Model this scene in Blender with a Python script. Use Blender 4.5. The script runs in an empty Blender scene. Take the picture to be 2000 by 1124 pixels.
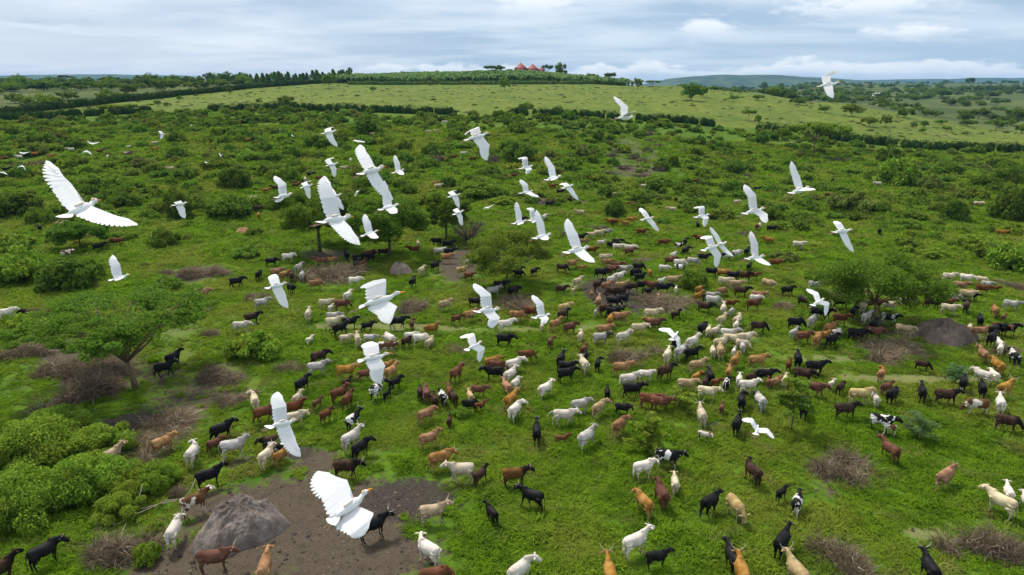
import bpy, math, random
import numpy as np
from mathutils import Vector, Matrix
R = math.radians
scene = bpy.context.scene
COL = scene.collection
random.seed(7); rng = np.random.RandomState(11)

# ------------------------------------------------------------------ camera, sky, sun, exposure
cam_d = bpy.data.cameras.new('camera'); cam = bpy.data.objects.new('camera', cam_d); COL.objects.link(cam)
cam_d.lens = 24; cam_d.sensor_width = 36; cam_d.clip_start = .1; cam_d.clip_end = 30000
cam.location = (0, 0, 24); cam.rotation_euler = (R(90-16.6), 0, 0)
scene.camera = cam
SUN_EL, SUN_AZ = R(58), R(-35)          # behind the cloud, high to the left
scene.view_settings.view_transform = 'Standard'; scene.view_settings.look = 'None'
scene.view_settings.exposure = 0.66; scene.view_settings.gamma = 1.0
scene.view_settings.use_curve_mapping = False
world = bpy.data.worlds.new('World'); scene.world = world; world.use_nodes = True

class NT:
    def __init__(s, tree): s.t = tree; s.t.nodes.clear()
    def n(s, typ, ins=None, **kw):
        nd = s.t.nodes.new(typ)
        for k, v in kw.items(): setattr(nd, k, v)
        for k, v in (ins or {}).items():
            sock = nd.inputs[k]
            if isinstance(v, bpy.types.NodeSocket): s.t.links.new(v, sock)
            elif isinstance(v, bpy.types.Node): s.t.links.new(v.outputs[0], sock)
            else: sock.default_value = v
        return nd
    def math(s, op, a, b=0., c=None, clamp=False):
        d = {0: a, 1: b}
        if c is not None: d[2] = c
        return s.n('ShaderNodeMath', d, operation=op, use_clamp=clamp).outputs[0]
    def vmath(s, op, a, b=(0,0,0)): return s.n('ShaderNodeVectorMath', {0: a, 1: b}, operation=op).outputs[0]
    def noise(s, vec, scale, detail=4, rough=.55, dist=0., out=0):
        return s.n('ShaderNodeTexNoise', {'Vector': vec, 'Scale': scale, 'Detail': detail, 'Roughness': rough, 'Distortion': dist}).outputs[out]
    def ss(s, v, a, b): 
        return s.n('ShaderNodeMapRange', {0: v, 1: a, 2: b, 3: 0., 4: 1.}, interpolation_type='SMOOTHSTEP').outputs[0]
    def mix(s, f, a, b):
        m = s.n('ShaderNodeMix', data_type='RGBA')
        for i, v in ((0, f), (6, a), (7, b)):
            if isinstance(v, bpy.types.NodeSocket): s.t.links.new(v, m.inputs[i])
            else: m.inputs[i].default_value = v
        return m.outputs[2]
    def fmix(s, f, a, b):
        m = s.n('ShaderNodeMix', data_type='FLOAT')
        for i, v in ((0, f), (2, a), (3, b)):
            if isinstance(v, bpy.types.NodeSocket): s.t.links.new(v, m.inputs[i])
            else: m.inputs[i].default_value = v
        return m.outputs[0]
def c4(*c): return (c[0], c[1], c[2], 1.)

def build_sky():
    w = NT(world.node_tree)
    sky = w.n('ShaderNodeTexSky', sky_type='NISHITA', sun_disc=False, sun_elevation=SUN_EL, sun_rotation=SUN_AZ, altitude=1200., air_density=1., dust_density=1.5)
    bg1 = w.n('ShaderNodeBackground', {0: sky.outputs[0], 1: .08})
    tc = w.n('ShaderNodeTexCoord')
    sep = w.n('ShaderNodeSeparateXYZ', {0: tc.outputs['Generated']})
    x, y, z = sep.outputs
    zc = w.math('ADD', w.math('MAXIMUM', z, 0.), .10)
    u = w.math('DIVIDE', x, zc); v = w.math('DIVIDE', y, zc)
    plane = w.n('ShaderNodeCombineXYZ', {0: u, 1: v, 2: 0.}).outputs[0]
    # high soft layer of cloud, streaky
    st = w.n('ShaderNodeMapping', {'Vector': plane, 'Location': (3.1, 1.2, 0), 'Rotation': (0, 0, R(12)), 'Scale': (.58, .80, 1)}).outputs[0]
    n1 = w.noise(st, 1.0, 5, .5, .3)
    n2 = w.noise(w.n('ShaderNodeMapping', {'Vector': plane, 'Location': (9.3, 4.2, 0), 'Scale': (.6, 1.2, 1)}).outputs[0], 2.1, 8, .6, .3)
    base = w.mix(w.ss(n1, .36, .66), c4(.33, .45, .60), c4(.66, .74, .82))
    base = w.mix(w.math('MULTIPLY', w.ss(n2, .5, .76), .32), base, c4(.80, .85, .90))
    # paler, warmer sky low on the left
    left = w.math('MULTIPLY', w.ss(x, .1, -.75), w.ss(z, .22, .0))
    base = w.mix(w.math('MULTIPLY', left, .75), base, c4(.74, .77, .83))
    lowr = w.math('MULTIPLY', w.ss(x, -.3, .4), w.ss(z, .14, .02))
    base = w.mix(w.math('MULTIPLY', lowr, .55), base, c4(.42, .55, .70))
    # blue-grey streaks low on the left
    sk = w.n('ShaderNodeCombineXYZ', {0: w.math('MULTIPLY', x, 5.), 1: w.math('MULTIPLY', z, 60.), 2: 2.2}).outputs[0]
    sn = w.math('MULTIPLY', w.ss(w.noise(sk, 1., 5, .5, .4), .52, .70), w.math('MULTIPLY', w.ss(x, .0, -.3), w.math('MULTIPLY', w.ss(z, .0, .03), w.ss(z, .14, .07))))
    base = w.mix(w.math('MULTIPLY', sn, .6), base, c4(.44, .54, .66))
    # cumulus band above the horizon: azimuth / height coordinates
    az = w.math('ARCTAN2', x, y)
    cb = w.n('ShaderNodeCombineXYZ', {0: w.math('MULTIPLY', az, 16.), 1: w.math('MULTIPLY', z, 60.), 2: 0.}).outputs[0]
    cn = w.noise(cb, 1.15, 8, .56, .15)
    topn = w.noise(w.n('ShaderNodeCombineXYZ', {0: w.math('MULTIPLY', az, 9.), 1: 4.}).outputs[0], 1., 3, .55)
    edge = w.math('ADD', w.math('MULTIPLY', topn, .055), w.math('MULTIPLY', cn, .035))
    edge = w.math('SUBTRACT', edge, .019)
    side = w.ss(az, -.33, -.15)
    band = w.math('MULTIPLY', w.ss(w.math('SUBTRACT', edge, z), -.001, .007), side)
    bcol = w.mix(w.ss(w.math('SUBTRACT', edge, z), .004, .03), c4(.93, .95, .97), c4(.60, .70, .80))
    base = w.mix(w.math('MULTIPLY', band, .72), base, bcol)
    # single puffs
    for (pa, pz, ra, rz, k) in ((.030, .104, .060, .026, 0.), (.263, .071, .040, .016, 3.), (.44, .091, .095, .014, 6.), (.50, .060, .05, .010, 9.), (-.56, .073, .07, .010, 12.), (.16, .125, .05, .008, 15.)):
        da = w.math('DIVIDE', w.math('SUBTRACT', az, pa), ra); dz = w.math('DIVIDE', w.math('SUBTRACT', z, pz), rz)
        d = w.math('SQRT', w.math('ADD', w.math('MULTIPLY', da, da), w.math('MULTIPLY', dz, dz)))
        nn = w.noise(w.n('ShaderNodeCombineXYZ', {0: w.math('MULTIPLY', az, 30.), 1: w.math('MULTIPLY', z, 90.), 2: k}).outputs[0], 1., 7, .6)
        m = w.ss(w.math('ADD', d, w.math('MULTIPLY', nn, 2.6)), 2.5, 1.6)
        sh = w.ss(w.math('ADD', dz, w.math('MULTIPLY', nn, .8)), -.5, .9)
        dark = pa < -.3
        col = w.mix(sh, c4(.40, .50, .62) if dark else c4(.60, .68, .78), c4(.55, .63, .72) if dark else c4(.90, .92, .95))
        base = w.mix(w.math('MULTIPLY', m, .8), base, col)
    base = w.mix(w.ss(z, .36, .62), base, c4(.70, .74, .78))
    bg2 = w.n('ShaderNodeBackground', {0: base, 1: .79})
    mx = w.n('ShaderNodeMixShader', {0: .90, 1: bg1.outputs[0], 2: bg2.outputs[0]})
    w.n('ShaderNodeOutputWorld', {0: mx.outputs[0]})
build_sky()
sun_d = bpy.data.lights.new('sun', 'SUN'); sun = bpy.data.objects.new('sun', sun_d); COL.objects.link(sun)
sun_d.energy = 2.6; sun_d.angle = R(10); sun_d.color = (1, .93, .82)
sun.rotation_euler = (R(90)-SUN_EL, 0, R(180)-SUN_AZ+R(0))
# light comes from azimuth SUN_AZ (clockwise from +Y), height SUN_EL
_d = Vector((math.sin(SUN_AZ)*math.cos(SUN_EL), math.cos(SUN_AZ)*math.cos(SUN_EL), math.sin(SUN_EL)))
sun.rotation_euler = _d.to_track_quat('Z', 'Y').to_euler()
sun.location = _d*300
cy = scene.cycles
cy.max_bounces = 6; cy.diffuse_bounces = 3; cy.glossy_bounces = 2; cy.transmission_bounces = 3; cy.volume_bounces = 1; cy.transparent_max_bounces = 4

import math, numpy as np
CAM_H = 24.0; PITCH = math.radians(16.6); FPX = 2000*24/36.0
# ground height over (bearing, distance): a low plain, a broad hill in the middle, a valley on the right
_PX = np.array([-900.,0.,400.,700.,1000.,1300.,1450.,1600.,2000.,2900.])
_YS = np.array([-400.,60.,100.,150.,200.,250.,290.,350.,450.,560.,640.,800.,1100.,1600.,2200.,3500.,14000.])
_Z = np.array([
 [0,0,0,3,7,9,10,13,17,20,21,22,24,22,20,10,0],
 [0,0,.3,4,9,11.5,12.3,14,18,20.5,22,24,26,24,20,10,0],
 [0,0,.3,3.5,8.5,11.8,13.5,15.5,19.3,22,23.5,25,26,22,15,5,0],
 [0,0,0,2.5,7.5,11.8,14.2,16.5,20.5,24.2,27,27,20,10,5,0,0],
 [0,0,0,1.5,6.5,11,12.5,15.5,20,24.5,30,28,15,5,0,0,0],
 [0,0,0,.5,4,8.5,10.8,14,19.5,22.5,21,14,6,5,5,0,0],
 [0,0,0,0,2.5,6.5,9,12.5,16.5,17.5,14,8,6,6,8,0,0],
 [0,0,0,0,1,4.8,6.8,10,12.5,9,7,6.5,9,17,24,10,0],
 [0,0,0,0,-.5,2,2.2,.5,0,1,3,5,8,16,26,12,0],
 [0,0,0,0,-.5,2,2.2,.5,0,1,3,5,8,16,26,12,0]], float)
_A = (_PX-1000)/FPX*0.97
def _slopes():
    n = len(_YS); h = np.diff(_YS); m = np.zeros_like(_Z)
    d = np.diff(_Z,axis=1)/h
    for i in range(1,n-1):
        a,b = d[:,i-1],d[:,i]
        w1,w2 = 2*h[i]+h[i-1], h[i]+2*h[i-1]
        ok = a*b>0
        m[ok,i] = (w1+w2)/(w1/a[ok]+w2/b[ok])
    return m
_M = _slopes()
def _lattice(ix,iy,seed):
    v = np.sin(ix*127.1+iy*311.7+seed*74.7)*43758.5453
    return v-np.floor(v)
def vnoise(x,y,seed=0):
    x=np.asarray(x,float); y=np.asarray(y,float)
    ix=np.floor(x); iy=np.floor(y); fx=x-ix; fy=y-iy
    fx=fx*fx*(3-2*fx); fy=fy*fy*(3-2*fy)
    a=_lattice(ix,iy,seed); b=_lattice(ix+1,iy,seed); c=_lattice(ix,iy+1,seed); d=_lattice(ix+1,iy+1,seed)
    return (a*(1-fx)+b*fx)*(1-fy)+(c*(1-fx)+d*fx)*fy
def fbm(x,y,seed=0,o=4):
    s=0;a=.5;t=0
    for k in range(o):
        s=s+a*vnoise(x*2**k,y*2**k,seed+k); t+=a; a*=.5
    return s/t
def ground_z(X,Y):
    X=np.atleast_1d(np.asarray(X,float)); Y=np.atleast_1d(np.asarray(Y,float))
    X,Y=np.broadcast_arrays(X,Y)
    a=np.clip(X/np.maximum(Y,60.),_A[0],_A[-1]-1e-9)
    j=np.clip(np.searchsorted(_A,a,side='right')-1,0,len(_A)-2)
    t=(a-_A[j])/(_A[j+1]-_A[j]); t=t*t*(3-2*t)
    yy=np.clip(Y,_YS[0],_YS[-1]-1e-6)
    i=np.clip(np.searchsorted(_YS,yy,side='right')-1,0,len(_YS)-2)
    h=_YS[i+1]-_YS[i]; s=(yy-_YS[i])/h
    h00=(1+2*s)*(1-s)**2; h10=s*(1-s)**2; h01=s*s*(3-2*s); h11=s*s*(s-1)
    def col(k): return h00*_Z[k,i]+h10*h*_M[k,i]+h01*_Z[k,i+1]+h11*h*_M[k,i+1]
    z=col(j)*(1-t)+col(j+1)*t
    und=(fbm(X/22,Y/22,3,3)-.5)*1.0*np.clip(Y/60,.3,1)
    far=np.clip((Y-300)/600,0,1)
    z=z+und*.7+(fbm(X/90,Y/120,9,3)-.5)*6*far
    z=z+(fbm(X/2.2,Y/2.2,5,3)-.5)*.22*np.clip(1-(Y-120)/100,0,1)
    return z


# ------------------------------------------------------------------ helpers
def link(o, parent=None):
    COL.objects.link(o)
    if parent is not None: o.parent = parent
    return o
def tag(o, label=None, cat=None, group=None, kind=None):
    if label: o['label'] = label
    if cat: o['category'] = cat
    if group: o['group'] = group
    if kind: o['kind'] = kind
    return o
def mesh_np(name, V, F, mats=(), mi=None, smooth=False):
    """V (n,3); F (m,4) or (m,3) arrays or list of them"""
    me = bpy.data.meshes.new(name)
    if not isinstance(F, list): F = [F]
    F = [np.asarray(f, dtype=np.int32) for f in F if len(f)]
    V = np.asarray(V, dtype=np.float32)
    me.vertices.add(len(V)); me.vertices.foreach_set('co', V.ravel())
    tot = np.concatenate([np.full(len(f), f.shape[1], np.int32) for f in F])
    idx = np.concatenate([f.ravel() for f in F])
    me.loops.add(len(idx)); me.loops.foreach_set('vertex_index', idx)
    me.polygons.add(len(tot))
    me.polygons.foreach_set('loop_start', np.concatenate([[0], np.cumsum(tot)[:-1]]).astype(np.int32))
    me.polygons.foreach_set('loop_total', tot)
    if mi is not None: me.polygons.foreach_set('material_index', np.asarray(mi, np.int32))
    if smooth: me.polygons.foreach_set('use_smooth', np.ones(len(tot), bool))
    for m in mats: me.materials.append(m)
    me.update(calc_edges=True); me.validate()
    return me
class MB:
    """collects tubes, lofts and boxes into one mesh"""
    def __init__(s): s.V = []; s.F4 = []; s.F3 = []; s.n = 0; s.m4 = []; s.m3 = []
    def add(s, V, F4=(), F3=(), m=0):
        V = np.asarray(V, float); s.V.append(V)
        if len(F4): s.F4.append(np.asarray(F4)+s.n); s.m4 += [m]*len(F4)
        if len(F3): s.F3.append(np.asarray(F3)+s.n); s.m3 += [m]*len(F3)
        s.n += len(V)
    def rings(s, rings, cap=True, m=0):
        k = len(rings[0]); n = len(rings)
        V = np.concatenate(rings); F = []
        for i in range(n-1):
            for j in range(k):
                a = i*k+j; b = i*k+(j+1) % k
                F.append((a, b, b+k, a+k))
        F3 = []
        if cap:
            c0 = len(V); V = np.vstack([V, rings[0].mean(0), rings[-1].mean(0)])
            for j in range(k):
                F3.append((c0, (j+1) % k, j)); F3.append((c0+1, (n-1)*k+j, (n-1)*k+(j+1) % k))
        s.add(V, F, F3, m)
    def tube(s, pts, rad, k=6, m=0, ry=None):
        pts = [np.asarray(p, float) for p in pts]; rings = []
        up = np.array((0, 0, 1.))
        for i, p in enumerate(pts):
            t = pts[min(i+1, len(pts)-1)]-pts[max(i-1, 0)]; t = t/(np.linalg.norm(t)+1e-9)
            a = np.cross(t, up)
            if np.linalg.norm(a) < .05: a = np.cross(t, (0, 1., 0)) if abs(t[1]) < .9 else np.cross(t, (1., 0, 0))
            a /= np.linalg.norm(a); b = np.cross(a, t)
            r1 = rad[i]; r2 = (ry[i] if ry is not None else rad[i])
            th = np.arange(k)/k*2*math.pi
            rings.append(p+np.outer(np.cos(th), a)*r1+np.outer(np.sin(th), b)*r2)
        s.rings(rings, True, m)
    def box(s, lo, hi, m=0):
        x0, y0, z0 = lo; x1, y1, z1 = hi
        V = [(x0,y0,z0),(x1,y0,z0),(x1,y1,z0),(x0,y1,z0),(x0,y0,z1),(x1,y0,z1),(x1,y1,z1),(x0,y1,z1)]
        s.add(V, [(0,3,2,1),(4,5,6,7),(0,1,5,4),(1,2,6,5),(2,3,7,6),(3,0,4,7)], (), m)
    def mesh(s, name, mats=(), smooth=True):
        F = []
        mi = []
        if s.F4: F.append(np.concatenate(s.F4)); mi += s.m4
        if s.F3: F.append(np.concatenate(s.F3)); mi += s.m3
        return mesh_np(name, np.concatenate(s.V), F, mats, mi, smooth)
def newmat(name):
    m = bpy.data.materials.new(name); m.use_nodes = True
    return m, NT(m.node_tree)
def finish(nt, col, rough=.8, bump=None, bstr=.3, bdist=.05, spec=.3, trans=None):
    b = nt.n('ShaderNodeBsdfPrincipled', {'Base Color': col, 'Roughness': rough, 'Specular IOR Level': spec})
    if bump is not None:
        bp = nt.n('ShaderNodeBump', {'Height': bump, 'Strength': bstr, 'Distance': bdist})
        nt.t.links.new(bp.outputs[0], b.inputs['Normal'])
    sh = b.outputs[0]
    if trans:
        tr = nt.n('ShaderNodeBsdfTranslucent', {'Color': col})
        sh = nt.n('ShaderNodeMixShader', {0: trans, 1: sh, 2: tr.outputs[0]}).outputs[0]
    nt.n('ShaderNodeOutputMaterial', {0: sh})

# ------------------------------------------------------------------ materials
LG = 1.68
def leaf_mat(name, c1, c2, c3, trans=.3, obj_var=.25):
    m, n = newmat(name)
    g = n.n('ShaderNodeNewGeometry'); oi = n.n('ShaderNodeObjectInfo')
    c1, c2, c3 = [[c[0]*LG*.98, c[1]*LG, c[2]*LG*.7] for c in (c1, c2, c3)]
    col = n.mix(g.outputs['Random Per Island'], c4(*c1), c4(*c2))
    pn = n.noise(g.outputs['Position'], .55, 3, .6)
    col = n.mix(n.ss(pn, .45, .72), col, c4(*c3))
    hsv = n.n('ShaderNodeHueSaturation', {'Color': col, 'Hue': n.math('ADD', .5, n.math('MULTIPLY', n.math('SUBTRACT', oi.outputs['Random'], .5), .03)),
              'Value': n.math('ADD', 1.-obj_var/2, n.math('MULTIPLY', oi.outputs['Random'], obj_var)), 'Saturation': .95})
    finish(n, hsv.outputs[0], .8, spec=.04, trans=trans)
    return m
M = {}
M['leaf_bright'] = leaf_mat('leaf_bright', (.080,.145,.010), (.160,.235,.018), (.150,.190,.014))
M['leaf_mid'] = leaf_mat('leaf_mid', (.062,.115,.010), (.125,.190,.018), (.120,.150,.016))
M['leaf_dark'] = leaf_mat('leaf_dark', (.044,.088,.010), (.090,.148,.014), (.078,.112,.013))
M['leaf_olive'] = leaf_mat('leaf_olive', (.085,.115,.022), (.135,.160,.034), (.110,.120,.034))
M['leaf_acacia'] = leaf_mat('leaf_acacia', (.040,.088,.007), (.098,.165,.012), (.075,.118,.009))
M['leaf_blue'] = leaf_mat('leaf_blue', (.060,.115,.055), (.105,.165,.075), (.08,.14,.05))
M['leaf_banana'] = leaf_mat('leaf_banana', (.065,.135,.045), (.13,.20,.08), (.09,.16,.05))
M['leaf_far'] = leaf_mat('leaf_far', (.036,.072,.014), (.085,.125,.022), (.070,.095,.020))
M['grass_blade'] = None
M['leaf_hedge'] = leaf_mat('leaf_hedge', (.016,.038,.008), (.032,.062,.012), (.024,.046,.010))
def bark_mat(name, a, b):
    m, n = newmat(name)
    g = n.n('ShaderNodeTexCoord')
    v = n.n('ShaderNodeMapping', {'Vector': g.outputs['Object'], 'Scale': (4, 4, 1)}).outputs[0]
    k = n.noise(v, 4, 5, .6)
    finish(n, n.mix(n.ss(k, .35, .65), c4(*a), c4(*b)), .9, k, .6, .03)
    return m
M['bark'] = bark_mat('bark', (.12,.085,.05), (.24,.17,.095))
M['bark_dark'] = bark_mat('bark_dark', (.06,.045,.035), (.13,.10,.075))
def twig_mat(name, a, b, c):
    m, n = newmat(name)
    g = n.n('ShaderNodeNewGeometry')
    col = n.mix(n.ss(g.outputs['Random Per Island'], .0, .8), c4(*a), c4(*b))
    col = n.mix(n.ss(g.outputs['Random Per Island'], .86, .93), col, c4(*c))
    finish(n, col, .95)
    return m
M['twig'] = twig_mat('dead_twig', (.12,.085,.052), (.28,.21,.135), (.46,.39,.28))
M['twig_purple'] = twig_mat('dry_twig', (.085,.060,.052), (.17,.125,.105), (.22,.17,.13))
def grass_mat():
    m, n = newmat('grass_blade')
    g = n.n('ShaderNodeNewGeometry'); P = g.outputs['Position']
    n1 = n.noise(P, .09, 4, .6); n2 = n.noise(P, .55, 4, .6); n3 = n.noise(P, 1.9, 3, .5)
    col = n.mix(n.ss(n2, .35, .65), c4(.105,.225,.006), c4(.205,.37,.013))
    col = n.mix(n.math('MULTIPLY', n.ss(n1, .44, .66), .75), col, c4(.30,.34,.045))
    n4 = n.noise(P, .33, 5, .65)
    col = n.mix(n.math('MULTIPLY', n.ss(n4, .52, .68), .6), col, c4(.29,.26,.085))
    col = n.mix(n.math('MULTIPLY', n.ss(n3, .56, .72), .5), col, c4(.060,.155,.010))
    col = n.mix(n.math('MULTIPLY', g.outputs['Random Per Island'], .28), col, c4(.20,.23,.05))
    oi = n.n('ShaderNodeObjectInfo')
    finish(n, col, .8, spec=.04, trans=.42)
    return m
M['grass_blade'] = grass_mat()

def ground_mat():
    m, n = newmat('ground')
    g = n.n('ShaderNodeNewGeometry'); P = g.outputs['Position']
    at = n.n('ShaderNodeAttribute', attribute_name='dirt'); af = n.n('ShaderNodeAttribute', attribute_name='field')
    sx = n.n('ShaderNodeSeparateColor', {0: at.outputs['Color']}); fx = n.n('ShaderNodeSeparateColor', {0: af.outputs['Color']})
    nb = n.noise(P, .045, 5, .6); nm = n.noise(P, .28, 5, .65); ns = n.noise(P, 1.7, 5, .65); nt_ = n.noise(P, 9., 4, .7)
    grass = n.mix(n.ss(nm, .36, .62), c4(.050,.110,.007), c4(.100,.180,.012))
    grass = n.mix(n.math('MULTIPLY', n.ss(ns, .45, .65), .7), grass, c4(.030,.065,.008))
    grass = n.mix(n.math('MULTIPLY', n.ss(nb, .5, .66), .5), grass, c4(.130,.165,.022))
    fieldc = n.mix(n.ss(nm, .35, .65), c4(.085,.130,.014), c4(.155,.190,.028))
    fieldc = n.mix(n.math('MULTIPLY', n.ss(ns, .60, .74), .5), fieldc, c4(.085,.082,.032))
    fieldc = n.mix(n.math('MULTIPLY', n.ss(nb, .48, .62), .45), fieldc, c4(.075,.120,.016))
    fm = n.noise(n.n('ShaderNodeMapping', {'Vector': P, 'Scale': (.10, .045, 1)}).outputs[0], 1., 7, .7)
    fieldc = n.mix(n.math('MULTIPLY', n.ss(fm, .50, .66), .6), fieldc, c4(.060,.115,.012))
    fieldc = n.mix(n.math('MULTIPLY', n.ss(fm, .46, .34), .6), fieldc, c4(.190,.195,.050))
    fp = n.noise(P, .22, 3, .5)
    fieldc = n.mix(n.math('MULTIPLY', n.ss(fp, .64, .70), .6), fieldc, c4(.085,.070,.045))
    col = n.mix(fx.outputs[0], grass, fieldc)
    valley = n.mix(n.ss(n.noise(P, .012, 6, .6), .4, .6), c4(.045,.075,.018), c4(.100,.125,.034))
    valley = n.mix(n.math('MULTIPLY', n.ss(nm, .55, .7), .6), valley, c4(.14,.12,.06))
    col = n.mix(fx.outputs[1], col, valley)
    # bare earth: brown, dark trampled mud, pale soil
    e1 = n.mix(n.ss(nt_, .3, .7), c4(.060,.042,.034), c4(.118,.084,.068))
    e1 = n.mix(n.math('MULTIPLY', n.ss(ns, .45, .7), .6), e1, c4(.050,.036,.031))
    e2 = n.mix(n.ss(nt_, .35, .65), c4(.030,.024,.023), c4(.072,.056,.048))
    e3 = n.mix(n.ss(nt_, .35, .65), c4(.20,.18,.08), c4(.27,.24,.13))
    rag = n.math('ADD', n.math('MULTIPLY', n.math('SUBTRACT', ns, .5), 1.1), n.math('MULTIPLY', n.math('SUBTRACT', nt_, .5), .6))
    def mask(o): return n.ss(n.math('ADD', o, rag), .38, .62)
    col = n.mix(n.math('MULTIPLY', mask(sx.outputs[0]), .93), col, e1)
    col = n.mix(n.math('MULTIPLY', mask(sx.outputs[2]), .55), col, e3)
    col = n.mix(n.math('MULTIPLY', mask(sx.outputs[1]), .95), col, e2)
    h = n.math('ADD', n.math('MULTIPLY', ns, .6), n.math('MULTIPLY', nt_, .25))
    finish(n, col, .95, h, .7, .25, spec=.1)
    return m
M['ground'] = ground_mat()

DIRT = [(-25.14, 50.16, 4.95, 5.08, 0.6, 0), (-25.72, 55.61, 3.16, 2.79, 0.5, 2), (-8.45, 30.75, 4.63, 2.51, 1.0, 0), (-15.25, 30.07, 3.21, 1.57, 1.0, 0), (-38.15, 55.25, 4.94, 5.06, 0.62, 0), (-31.43, 58.09, 3.28, 3.27, 0.45, 2), (-12.89, 40.03, 2.04, 1.99, 0.8, 0), (7.56, 80.54, 3.15, 3.42, 0.5, 2), (-3.24, 37.88, 1.94, 1.2, 0.45, 0), (26.4, 33.65, 1.76, 0.66, 0.35, 2), (22.38, 55.17, 3.13, 1.37, 0.4, 2), (-9.15, 41.76, 1.76, 0.93, 0.4, 2), (-12.02, 33.62, 6.74, 5.15, 1.0, 0), (-6.19, 35.89, 2.94, 2.23, 1.0, 1), (11.7, 78.58, 3.57, 5.78, 1.0, 1), (14.34, 72.65, 4.01, 3.24, 0.7, 1), (-32.94, 53.89, 7.03, 5.87, 0.55, 0), (-27.92, 46.03, 2.68, 1.78, 0.9, 1), (-26.61, 51.57, 2.96, 4.88, 0.5, 0), (23.19, 32.43, 1.37, 0.77, 0.9, 2), (23.74, 31.69, 0.84, 0.4, 0.7, 2), (-14.68, 41.44, 1.47, 0.95, 0.9, 1), (-17.12, 30.07, 2.94, 1.58, 1.0, 0), (38.03, 66.32, 3.17, 4.15, 0.6, 0), (-23.29, 85.4, 4.13, 4.93, 0.6, 2), (-7.14, 92.23, 3.29, 9.95, 0.9, 0), (35.99, 202.86, 12.0, 46.48, 0.5, 0), (31.87, 178.27, 7.97, 12.6, 0.6, 0), (9.52, 140.23, 6.56, 3.31, 1, 0), (35.43, 74.98, 2.36, 2.36, 0.6, 2), (-40.77, 59.53, 5.28, 4.21, 0.7, 0), (-33.79, 65.2, 3.12, 4.57, 0.5, 2), (14.72, 45.35, 1.28, 0.65, 0.6, 1), (19.61, 38.33, 1.31, 1.81, 0.5, 0), (19.48, 36.58, 0.94, 0.9, 0.6, 0), (-10.21, 40.17, 2.04, 0.76, 0.5, 0), (43.25, 64.19, 4.1, 3.44, 0.9, 0), (-41.16, 86.04, 4.69, 4.64, 0.7, 0), (-27.01, 97.19, 4.5, 4.92, 0.7, 0), (-18.0, 40.07, 2.04, 1.3, 0.6, 0), (-10.53, 66.1, 8.42, 1.32, 0.75, 2), (-18.93, 66.02, 5.26, 1.16, 0.7, 2), (34.72, 53.25, 8.68, 1.06, 0.75, 2), (27.92, 57.63, 4.65, 1.22, 0.65, 2), (22.69, 63.02, 3.03, 1.08, 0.6, 2), (1.05, 65.95, 4.21, 1.06, 0.6, 2), (62.96, 81.29, 1.91, 4.52, 0.5, 0), (-123.5, 177.71, 7.88, 12.89, 0.3, 0), (22.14, 66.19, 1.58, 1.53, 0.3, 2), (10.64, 42.19, 1.42, 0.83, 0.3, 0), (-18.43, 35.53, 1.54, 1.62, 0.9, 0), (50.37, 65.8, 2.1, 1.89, 0.4, 0), (7.92, 66.29, 2.11, 2.05, 0.5, 2), (7.64, 35.35, 0.46, 0.43, 0.5, 1), (10.82, 34.64, 0.48, 0.51, 0.5, 1)]
HEDGES = [[(-199.5, 258.2), (-185.5, 254.4), (-171.4, 250.0), (-166.3, 265.4), (-139.4, 286.2), (-100.3, 287.8), (-60.5, 277.3), (-35.8, 273.0), (0.0, 279.0), (26.6, 281.4), (50.1, 274.9), (82.9, 269.8), (107.8, 262.3), (122.2, 244.0), (140.1, 237.2), (163.5, 238.0), (185.7, 237.1)], [(-201.2, 260.4), (-204.3, 280.6), (-203.0, 321.4), (-193.0, 381.2), (-182.7, 436.8), (-173.1, 501.0), (-158.7, 552.1), (-133.9, 582.5)], [(-124.9, 548.1), (-78.6, 546.9), (0.0, 545.6), (48.1, 557.4), (89.5, 592.6)]]
def hedge_y(X, pts):
    xs = [p[0] for p in pts]; ys = [p[1] for p in pts]
    return np.interp(X, xs, ys)
def dirt_mask(X, Y):
    out = np.zeros(X.shape+(3,))
    for cx, cy_, rx, ry, st, ty in DIRT:
        d = np.sqrt(((X-cx)/rx)**2+((Y-cy_)/ry)**2)
        v = np.clip(1.35-d*.85, 0, 1)*st
        v = np.where(d > 1.6, 0, v)
        out[..., ty] = np.maximum(out[..., ty], v)
    return out
def field_mask(X, Y):
    """1 beyond the middle hedge (pale pasture); second channel: the wooded country beyond"""
    a = X/np.maximum(Y, 60.)
    h1 = np.array(HEDGES[0]); h2 = np.array(HEDGES[1]); o = np.argsort(h1[:,0]/h1[:,1])
    yb = np.interp(a, (h1[:,0]/h1[:,1])[o], h1[:,1][o])
    f = np.clip((Y-yb)/8., 0, 1)
    o2 = np.argsort(h2[:,0]/h2[:,1])
    yl = np.interp(a, (h2[:,0]/h2[:,1])[o2], h2[:,1][o2])
    far = np.where(a < -.235, np.clip((Y-yl)/8, 0, 1), 0)
    # right side: the pasture ends, wooded valley begins
    ye = np.interp(a, [-.24, .15, .32, .42, .5, .75, 1.4], [640, 640, 545, 470, 400, 355, 355])
    far = np.maximum(far, np.clip((Y-ye)/25., 0, 1))
    return f, far
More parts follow.
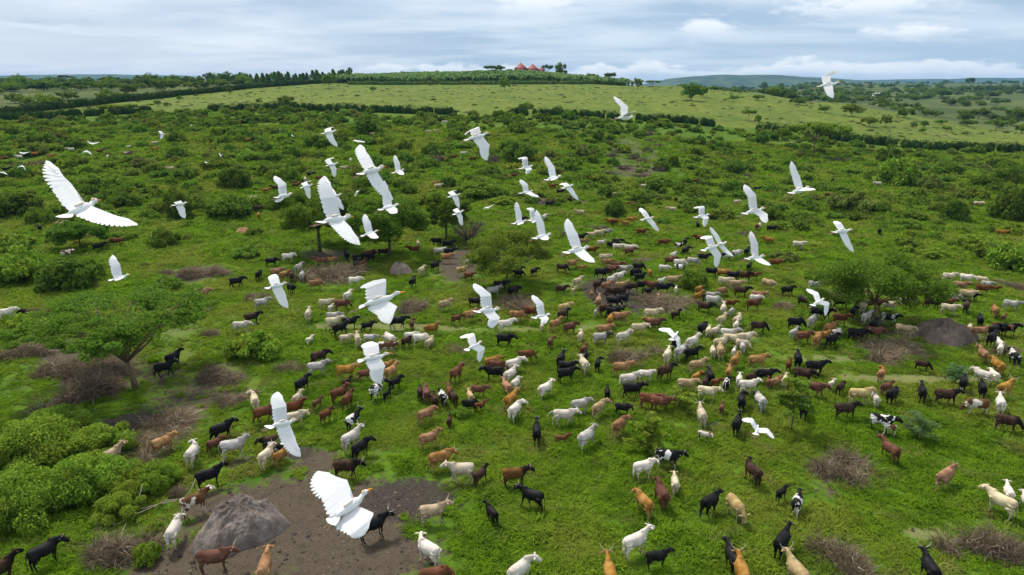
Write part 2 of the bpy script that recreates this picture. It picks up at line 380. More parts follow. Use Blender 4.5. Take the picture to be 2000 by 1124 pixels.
def build_ground():
    ay = np.concatenate([np.linspace(-120, 24, 24), np.geomspace(26, 300, 330), np.geomspace(303, 1500, 130), np.geomspace(1560, 14000, 40)])
    aa = np.concatenate([np.linspace(-2.6, -.9, 24)[:-1], np.linspace(-.9, .9, 340), np.linspace(.9, 2.6, 24)[1:]])
    Yg, Ag = np.meshgrid(ay, aa, indexing='ij')
    Xg = Ag*np.maximum(Yg+120, 10)*np.where(Yg < 60, 1, 1)
    Z = ground_z(Xg.ravel(), Yg.ravel())
    ny, nx = Yg.shape
    i = np.arange(ny-1)[:, None]*nx+np.arange(nx-1)[None]
    F = np.stack([i, i+1, i+1+nx, i+nx], -1).reshape(-1, 4)
    V = np.stack([Xg.ravel(), Yg.ravel(), Z], -1)
    me = mesh_np('ground', V, F, [M['ground']], None, True)
    dm = dirt_mask(Xg.ravel(), Yg.ravel()); f, far = field_mask(Xg.ravel(), Yg.ravel())
    for nm, arr in (('dirt', dm), ('field', np.stack([f, far, 0*f], -1))):
        at = me.attributes.new(nm, 'FLOAT_COLOR', 'POINT')
        at.data.foreach_set('color', np.concatenate([arr, np.ones((len(arr), 1))], 1).astype(np.float32).ravel())
    o = link(bpy.data.objects.new('ground', me)); tag(o, kind='structure'); return o
build_ground()
def gz(x, y): return float(ground_z(x, y)[0])

# ------------------------------------------------------------------ far blue hills
def hills():
    m, n = newmat('far_hill')
    g = n.n('ShaderNodeNewGeometry')
    k = n.noise(g.outputs['Position'], .008, 6, .65)
    finish(n, n.mix(n.ss(k, .4, .6), c4(.030,.060,.022), c4(.070,.105,.035)), .95)
    for (x0, x1, y0, prof, seed) in ((-7500, -1500, 5600, [(-7500,70),(-5200,76),(-4300,84),(-3300,98),(-2600,94),(-2100,66),(-1500,20)], 1),
                                     (900, 3200, 5200, [(900,10),(1150,66),(1500,94),(1900,90),(2300,68),(2700,40),(3200,12)], 2),
                                     (1500, 9000, 6800, [(1500,20),(2400,70),(3000,64),(3800,72),(4600,86),(5600,80),(9000,70)], 3)):
        xs = np.linspace(x0, x1, 160); ts = np.linspace(-1, 1, 24)
        X, T = np.meshgrid(xs, ts)
        h = np.interp(X, [p[0] for p in prof], [p[1] for p in prof])+(fbm(X/260, T*2, seed, 4)-.5)*16
        Z = h*np.cos(T*math.pi/2)**1.0-4
        Y = y0+T*700
        nx = len(xs); i = np.arange(23)[:, None]*nx+np.arange(nx-1)[None]
        F = np.stack([i, i+1, i+1+nx, i+nx], -1).reshape(-1, 4)
        o = link(bpy.data.objects.new('hills', mesh_np('hills', np.stack([X.ravel(), Y.ravel(), Z.ravel()], -1), F, [m], None, True)))
        tag(o, kind='structure')
hills()

# ------------------------------------------------------------------ foliage
def leaves(centers, size, flat=.5, jit=1., rs=None, long=1.6):
    """one leaf-sized quad per centre, turned at random, mostly facing up"""
    n = len(centers)
    nrm = rs.normal(size=(n, 3)); nrm[:, 2] = np.abs(nrm[:, 2])+flat
    nrm /= np.linalg.norm(nrm, axis=1)[:, None]
    t = np.cross(nrm, rs.normal(size=(n, 3))); t /= np.linalg.norm(t, axis=1)[:, None]
    b = np.cross(nrm, t)
    s = size*(.55+.9*rs.rand(n))[:, None]
    V = np.stack([centers-t*s*long*.5, centers-b*s*.38+t*s*.08, centers+t*s*long*.5, centers+b*s*.38+t*s*.08], 1).reshape(-1, 3)
    return V, np.arange(n*4).reshape(-1, 4)
def clump_points(cs, rs_, n, rs, flat=.7, shell=.6):
    """n points spread in balls round clump centres"""
    k = rs.randint(0, len(cs), n)
    d = rs.normal(size=(n, 3)); d /= np.linalg.norm(d, axis=1)[:, None]
    r = rs.rand(n)**(1/3.)*(1-shell)+shell*rs.rand(n)**.3
    p = d*r[:, None]*rs_[k][:, None]; p[:, 2] *= flat
    return cs[k]+p
def bush_mesh(name, seed, n, leafmat, leaf=.16, density=1., openness=.3, h=.8):
    """unit bush: radius 1, height about h, standing on z=0"""
    rs = np.random.RandomState(seed)
    nc = 46
    th = rs.rand(nc)*2*math.pi; rr = rs.rand(nc)**.55*.78
    zt = h*(.9-.55*rr**2)*(.72+.4*rs.rand(nc))
    zz = zt*(.30+.68*rs.rand(nc)**.6)
    cs = np.stack([rr*np.cos(th)*(.85+.3*rs.rand(nc)), rr*np.sin(th), zz], -1)
    rad = .11+.21*rs.rand(nc)
    P = clump_points(cs, rad, n, rs, .75, .7)
    P = P[P[:, 2] > .01]
    V, F = leaves(P, leaf, .5, rs=rs)
    mb = MB()
    for j in range(7):
        a = rs.rand()*6.28; r = .5*rs.rand()+.2
        mb.tube([(0, 0, -.05), (r*.4*math.cos(a), r*.4*math.sin(a), h*.35), (r*math.cos(a), r*math.sin(a), h*.7)], [.03, .018, .006], 4)
    me = mesh_join(name, [(V, F, 0)], mb, [leafmat, M['bark_dark']])
    return me
def mesh_join(name, parts, mb, mats):
    Vs = []; F4 = []; mi = []; off = 0
    for V, F, m in parts:
        Vs.append(V); F4.append(F+off); mi += [m]*len(F); off += len(V)
    F3 = []
    if mb is not None and mb.n:
        V = np.concatenate(mb.V); Vs.append(V)
        if mb.F4: f = np.concatenate(mb.F4); F4.append(f+off); mi += [1]*len(f)
        mi3 = []
        if mb.F3: f = np.concatenate(mb.F3); F3.append(f+off); mi3 = [1]*len(f)
        mi = mi+mi3
    return mesh_np(name, np.concatenate(Vs), [np.concatenate(F4)]+([np.concatenate(F3)] if F3 else []), mats, mi, False)
def crown_and_trunk(kind, W, H, seed, leafmat, nleaf, leaf, barkmat):
    """returns (trunk mesh builder, crown leaf points) for a tree W wide and H tall; limbs fork and end in leaf pads"""
    rs = np.random.RandomState(seed); Rr = W/2
    mb = MB(); cs = []; rad = []
    prm = dict(acacia_wide=(.24, .16, .40, 16, .34, (-.14, .05)), acacia_airy=(.28, .05, .62, 8, .75, (.04, 0)), tree_round=(.30, .05, .50, 9, .6, (-.12, .04)),
               grove_tree=(.34, .0, .55, 8, .6, (0, 0)), acacia_mid=(.40, .05, .34, 7, .42, (.0, 0)), tree_small=(.20, 0, .45, 3, .8, (0, 0)),
               tree_dark=(.12, 0, .4, 3, .9, (0, 0)), tree_tiered=(.3, 0, .5, 6, .3, (0, 0)))[kind]
    fork, lean, lo, nl, pad, (lx, ly) = prm
    ft = np.array((lx*Rr*.6, ly*Rr, H*fork)); tr = max(.045, .019*H+.008*W*.5)
    mb.tube([(0, 0, -.3), (0.02*H*lx*5, 0, H*fork*.35), ft*[.6, .6, .75], ft], [tr*1.35, tr, tr*.85, tr*.8], 8)
    for i in range(nl):
        a = i/nl*2*math.pi+rs.rand()*.5; r = Rr*(.55+.32*rs.rand())
        if i % 4 == 3: r *= .35
        topz = H*(1-.10-.30*pad*(r/Rr)**2)*(.90+.12*rs.rand())
        end = np.array((lx*Rr+r*math.cos(a), ly*Rr+r*math.sin(a), topz*(.93 if pad < .5 else .80)))
        mid = ft+(end-ft)*.5+np.array((0, 0, (.06 if pad < .5 else -.02)*H))+rs.normal(size=3)*.04*H
        mb.tube([ft, mid*.6+ft*.4+rs.normal(size=3)*.02*H, mid, end], [tr*.55, tr*.42, tr*.3, tr*.12], 6)
        nsub = 5 if pad < .5 else 4
        for j in range(nsub):
            b = a+rs.normal()*.8; rr = Rr*(.18+.24*rs.rand())
            e2 = mid*.35+end*.65+np.array((rr*math.cos(b), rr*math.sin(b), (rs.rand()-.5)*H*(.12 if pad < .5 else .42)))
            e2[2] = min(e2[2], H*.97)
            d = math.hypot(e2[0]-lx*Rr, e2[1]-ly*Rr)
            if d > Rr*.93: e2[:2] = np.array((lx*Rr, ly*Rr))+(e2[:2]-np.array((lx*Rr, ly*Rr)))*Rr*.93/d
            e2[2] = max(e2[2], H*lo*(.8 if pad < .5 else .7))
            mb.tube([mid, (mid+e2)/2+rs.normal(size=3)*.03*H, e2], [tr*.22, tr*.13, tr*.04], 5)
            for q in range(2):
                cs.append(e2+rs.normal(size=3)*[Rr*.07, Rr*.07, H*.02]); rad.append(Rr*((.14+.12*rs.rand()) if kind != 'acacia_wide' else (.07+.09*rs.rand())))
        cs.append(end); rad.append(Rr*(.17+.08*rs.rand()))
    for q in range({'tree_small': 26, 'tree_dark': 34, 'tree_round': 9, 'grove_tree': 12, 'acacia_airy': 6}.get(kind, 0)):
        d = rs.normal(size=3); d /= np.linalg.norm(d); d *= rs.rand()**.4
        cs.append(np.array((lx*Rr, ly*Rr, H*(.60 if kind != 'tree_dark' else .52)))+d*[Rr*.74, Rr*.74, H*(.30 if kind != 'tree_dark' else .38)]); rad.append(Rr*(.20+.12*rs.rand()))
    cs = np.array(cs); rad = np.array(rad)
    flat = .42 if pad < .45 else .62
    P = clump_points(cs, rad, nleaf, rs, flat, .55)
    V, F = leaves(P, leaf, 1.0 if pad < .5 else .5, rs=rs)
    return mb, V, F
_tree_cache = {}
def place_tree(kind, x, y, W, H, label, idx, name='tree', group=None):
    near = y < 140
    leafm = M[{'acacia_wide': 'leaf_acacia', 'acacia_airy': 'leaf_mid', 'tree_round': 'leaf_acacia', 'grove_tree': 'leaf_acacia', 'acacia_mid': 'leaf_mid' if y < 330 else 'leaf_dark',
               'tree_small': 'leaf_mid', 'tree_dark': 'leaf_dark', 'tree_tiered': 'leaf_dark'}[kind]]
    if near:
        nl = int({'acacia_wide': 52000, 'acacia_airy': 24000, 'tree_round': 38000, 'grove_tree': 34000}.get(kind, 15000)*(1 if W > 9 else .6))
        leaf = .19 if y > 90 else .15 if kind != 'acacia_wide' else .125
        key = None; w0, h0 = W, H
    else:
        key = (kind, idx % 3, leafm.name); w0, h0 = (10., 10.*H/W) if False else (10., {'acacia_mid': 6., 'tree_small': 7.5, 'tree_dark': 7.5, 'tree_tiered': 9., 'tree_round': 7.5}[kind])
        nl = 3200; leaf = .42
        if kind == 'tree_round' or (kind == 'acacia_mid' and y < 240): nl = 9000; leaf = .24; key = key+(1,)
    if key is None or key not in _tree_cache:
        mb, V, F = crown_and_trunk(kind, w0, h0, 100+idx, leafm, nl, leaf, M['bark'])
        tm = mb.mesh('trunk', [M['bark'] if kind not in ('grove_tree',) else M['bark_dark']], True)
        cm = mesh_np('crown', V, F, [leafm])
        if key is not None: _tree_cache[key] = (tm, cm)
    else: tm, cm = _tree_cache[key]
    root = link(bpy.data.objects.new(name, None)); root.location = (x, y, gz(x, y)); root.empty_display_size = .5
    if key is not None:
        root.scale = (W/w0, W/w0, H/h0); root.rotation_euler.z = rng.rand()*6.28
    tag(root, label, 'tree', group)
    link(bpy.data.objects.new('trunk', tm), root); link(bpy.data.objects.new('crown', cm), root)
    return root
TREES = """acacia_wide,-31.34,52.13,14.71,8.58,wide flat-topped acacia with low spreading green crown over bare ground at left
acacia_airy,-0.63,80.62,9.96,7.83,bright green feathery acacia standing among the cattle in the middle
tree_round,37.61,66.32,12.57,8.60,dark green tree with forked leaning trunk among the cattle at right
grove_tree,-28.73,99.41,13.64,10.23,broad shady tree over red and black cattle; left of the grove
grove_tree,-17.53,95.32,12.38,9.88,broad shady tree with bare lower stems; right of the grove
grove_tree,-10.54,107.33,7.41,8.62,narrow dark tree left of the bare thorny shrub
thorn,-6.78,103.78,6.22,3.84,bare dark thorny shrub behind the white cattle under the trees
bush_dark,-65.09,100.43,7.73,4.39,dark rounded tree over the grass above the flat-topped acacia
acacia_mid,95.80,220.18,17.60,11.60,large umbrella tree below the pale hedge line; upper right
tree_round,114.48,154.55,11.62,8.40,leafy tree cut by the right edge of the scrub
acacia_mid,-146.80,261.69,12.96,5.55,low umbrella tree in the pale field at upper left
bush_dark,-94.37,295.43,8.58,5.71,solitary dense round tree in the pale field
tree_small,-121.57,472.97,10.22,10.88,two-tiered dark tree beside the left end of the banana grove
tree_small,-4.86,449.18,7.12,9.05,small tree standing in front of the banana hedge
tree_dark,97.27,384.11,12.78,10.20,tall dark tree on the ridge above the right valley
tree_small,111.38,413.28,7.17,6.53,small tree touching the tall ridge tree on its right
tree_small,123.68,395.52,6.30,4.25,small bright tree on the slope right of the ridge trees
acacia_mid,99.49,295.22,5.60,5.09,small umbrella tree in the sloping field near the hedge
tree_small,99.43,283.50,2.69,4.52,thin brownish tree right of the small umbrella tree
tree_small,84.65,479.56,8.29,8.62,bare-stemmed tree at the right end of the banana grove
acacia_mid,104.14,526.27,11.36,5.29,low flat tree on the ridge right of the bare-stemmed tree
acacia_mid,-16.00,637.94,17.37,11.66,flat-topped tree on the skyline left of the red roofs
tree_tiered,31.80,652.02,10.29,13.79,tiered open tree on the skyline just right of the red roofs
tree_dark,43.61,646.59,12.99,15.77,dense dark tree on the skyline right of the tiered one
acacia_mid,81.59,597.36,10.31,11.38,small umbrella tree silhouetted on the right skyline
tree_small,69.81,626.98,13.51,9.01,bushy tree at the end of the skyline row
tree_small,-97.35,637.15,6.40,7.77,little tree poking above the left half of the bananas
tree_small,-68.87,649.01,8.38,7.45,wider tree poking above the middle of the bananas
tree_dark,-150.98,663.76,6.67,12.15,small dark tree above the left end of bananas
tree_small,18.88,285.08,4.57,4.30,small round tree in the middle of the pale field
tree_small,5.49,290.09,6.75,4.99,greyish bushy tree above the middle hedge
tree_small,-83.59,426.12,4.00,3.98,small dark bush-like tree high in the pale field
tree_small,-161.65,322.11,3.74,3.24,left one of three little trees in the upper left field
tree_small,-155.49,318.04,4.15,2.27,middle one of three little trees in the upper left field
tree_small,-169.30,360.44,3.39,3.11,right one of three little trees in the upper left field
tree_dark,-166.58,418.94,4.23,4.22,dark tree standing by the long diagonal hedge
tree_small,-117.58,327.82,3.33,2.82,small scrubby tree left of the solitary round tree
tree_dark,-154.00,245.39,2.15,2.48,dark upright bush tree rising from the left hedge
tree_small,157.62,355.33,6.72,4.06,low tree on the right slope beneath the skyline egret
tree_small,164.16,340.01,10.40,6.80,wide rounded tree on the right slope
tree_small,153.95,301.61,6.62,4.74,tree with a spreading crown left of the leaning one on the right slope
tree_small,163.61,306.91,4.94,5.76,thin tree with reddish stem on the right slope
tree_dark,210.26,376.77,9.88,5.91,dark broad tree above the two small twin bushes
tree_dark,181.25,316.01,3.24,2.72,left twin of two small dark trees on the right slope
tree_dark,191.20,324.73,4.28,3.26,right twin of two small dark trees on the right slope
tree_small,171.51,292.01,3.00,2.51,bright little tree below the twin dark trees
tree_dark,246.95,379.93,8.33,4.03,dark flat tree on the far right slope
acacia_mid,254.25,367.38,10.76,5.73,broad dark tree at far right beside the pale slope
tree_small,250.03,342.63,7.04,5.40,tree at the right edge above the hedge
tree_small,195.37,314.08,4.60,2.68,small tree between the twins and the far right trees
tree_small,192.48,296.69,2.61,1.69,tiny green shrub tree near the far right hedge
tree_small,222.51,363.40,6.37,3.09,low dark tree beyond the small field shrubs
tree_dark,508.41,1430.24,12.38,21.62,small dark tree on the valley skyline under the blue hill
tree_dark,550.29,1454.45,14.67,16.21,dark tree right of the little farm roofs on the skyline
tree_dark,144.97,509.22,5.87,3.65,small tree tucked under the ridge
tree_dark,-399.39,942.79,16.25,12.52,dark tree on the left skyline by the white shed
tree_dark,-309.16,820.06,17.67,10.60,broad dark tree before the conifer row
tree_dark,-272.94,826.47,20.17,11.27,larger dark tree below the conifer row
tree_dark,-205.86,472.31,12.25,6.78,leafy tree standing against the diagonal hedge
acacia_mid,-630.88,1009.75,15.95,10.51,flat small tree on the far left skyline
tree_small,-213.18,368.21,6.93,5.28,brownish leafy tree in the upper left woodland
tree_small,-218.77,335.18,9.72,5.26,bright green tree just above the diagonal hedge
tree_dark,-241.70,351.04,7.12,4.52,dark tree above the diagonal hedge at far left
tree_dark,-228.31,421.75,10.96,6.65,dark spreading tree in the upper left woodland
tree_dark,-311.14,618.37,17.78,8.00,broad tree in the upper left woodland near the skyline
tree_small,-264.53,557.02,13.63,6.40,pale green tree in the upper left woodland near the skyline
tree_small,142.75,411.09,7.14,3.52,low tree in the valley beneath the blue hill
tree_dark,165.71,408.28,10.06,4.06,dark tree on the valley floor
tree_dark,380.82,822.69,20.23,8.20,tree on the valley floor right of the sky egret
tree_dark,585.11,964.07,27.86,11.00,long dark tree clump on the right valley side
tree_dark,624.26,928.65,33.56,9.21,dark tree clump near the right edge of the valley
acacia_mid,952.84,1483.17,17.09,26.14,tiny umbrella tree on the right horizon"""
def dead_twigs(seed, n, h, thick, long_=1.3, arch=.5, mat=None, name='dead_branches'):
    """unit heap: radius 1, tangled arching dead stems"""
    rs = np.random.RandomState(seed); mb = MB()
    for i in range(n):
        if i == 0: lobes = [(rs.normal()*.38, rs.normal()*.38, .25+.35*rs.rand()) for _ in range(6)]
        lx, ly, lr = lobes[rs.randint(6)]
        a = rs.rand()*6.28; r = rs.rand()**.6*lr
        base = np.array((lx+r*math.cos(a), ly+r*math.sin(a), h*.45*(1-(r/lr)**2)*rs.rand()*(.5+lr)))
        b = a+rs.normal()*1.3; L = long_*(.35+.65*rs.rand())*.7
        el = rs.rand()*.9+.05
        d = np.array((math.cos(b)*math.cos(el), math.sin(b)*math.cos(el), math.sin(el)*h*1.2))
        pts = [base]
        for k in range(3):
            d = d+rs.normal(size=3)*.28; d[2] -= arch*.35
            q = pts[-1]+d/np.linalg.norm(d)*L/3
            q[2] = max(q[2], .02); pts.append(q)
        w = thick*(.4+1.0*rs.rand())*(2.6 if rs.rand() < .035 else 1)
        mb.tube(pts, [w, w*.8, w*.55, w*.2], 3)
    return mb.mesh(name, [mat], False)
def thorn_tree(x, y, W, H, label):
    root = link(bpy.data.objects.new('bare_shrub', None)); root.location = (x, y, gz(x, y)); tag(root, label, 'shrub')
    rs = np.random.RandomState(5); mb = MB(); mb2 = MB()
    for i in range(26):
        a = rs.rand()*6.28; e = np.array((W/2*math.cos(a)*(.5+.5*rs.rand()), W/2*math.sin(a)*(.5+.5*rs.rand()), H*(.6+.4*rs.rand())))
        m_ = e*[.35, .35, .55]; mb.tube([(0, 0, -.1), m_, e], [.09, .05, .02], 5)
        for j in range(26):
            t = .35+.6*rs.rand(); p = m_*(1-t)+e*t if rs.rand() < .8 else m_
            q = p+rs.normal(size=3)*[.5, .5, .45]; mb2.tube([p, (p+q)/2+rs.normal(size=3)*.1, q], [.022, .016, .006], 3)
    link(bpy.data.objects.new('stems', mb.mesh('stems', [M['bark_dark']], True)), root)
    link(bpy.data.objects.new('twigs', mb2.mesh('twigs', [M['twig_purple']], False)), root)
for i, l in enumerate(TREES.split('\n')):
    k, x, y, W, H, lab = l.split(','); x, y, W, H = map(float, (x, y, W, H))
    if k == 'thorn': thorn_tree(x, y, W, H, lab); continue
    if k == 'bush_dark': k = 'grove_tree' if y < 140 else 'tree_dark'
    place_tree(k, x, y, W, H, lab.replace(';', ','), i)

# ------------------------------------------------------------------ bushes
BM = {}
def bmesh_for(kind, i, tier):
    key = (kind, i % 3, tier)
    if key not in BM:
        mat = M[{'bush_dark': 'leaf_dark', 'bush': 'leaf_mid', 'bush_bright': 'leaf_bright', 'bush_olive': 'leaf_olive', 'thicket': 'leaf_bright', 'herb': 'leaf_bright'}[kind]]
        if tier == 2: BM[key] = bush_mesh(kind, 31+i % 3, 30000, mat, .036)
        elif tier == 1: BM[key] = bush_mesh(kind, 41+i % 3, 5200, mat, .085)
        else: BM[key] = bush_mesh(kind, 51+i % 3, 1300, mat, .15)
    return BM[key]
def put(name, me, x, y, W, H, label, cat, group=None, sink=.05, hh=.85):
    o = link(bpy.data.objects.new(name, me)); o.location = (x, y, gz(x, y)-sink*H)
    o.scale = (W/2*1.02, W/2*1.02, H/hh); o.rotation_euler.z = random.random()*6.28
    tag(o, label, cat, group); return o
BUSHES = """bush_dark,-130.71,192.15,6.79,3.24,leftmost of three dark green bushes behind the upper left scrub
bush_dark,-133.89,204.41,5.40,2.14,second from left of three dark green bushes behind the upper left scrub
bush_dark,-115.42,183.99,6.25,3.10,rightmost of three dark green bushes behind the upper left scrub
bush_dark,-94.67,195.52,4.46,3.36,small dark green bush right of the upper left scrub
bush,-121.75,181.59,4.56,1.76,small green bush behind the upper left scrub
bush_dark,-127.63,209.57,1.85,1.50,small dark green bush behind the upper left scrub
bush,-104.20,164.58,5.63,3.01,leftmost of three green bushes right of the upper left scrub
bush_dark,-108.69,151.90,4.99,3.01,dark green bush left of the upper left scrub
bush,-82.34,157.76,5.41,2.64,rightmost of three green bushes right of the upper left scrub
bush,-87.28,144.49,8.66,3.13,wide green bush right of the upper left scrub
bush_dark,-73.43,128.49,5.83,2.86,left one of two dark green bushes right of the upper left scrub
bush_dark,-89.54,121.75,10.15,4.33,wide dark green bush in front of the upper left scrub
bush,-81.20,115.66,4.58,3.50,green bush in front of the upper left scrub
bush_dark,-59.80,121.16,5.70,5.49,right one of two dark green bushes left of dark scrub bush left of grove
bush_dark,-77.32,204.76,4.51,2.61,leftmost of three small dark green bushes behind the dark scrub bush left of the grove
bush_dark,-66.21,186.03,4.67,2.63,second of three small dark green bushes behind the dark scrub bush left of grove
bush_bright,-65.96,173.73,5.93,2.92,bright green bush behind the dark scrub bush left of the grove
bush_dark,-58.94,145.03,7.83,4.72,left one of two dark green bushes behind the dark scrub bush left of the grove
bush_dark,-56.48,179.02,3.98,3.08,rightmost of three small dark green bushes behind the dark scrub bush left of the grove
bush_dark,-50.64,121.29,8.84,4.01,wide dark green bush beside the dark scrub bush left of the grove
bush,-54.77,193.42,8.56,4.07,leftmost of three green bushes behind the shady grove
bush_dark,-44.18,215.04,8.84,6.46,leftmost of three dark green bushes left of the big dark bush in scrub
bush,-32.67,183.99,5.72,2.84,rightmost of three green bushes behind the shady grove
bush,-49.56,152.35,5.92,3.44,green bush right of the dark scrub bush left of the grove
bush_dark,2.18,183.70,10.35,5.70,wide dark green bush behind the big dark bush in scrub
bush_dark,-21.68,185.43,5.49,3.70,second from left of three dark green bushes left of the big dark bush in scrub
bush_dark,-14.08,151.48,4.32,2.57,rightmost of three dark green bushes left of the big dark bush in scrub
bush_dark,27.05,218.90,4.51,3.77,small dark green bush left of the purple brush patches
bush,23.25,244.55,6.44,2.57,right one of two green bushes right of the big dark bush in scrub
bush,1.64,223.00,5.89,4.80,green bush behind the big dark bush in scrub
bush,-7.56,143.56,9.94,3.47,wide green bush left of the big dark bush in scrub
bush_dark,19.02,125.26,3.99,3.84,dark green bush right of the soil scar
bush_dark,60.11,223.60,4.61,3.19,right one of two small dark green bushes right of the purple brush patches
bush_dark,83.01,230.92,5.27,4.65,small dark green bush left of the umbrella tree
bush,32.98,161.86,7.52,2.38,left one of two green bushes in front of the purple brush patches
bush_dark,43.76,186.34,3.46,3.23,left one of two small dark green bushes right of the purple brush patches
bush_bright,47.45,173.59,3.37,3.01,small bright green bush right of the purple brush patches
bush_dark,59.41,182.82,7.09,3.86,right one of two dark green bushes right of the purple brush patches
bush_dark,50.57,156.56,7.06,2.89,left one of two dark green bushes right of the purple brush patches
bush,35.82,136.13,5.35,2.55,right one of two green bushes in front of the purple brush patches
bush,79.12,197.13,4.40,2.80,small green bush in front of the umbrella tree
bush,38.23,124.55,6.81,2.22,right one of two green bushes behind the feathery bush
bush,59.67,137.98,5.42,2.37,left one of two green bushes left of the right scrub bush
bush_dark,112.89,205.30,9.46,6.13,dark green bush behind the right scrub bush
bush_bright,94.76,168.65,11.12,7.44,wide bright green bush behind the right scrub bush
bush_olive,97.33,159.60,5.51,4.60,olive grey-green bush right of the right scrub bush
bush,118.98,187.57,8.68,5.03,left one of two green bushes right of the right scrub bush
bush_dark,81.05,123.92,5.28,4.50,leftmost of three dark green bushes right of the right scrub bush
bush_olive,66.40,132.79,9.26,4.62,wide olive grey-green bush left of the right scrub bush
bush_dark,71.29,130.58,3.96,2.50,dark green bush in front of the right scrub bush
bush_dark,92.55,124.86,7.97,7.09,wide dark green bush right of the right scrub bush
bush_dark,93.20,178.14,3.46,2.28,small dark green bush left of the right scrub bush
bush_dark,118.21,238.70,5.28,2.34,small dark green bush right of the umbrella tree
bush,68.07,115.83,5.48,1.92,green bush in front of the right scrub bush
bush_bright,84.17,111.68,5.30,2.46,bright green bush right of the right scrub bush
bush_bright,-61.85,82.98,7.25,4.45,left one of two wide bright green bushes left of the flat-topped acacia
bush_dark,-54.36,79.84,7.62,4.04,wide dark green bush behind the flat-topped acacia
bush,-53.53,83.72,3.39,3.11,left one of two green bushes behind the flat-topped acacia
bush_dark,-52.56,101.27,4.83,3.03,left one of two dark green bushes left of dark scrub bush left of grove
bush,-41.61,79.31,3.85,1.74,right one of two green bushes behind the flat-topped acacia
bush_bright,-23.81,58.43,5.28,2.56,wide bright green bush behind the bright bush
bush,-37.82,94.15,4.51,1.70,green bush in front of the dark scrub bush left of the grove
bush,22.08,80.12,3.89,2.68,left one of two green bushes behind the feathery bush
bush_olive,38.43,93.73,4.50,1.69,olive grey-green bush right of the feathery bush
bush,34.25,81.77,2.04,0.96,small green bush right of the feathery bush
bush_bright,68.32,89.79,7.25,3.91,wide bright green bush behind the brown mound
bush_dark,68.41,93.00,3.74,1.95,dark green bush behind the brown mound
bush_bright,60.86,95.83,4.59,1.57,bright green bush behind the leaning tree
bush,-40.22,72.78,5.17,1.93,wide green bush behind the flat-topped acacia
bush_dark,-91.71,241.59,8.82,2.69,right one of two dark green bushes behind the dark scrub bush left of the grove
bush_dark,-124.00,242.64,10.63,2.32,right one of two dark green bushes right of the upper left scrub
bush,-63.62,228.86,10.05,3.17,second from left of three green bushes behind the shady grove
bush_bright,-14.55,197.22,7.28,2.73,bright green bush left of the big dark bush in scrub
bush_bright,16.57,102.69,3.95,1.19,bright green bush behind the mud wallow
bush,73.91,153.57,6.93,2.25,right one of two green bushes left of the right scrub bush
bush_bright,71.23,102.98,5.54,2.06,bright green bush in front of the right scrub bush
bush_dark,50.62,118.64,3.62,1.45,dark green bush left of the right scrub bush
bush_bright,-49.63,66.28,4.22,1.59,right one of two wide bright green bushes left of the flat-topped acacia
bush_bright,-36.56,120.23,5.48,2.48,bright green bush left of the shady grove
bush,-70.37,163.08,7.28,2.92,green bush behind the dark scrub bush left of the grove
bush,-92.54,168.43,6.25,2.31,second from left of three green bushes right of the upper left scrub
bush_bright,74.13,177.17,7.94,2.62,bright green bush in front of the umbrella tree
bush_dark,155.05,233.03,8.61,2.87,second from left of three dark green bushes right of the right scrub bush
bush_dark,146.46,207.21,9.25,3.40,rightmost of three dark green bushes right of the right scrub bush
bush,100.45,148.09,6.70,3.07,right one of two green bushes right of the right scrub bush
bush_bright,91.90,186.74,6.96,2.55,bright green bush left of the right scrub bush
bush_dark,-50.16,200.41,7.38,3.08,dark green bush behind the shady grove
bush_bright,-18.25,134.26,6.08,2.16,bright green bush right of the shady grove
bush_bright,-2.06,136.42,6.18,1.78,bright green bush left of the soil scar
bush,16.05,218.42,6.42,2.75,left one of two green bushes right of the big dark bush in scrub
bush,24.15,132.94,4.02,1.63,green bush right of the soil scar
bush_bright,-75.90,101.82,6.26,1.99,wide bright green bush in front of the upper left scrub
bush,-61.41,105.37,4.85,1.50,green bush left of the dark scrub bush left of the grove"""
for i, l in enumerate(BUSHES.split('\n')):
    k, x, y, W, H, lab = l.split(','); x, y, W, H = map(float, (x, y, W, H))
    put('bush', bmesh_for(k, i, 1 if y < 210 else 0), x, y, W, H, lab, 'bush', 'green bushes in the scrub')
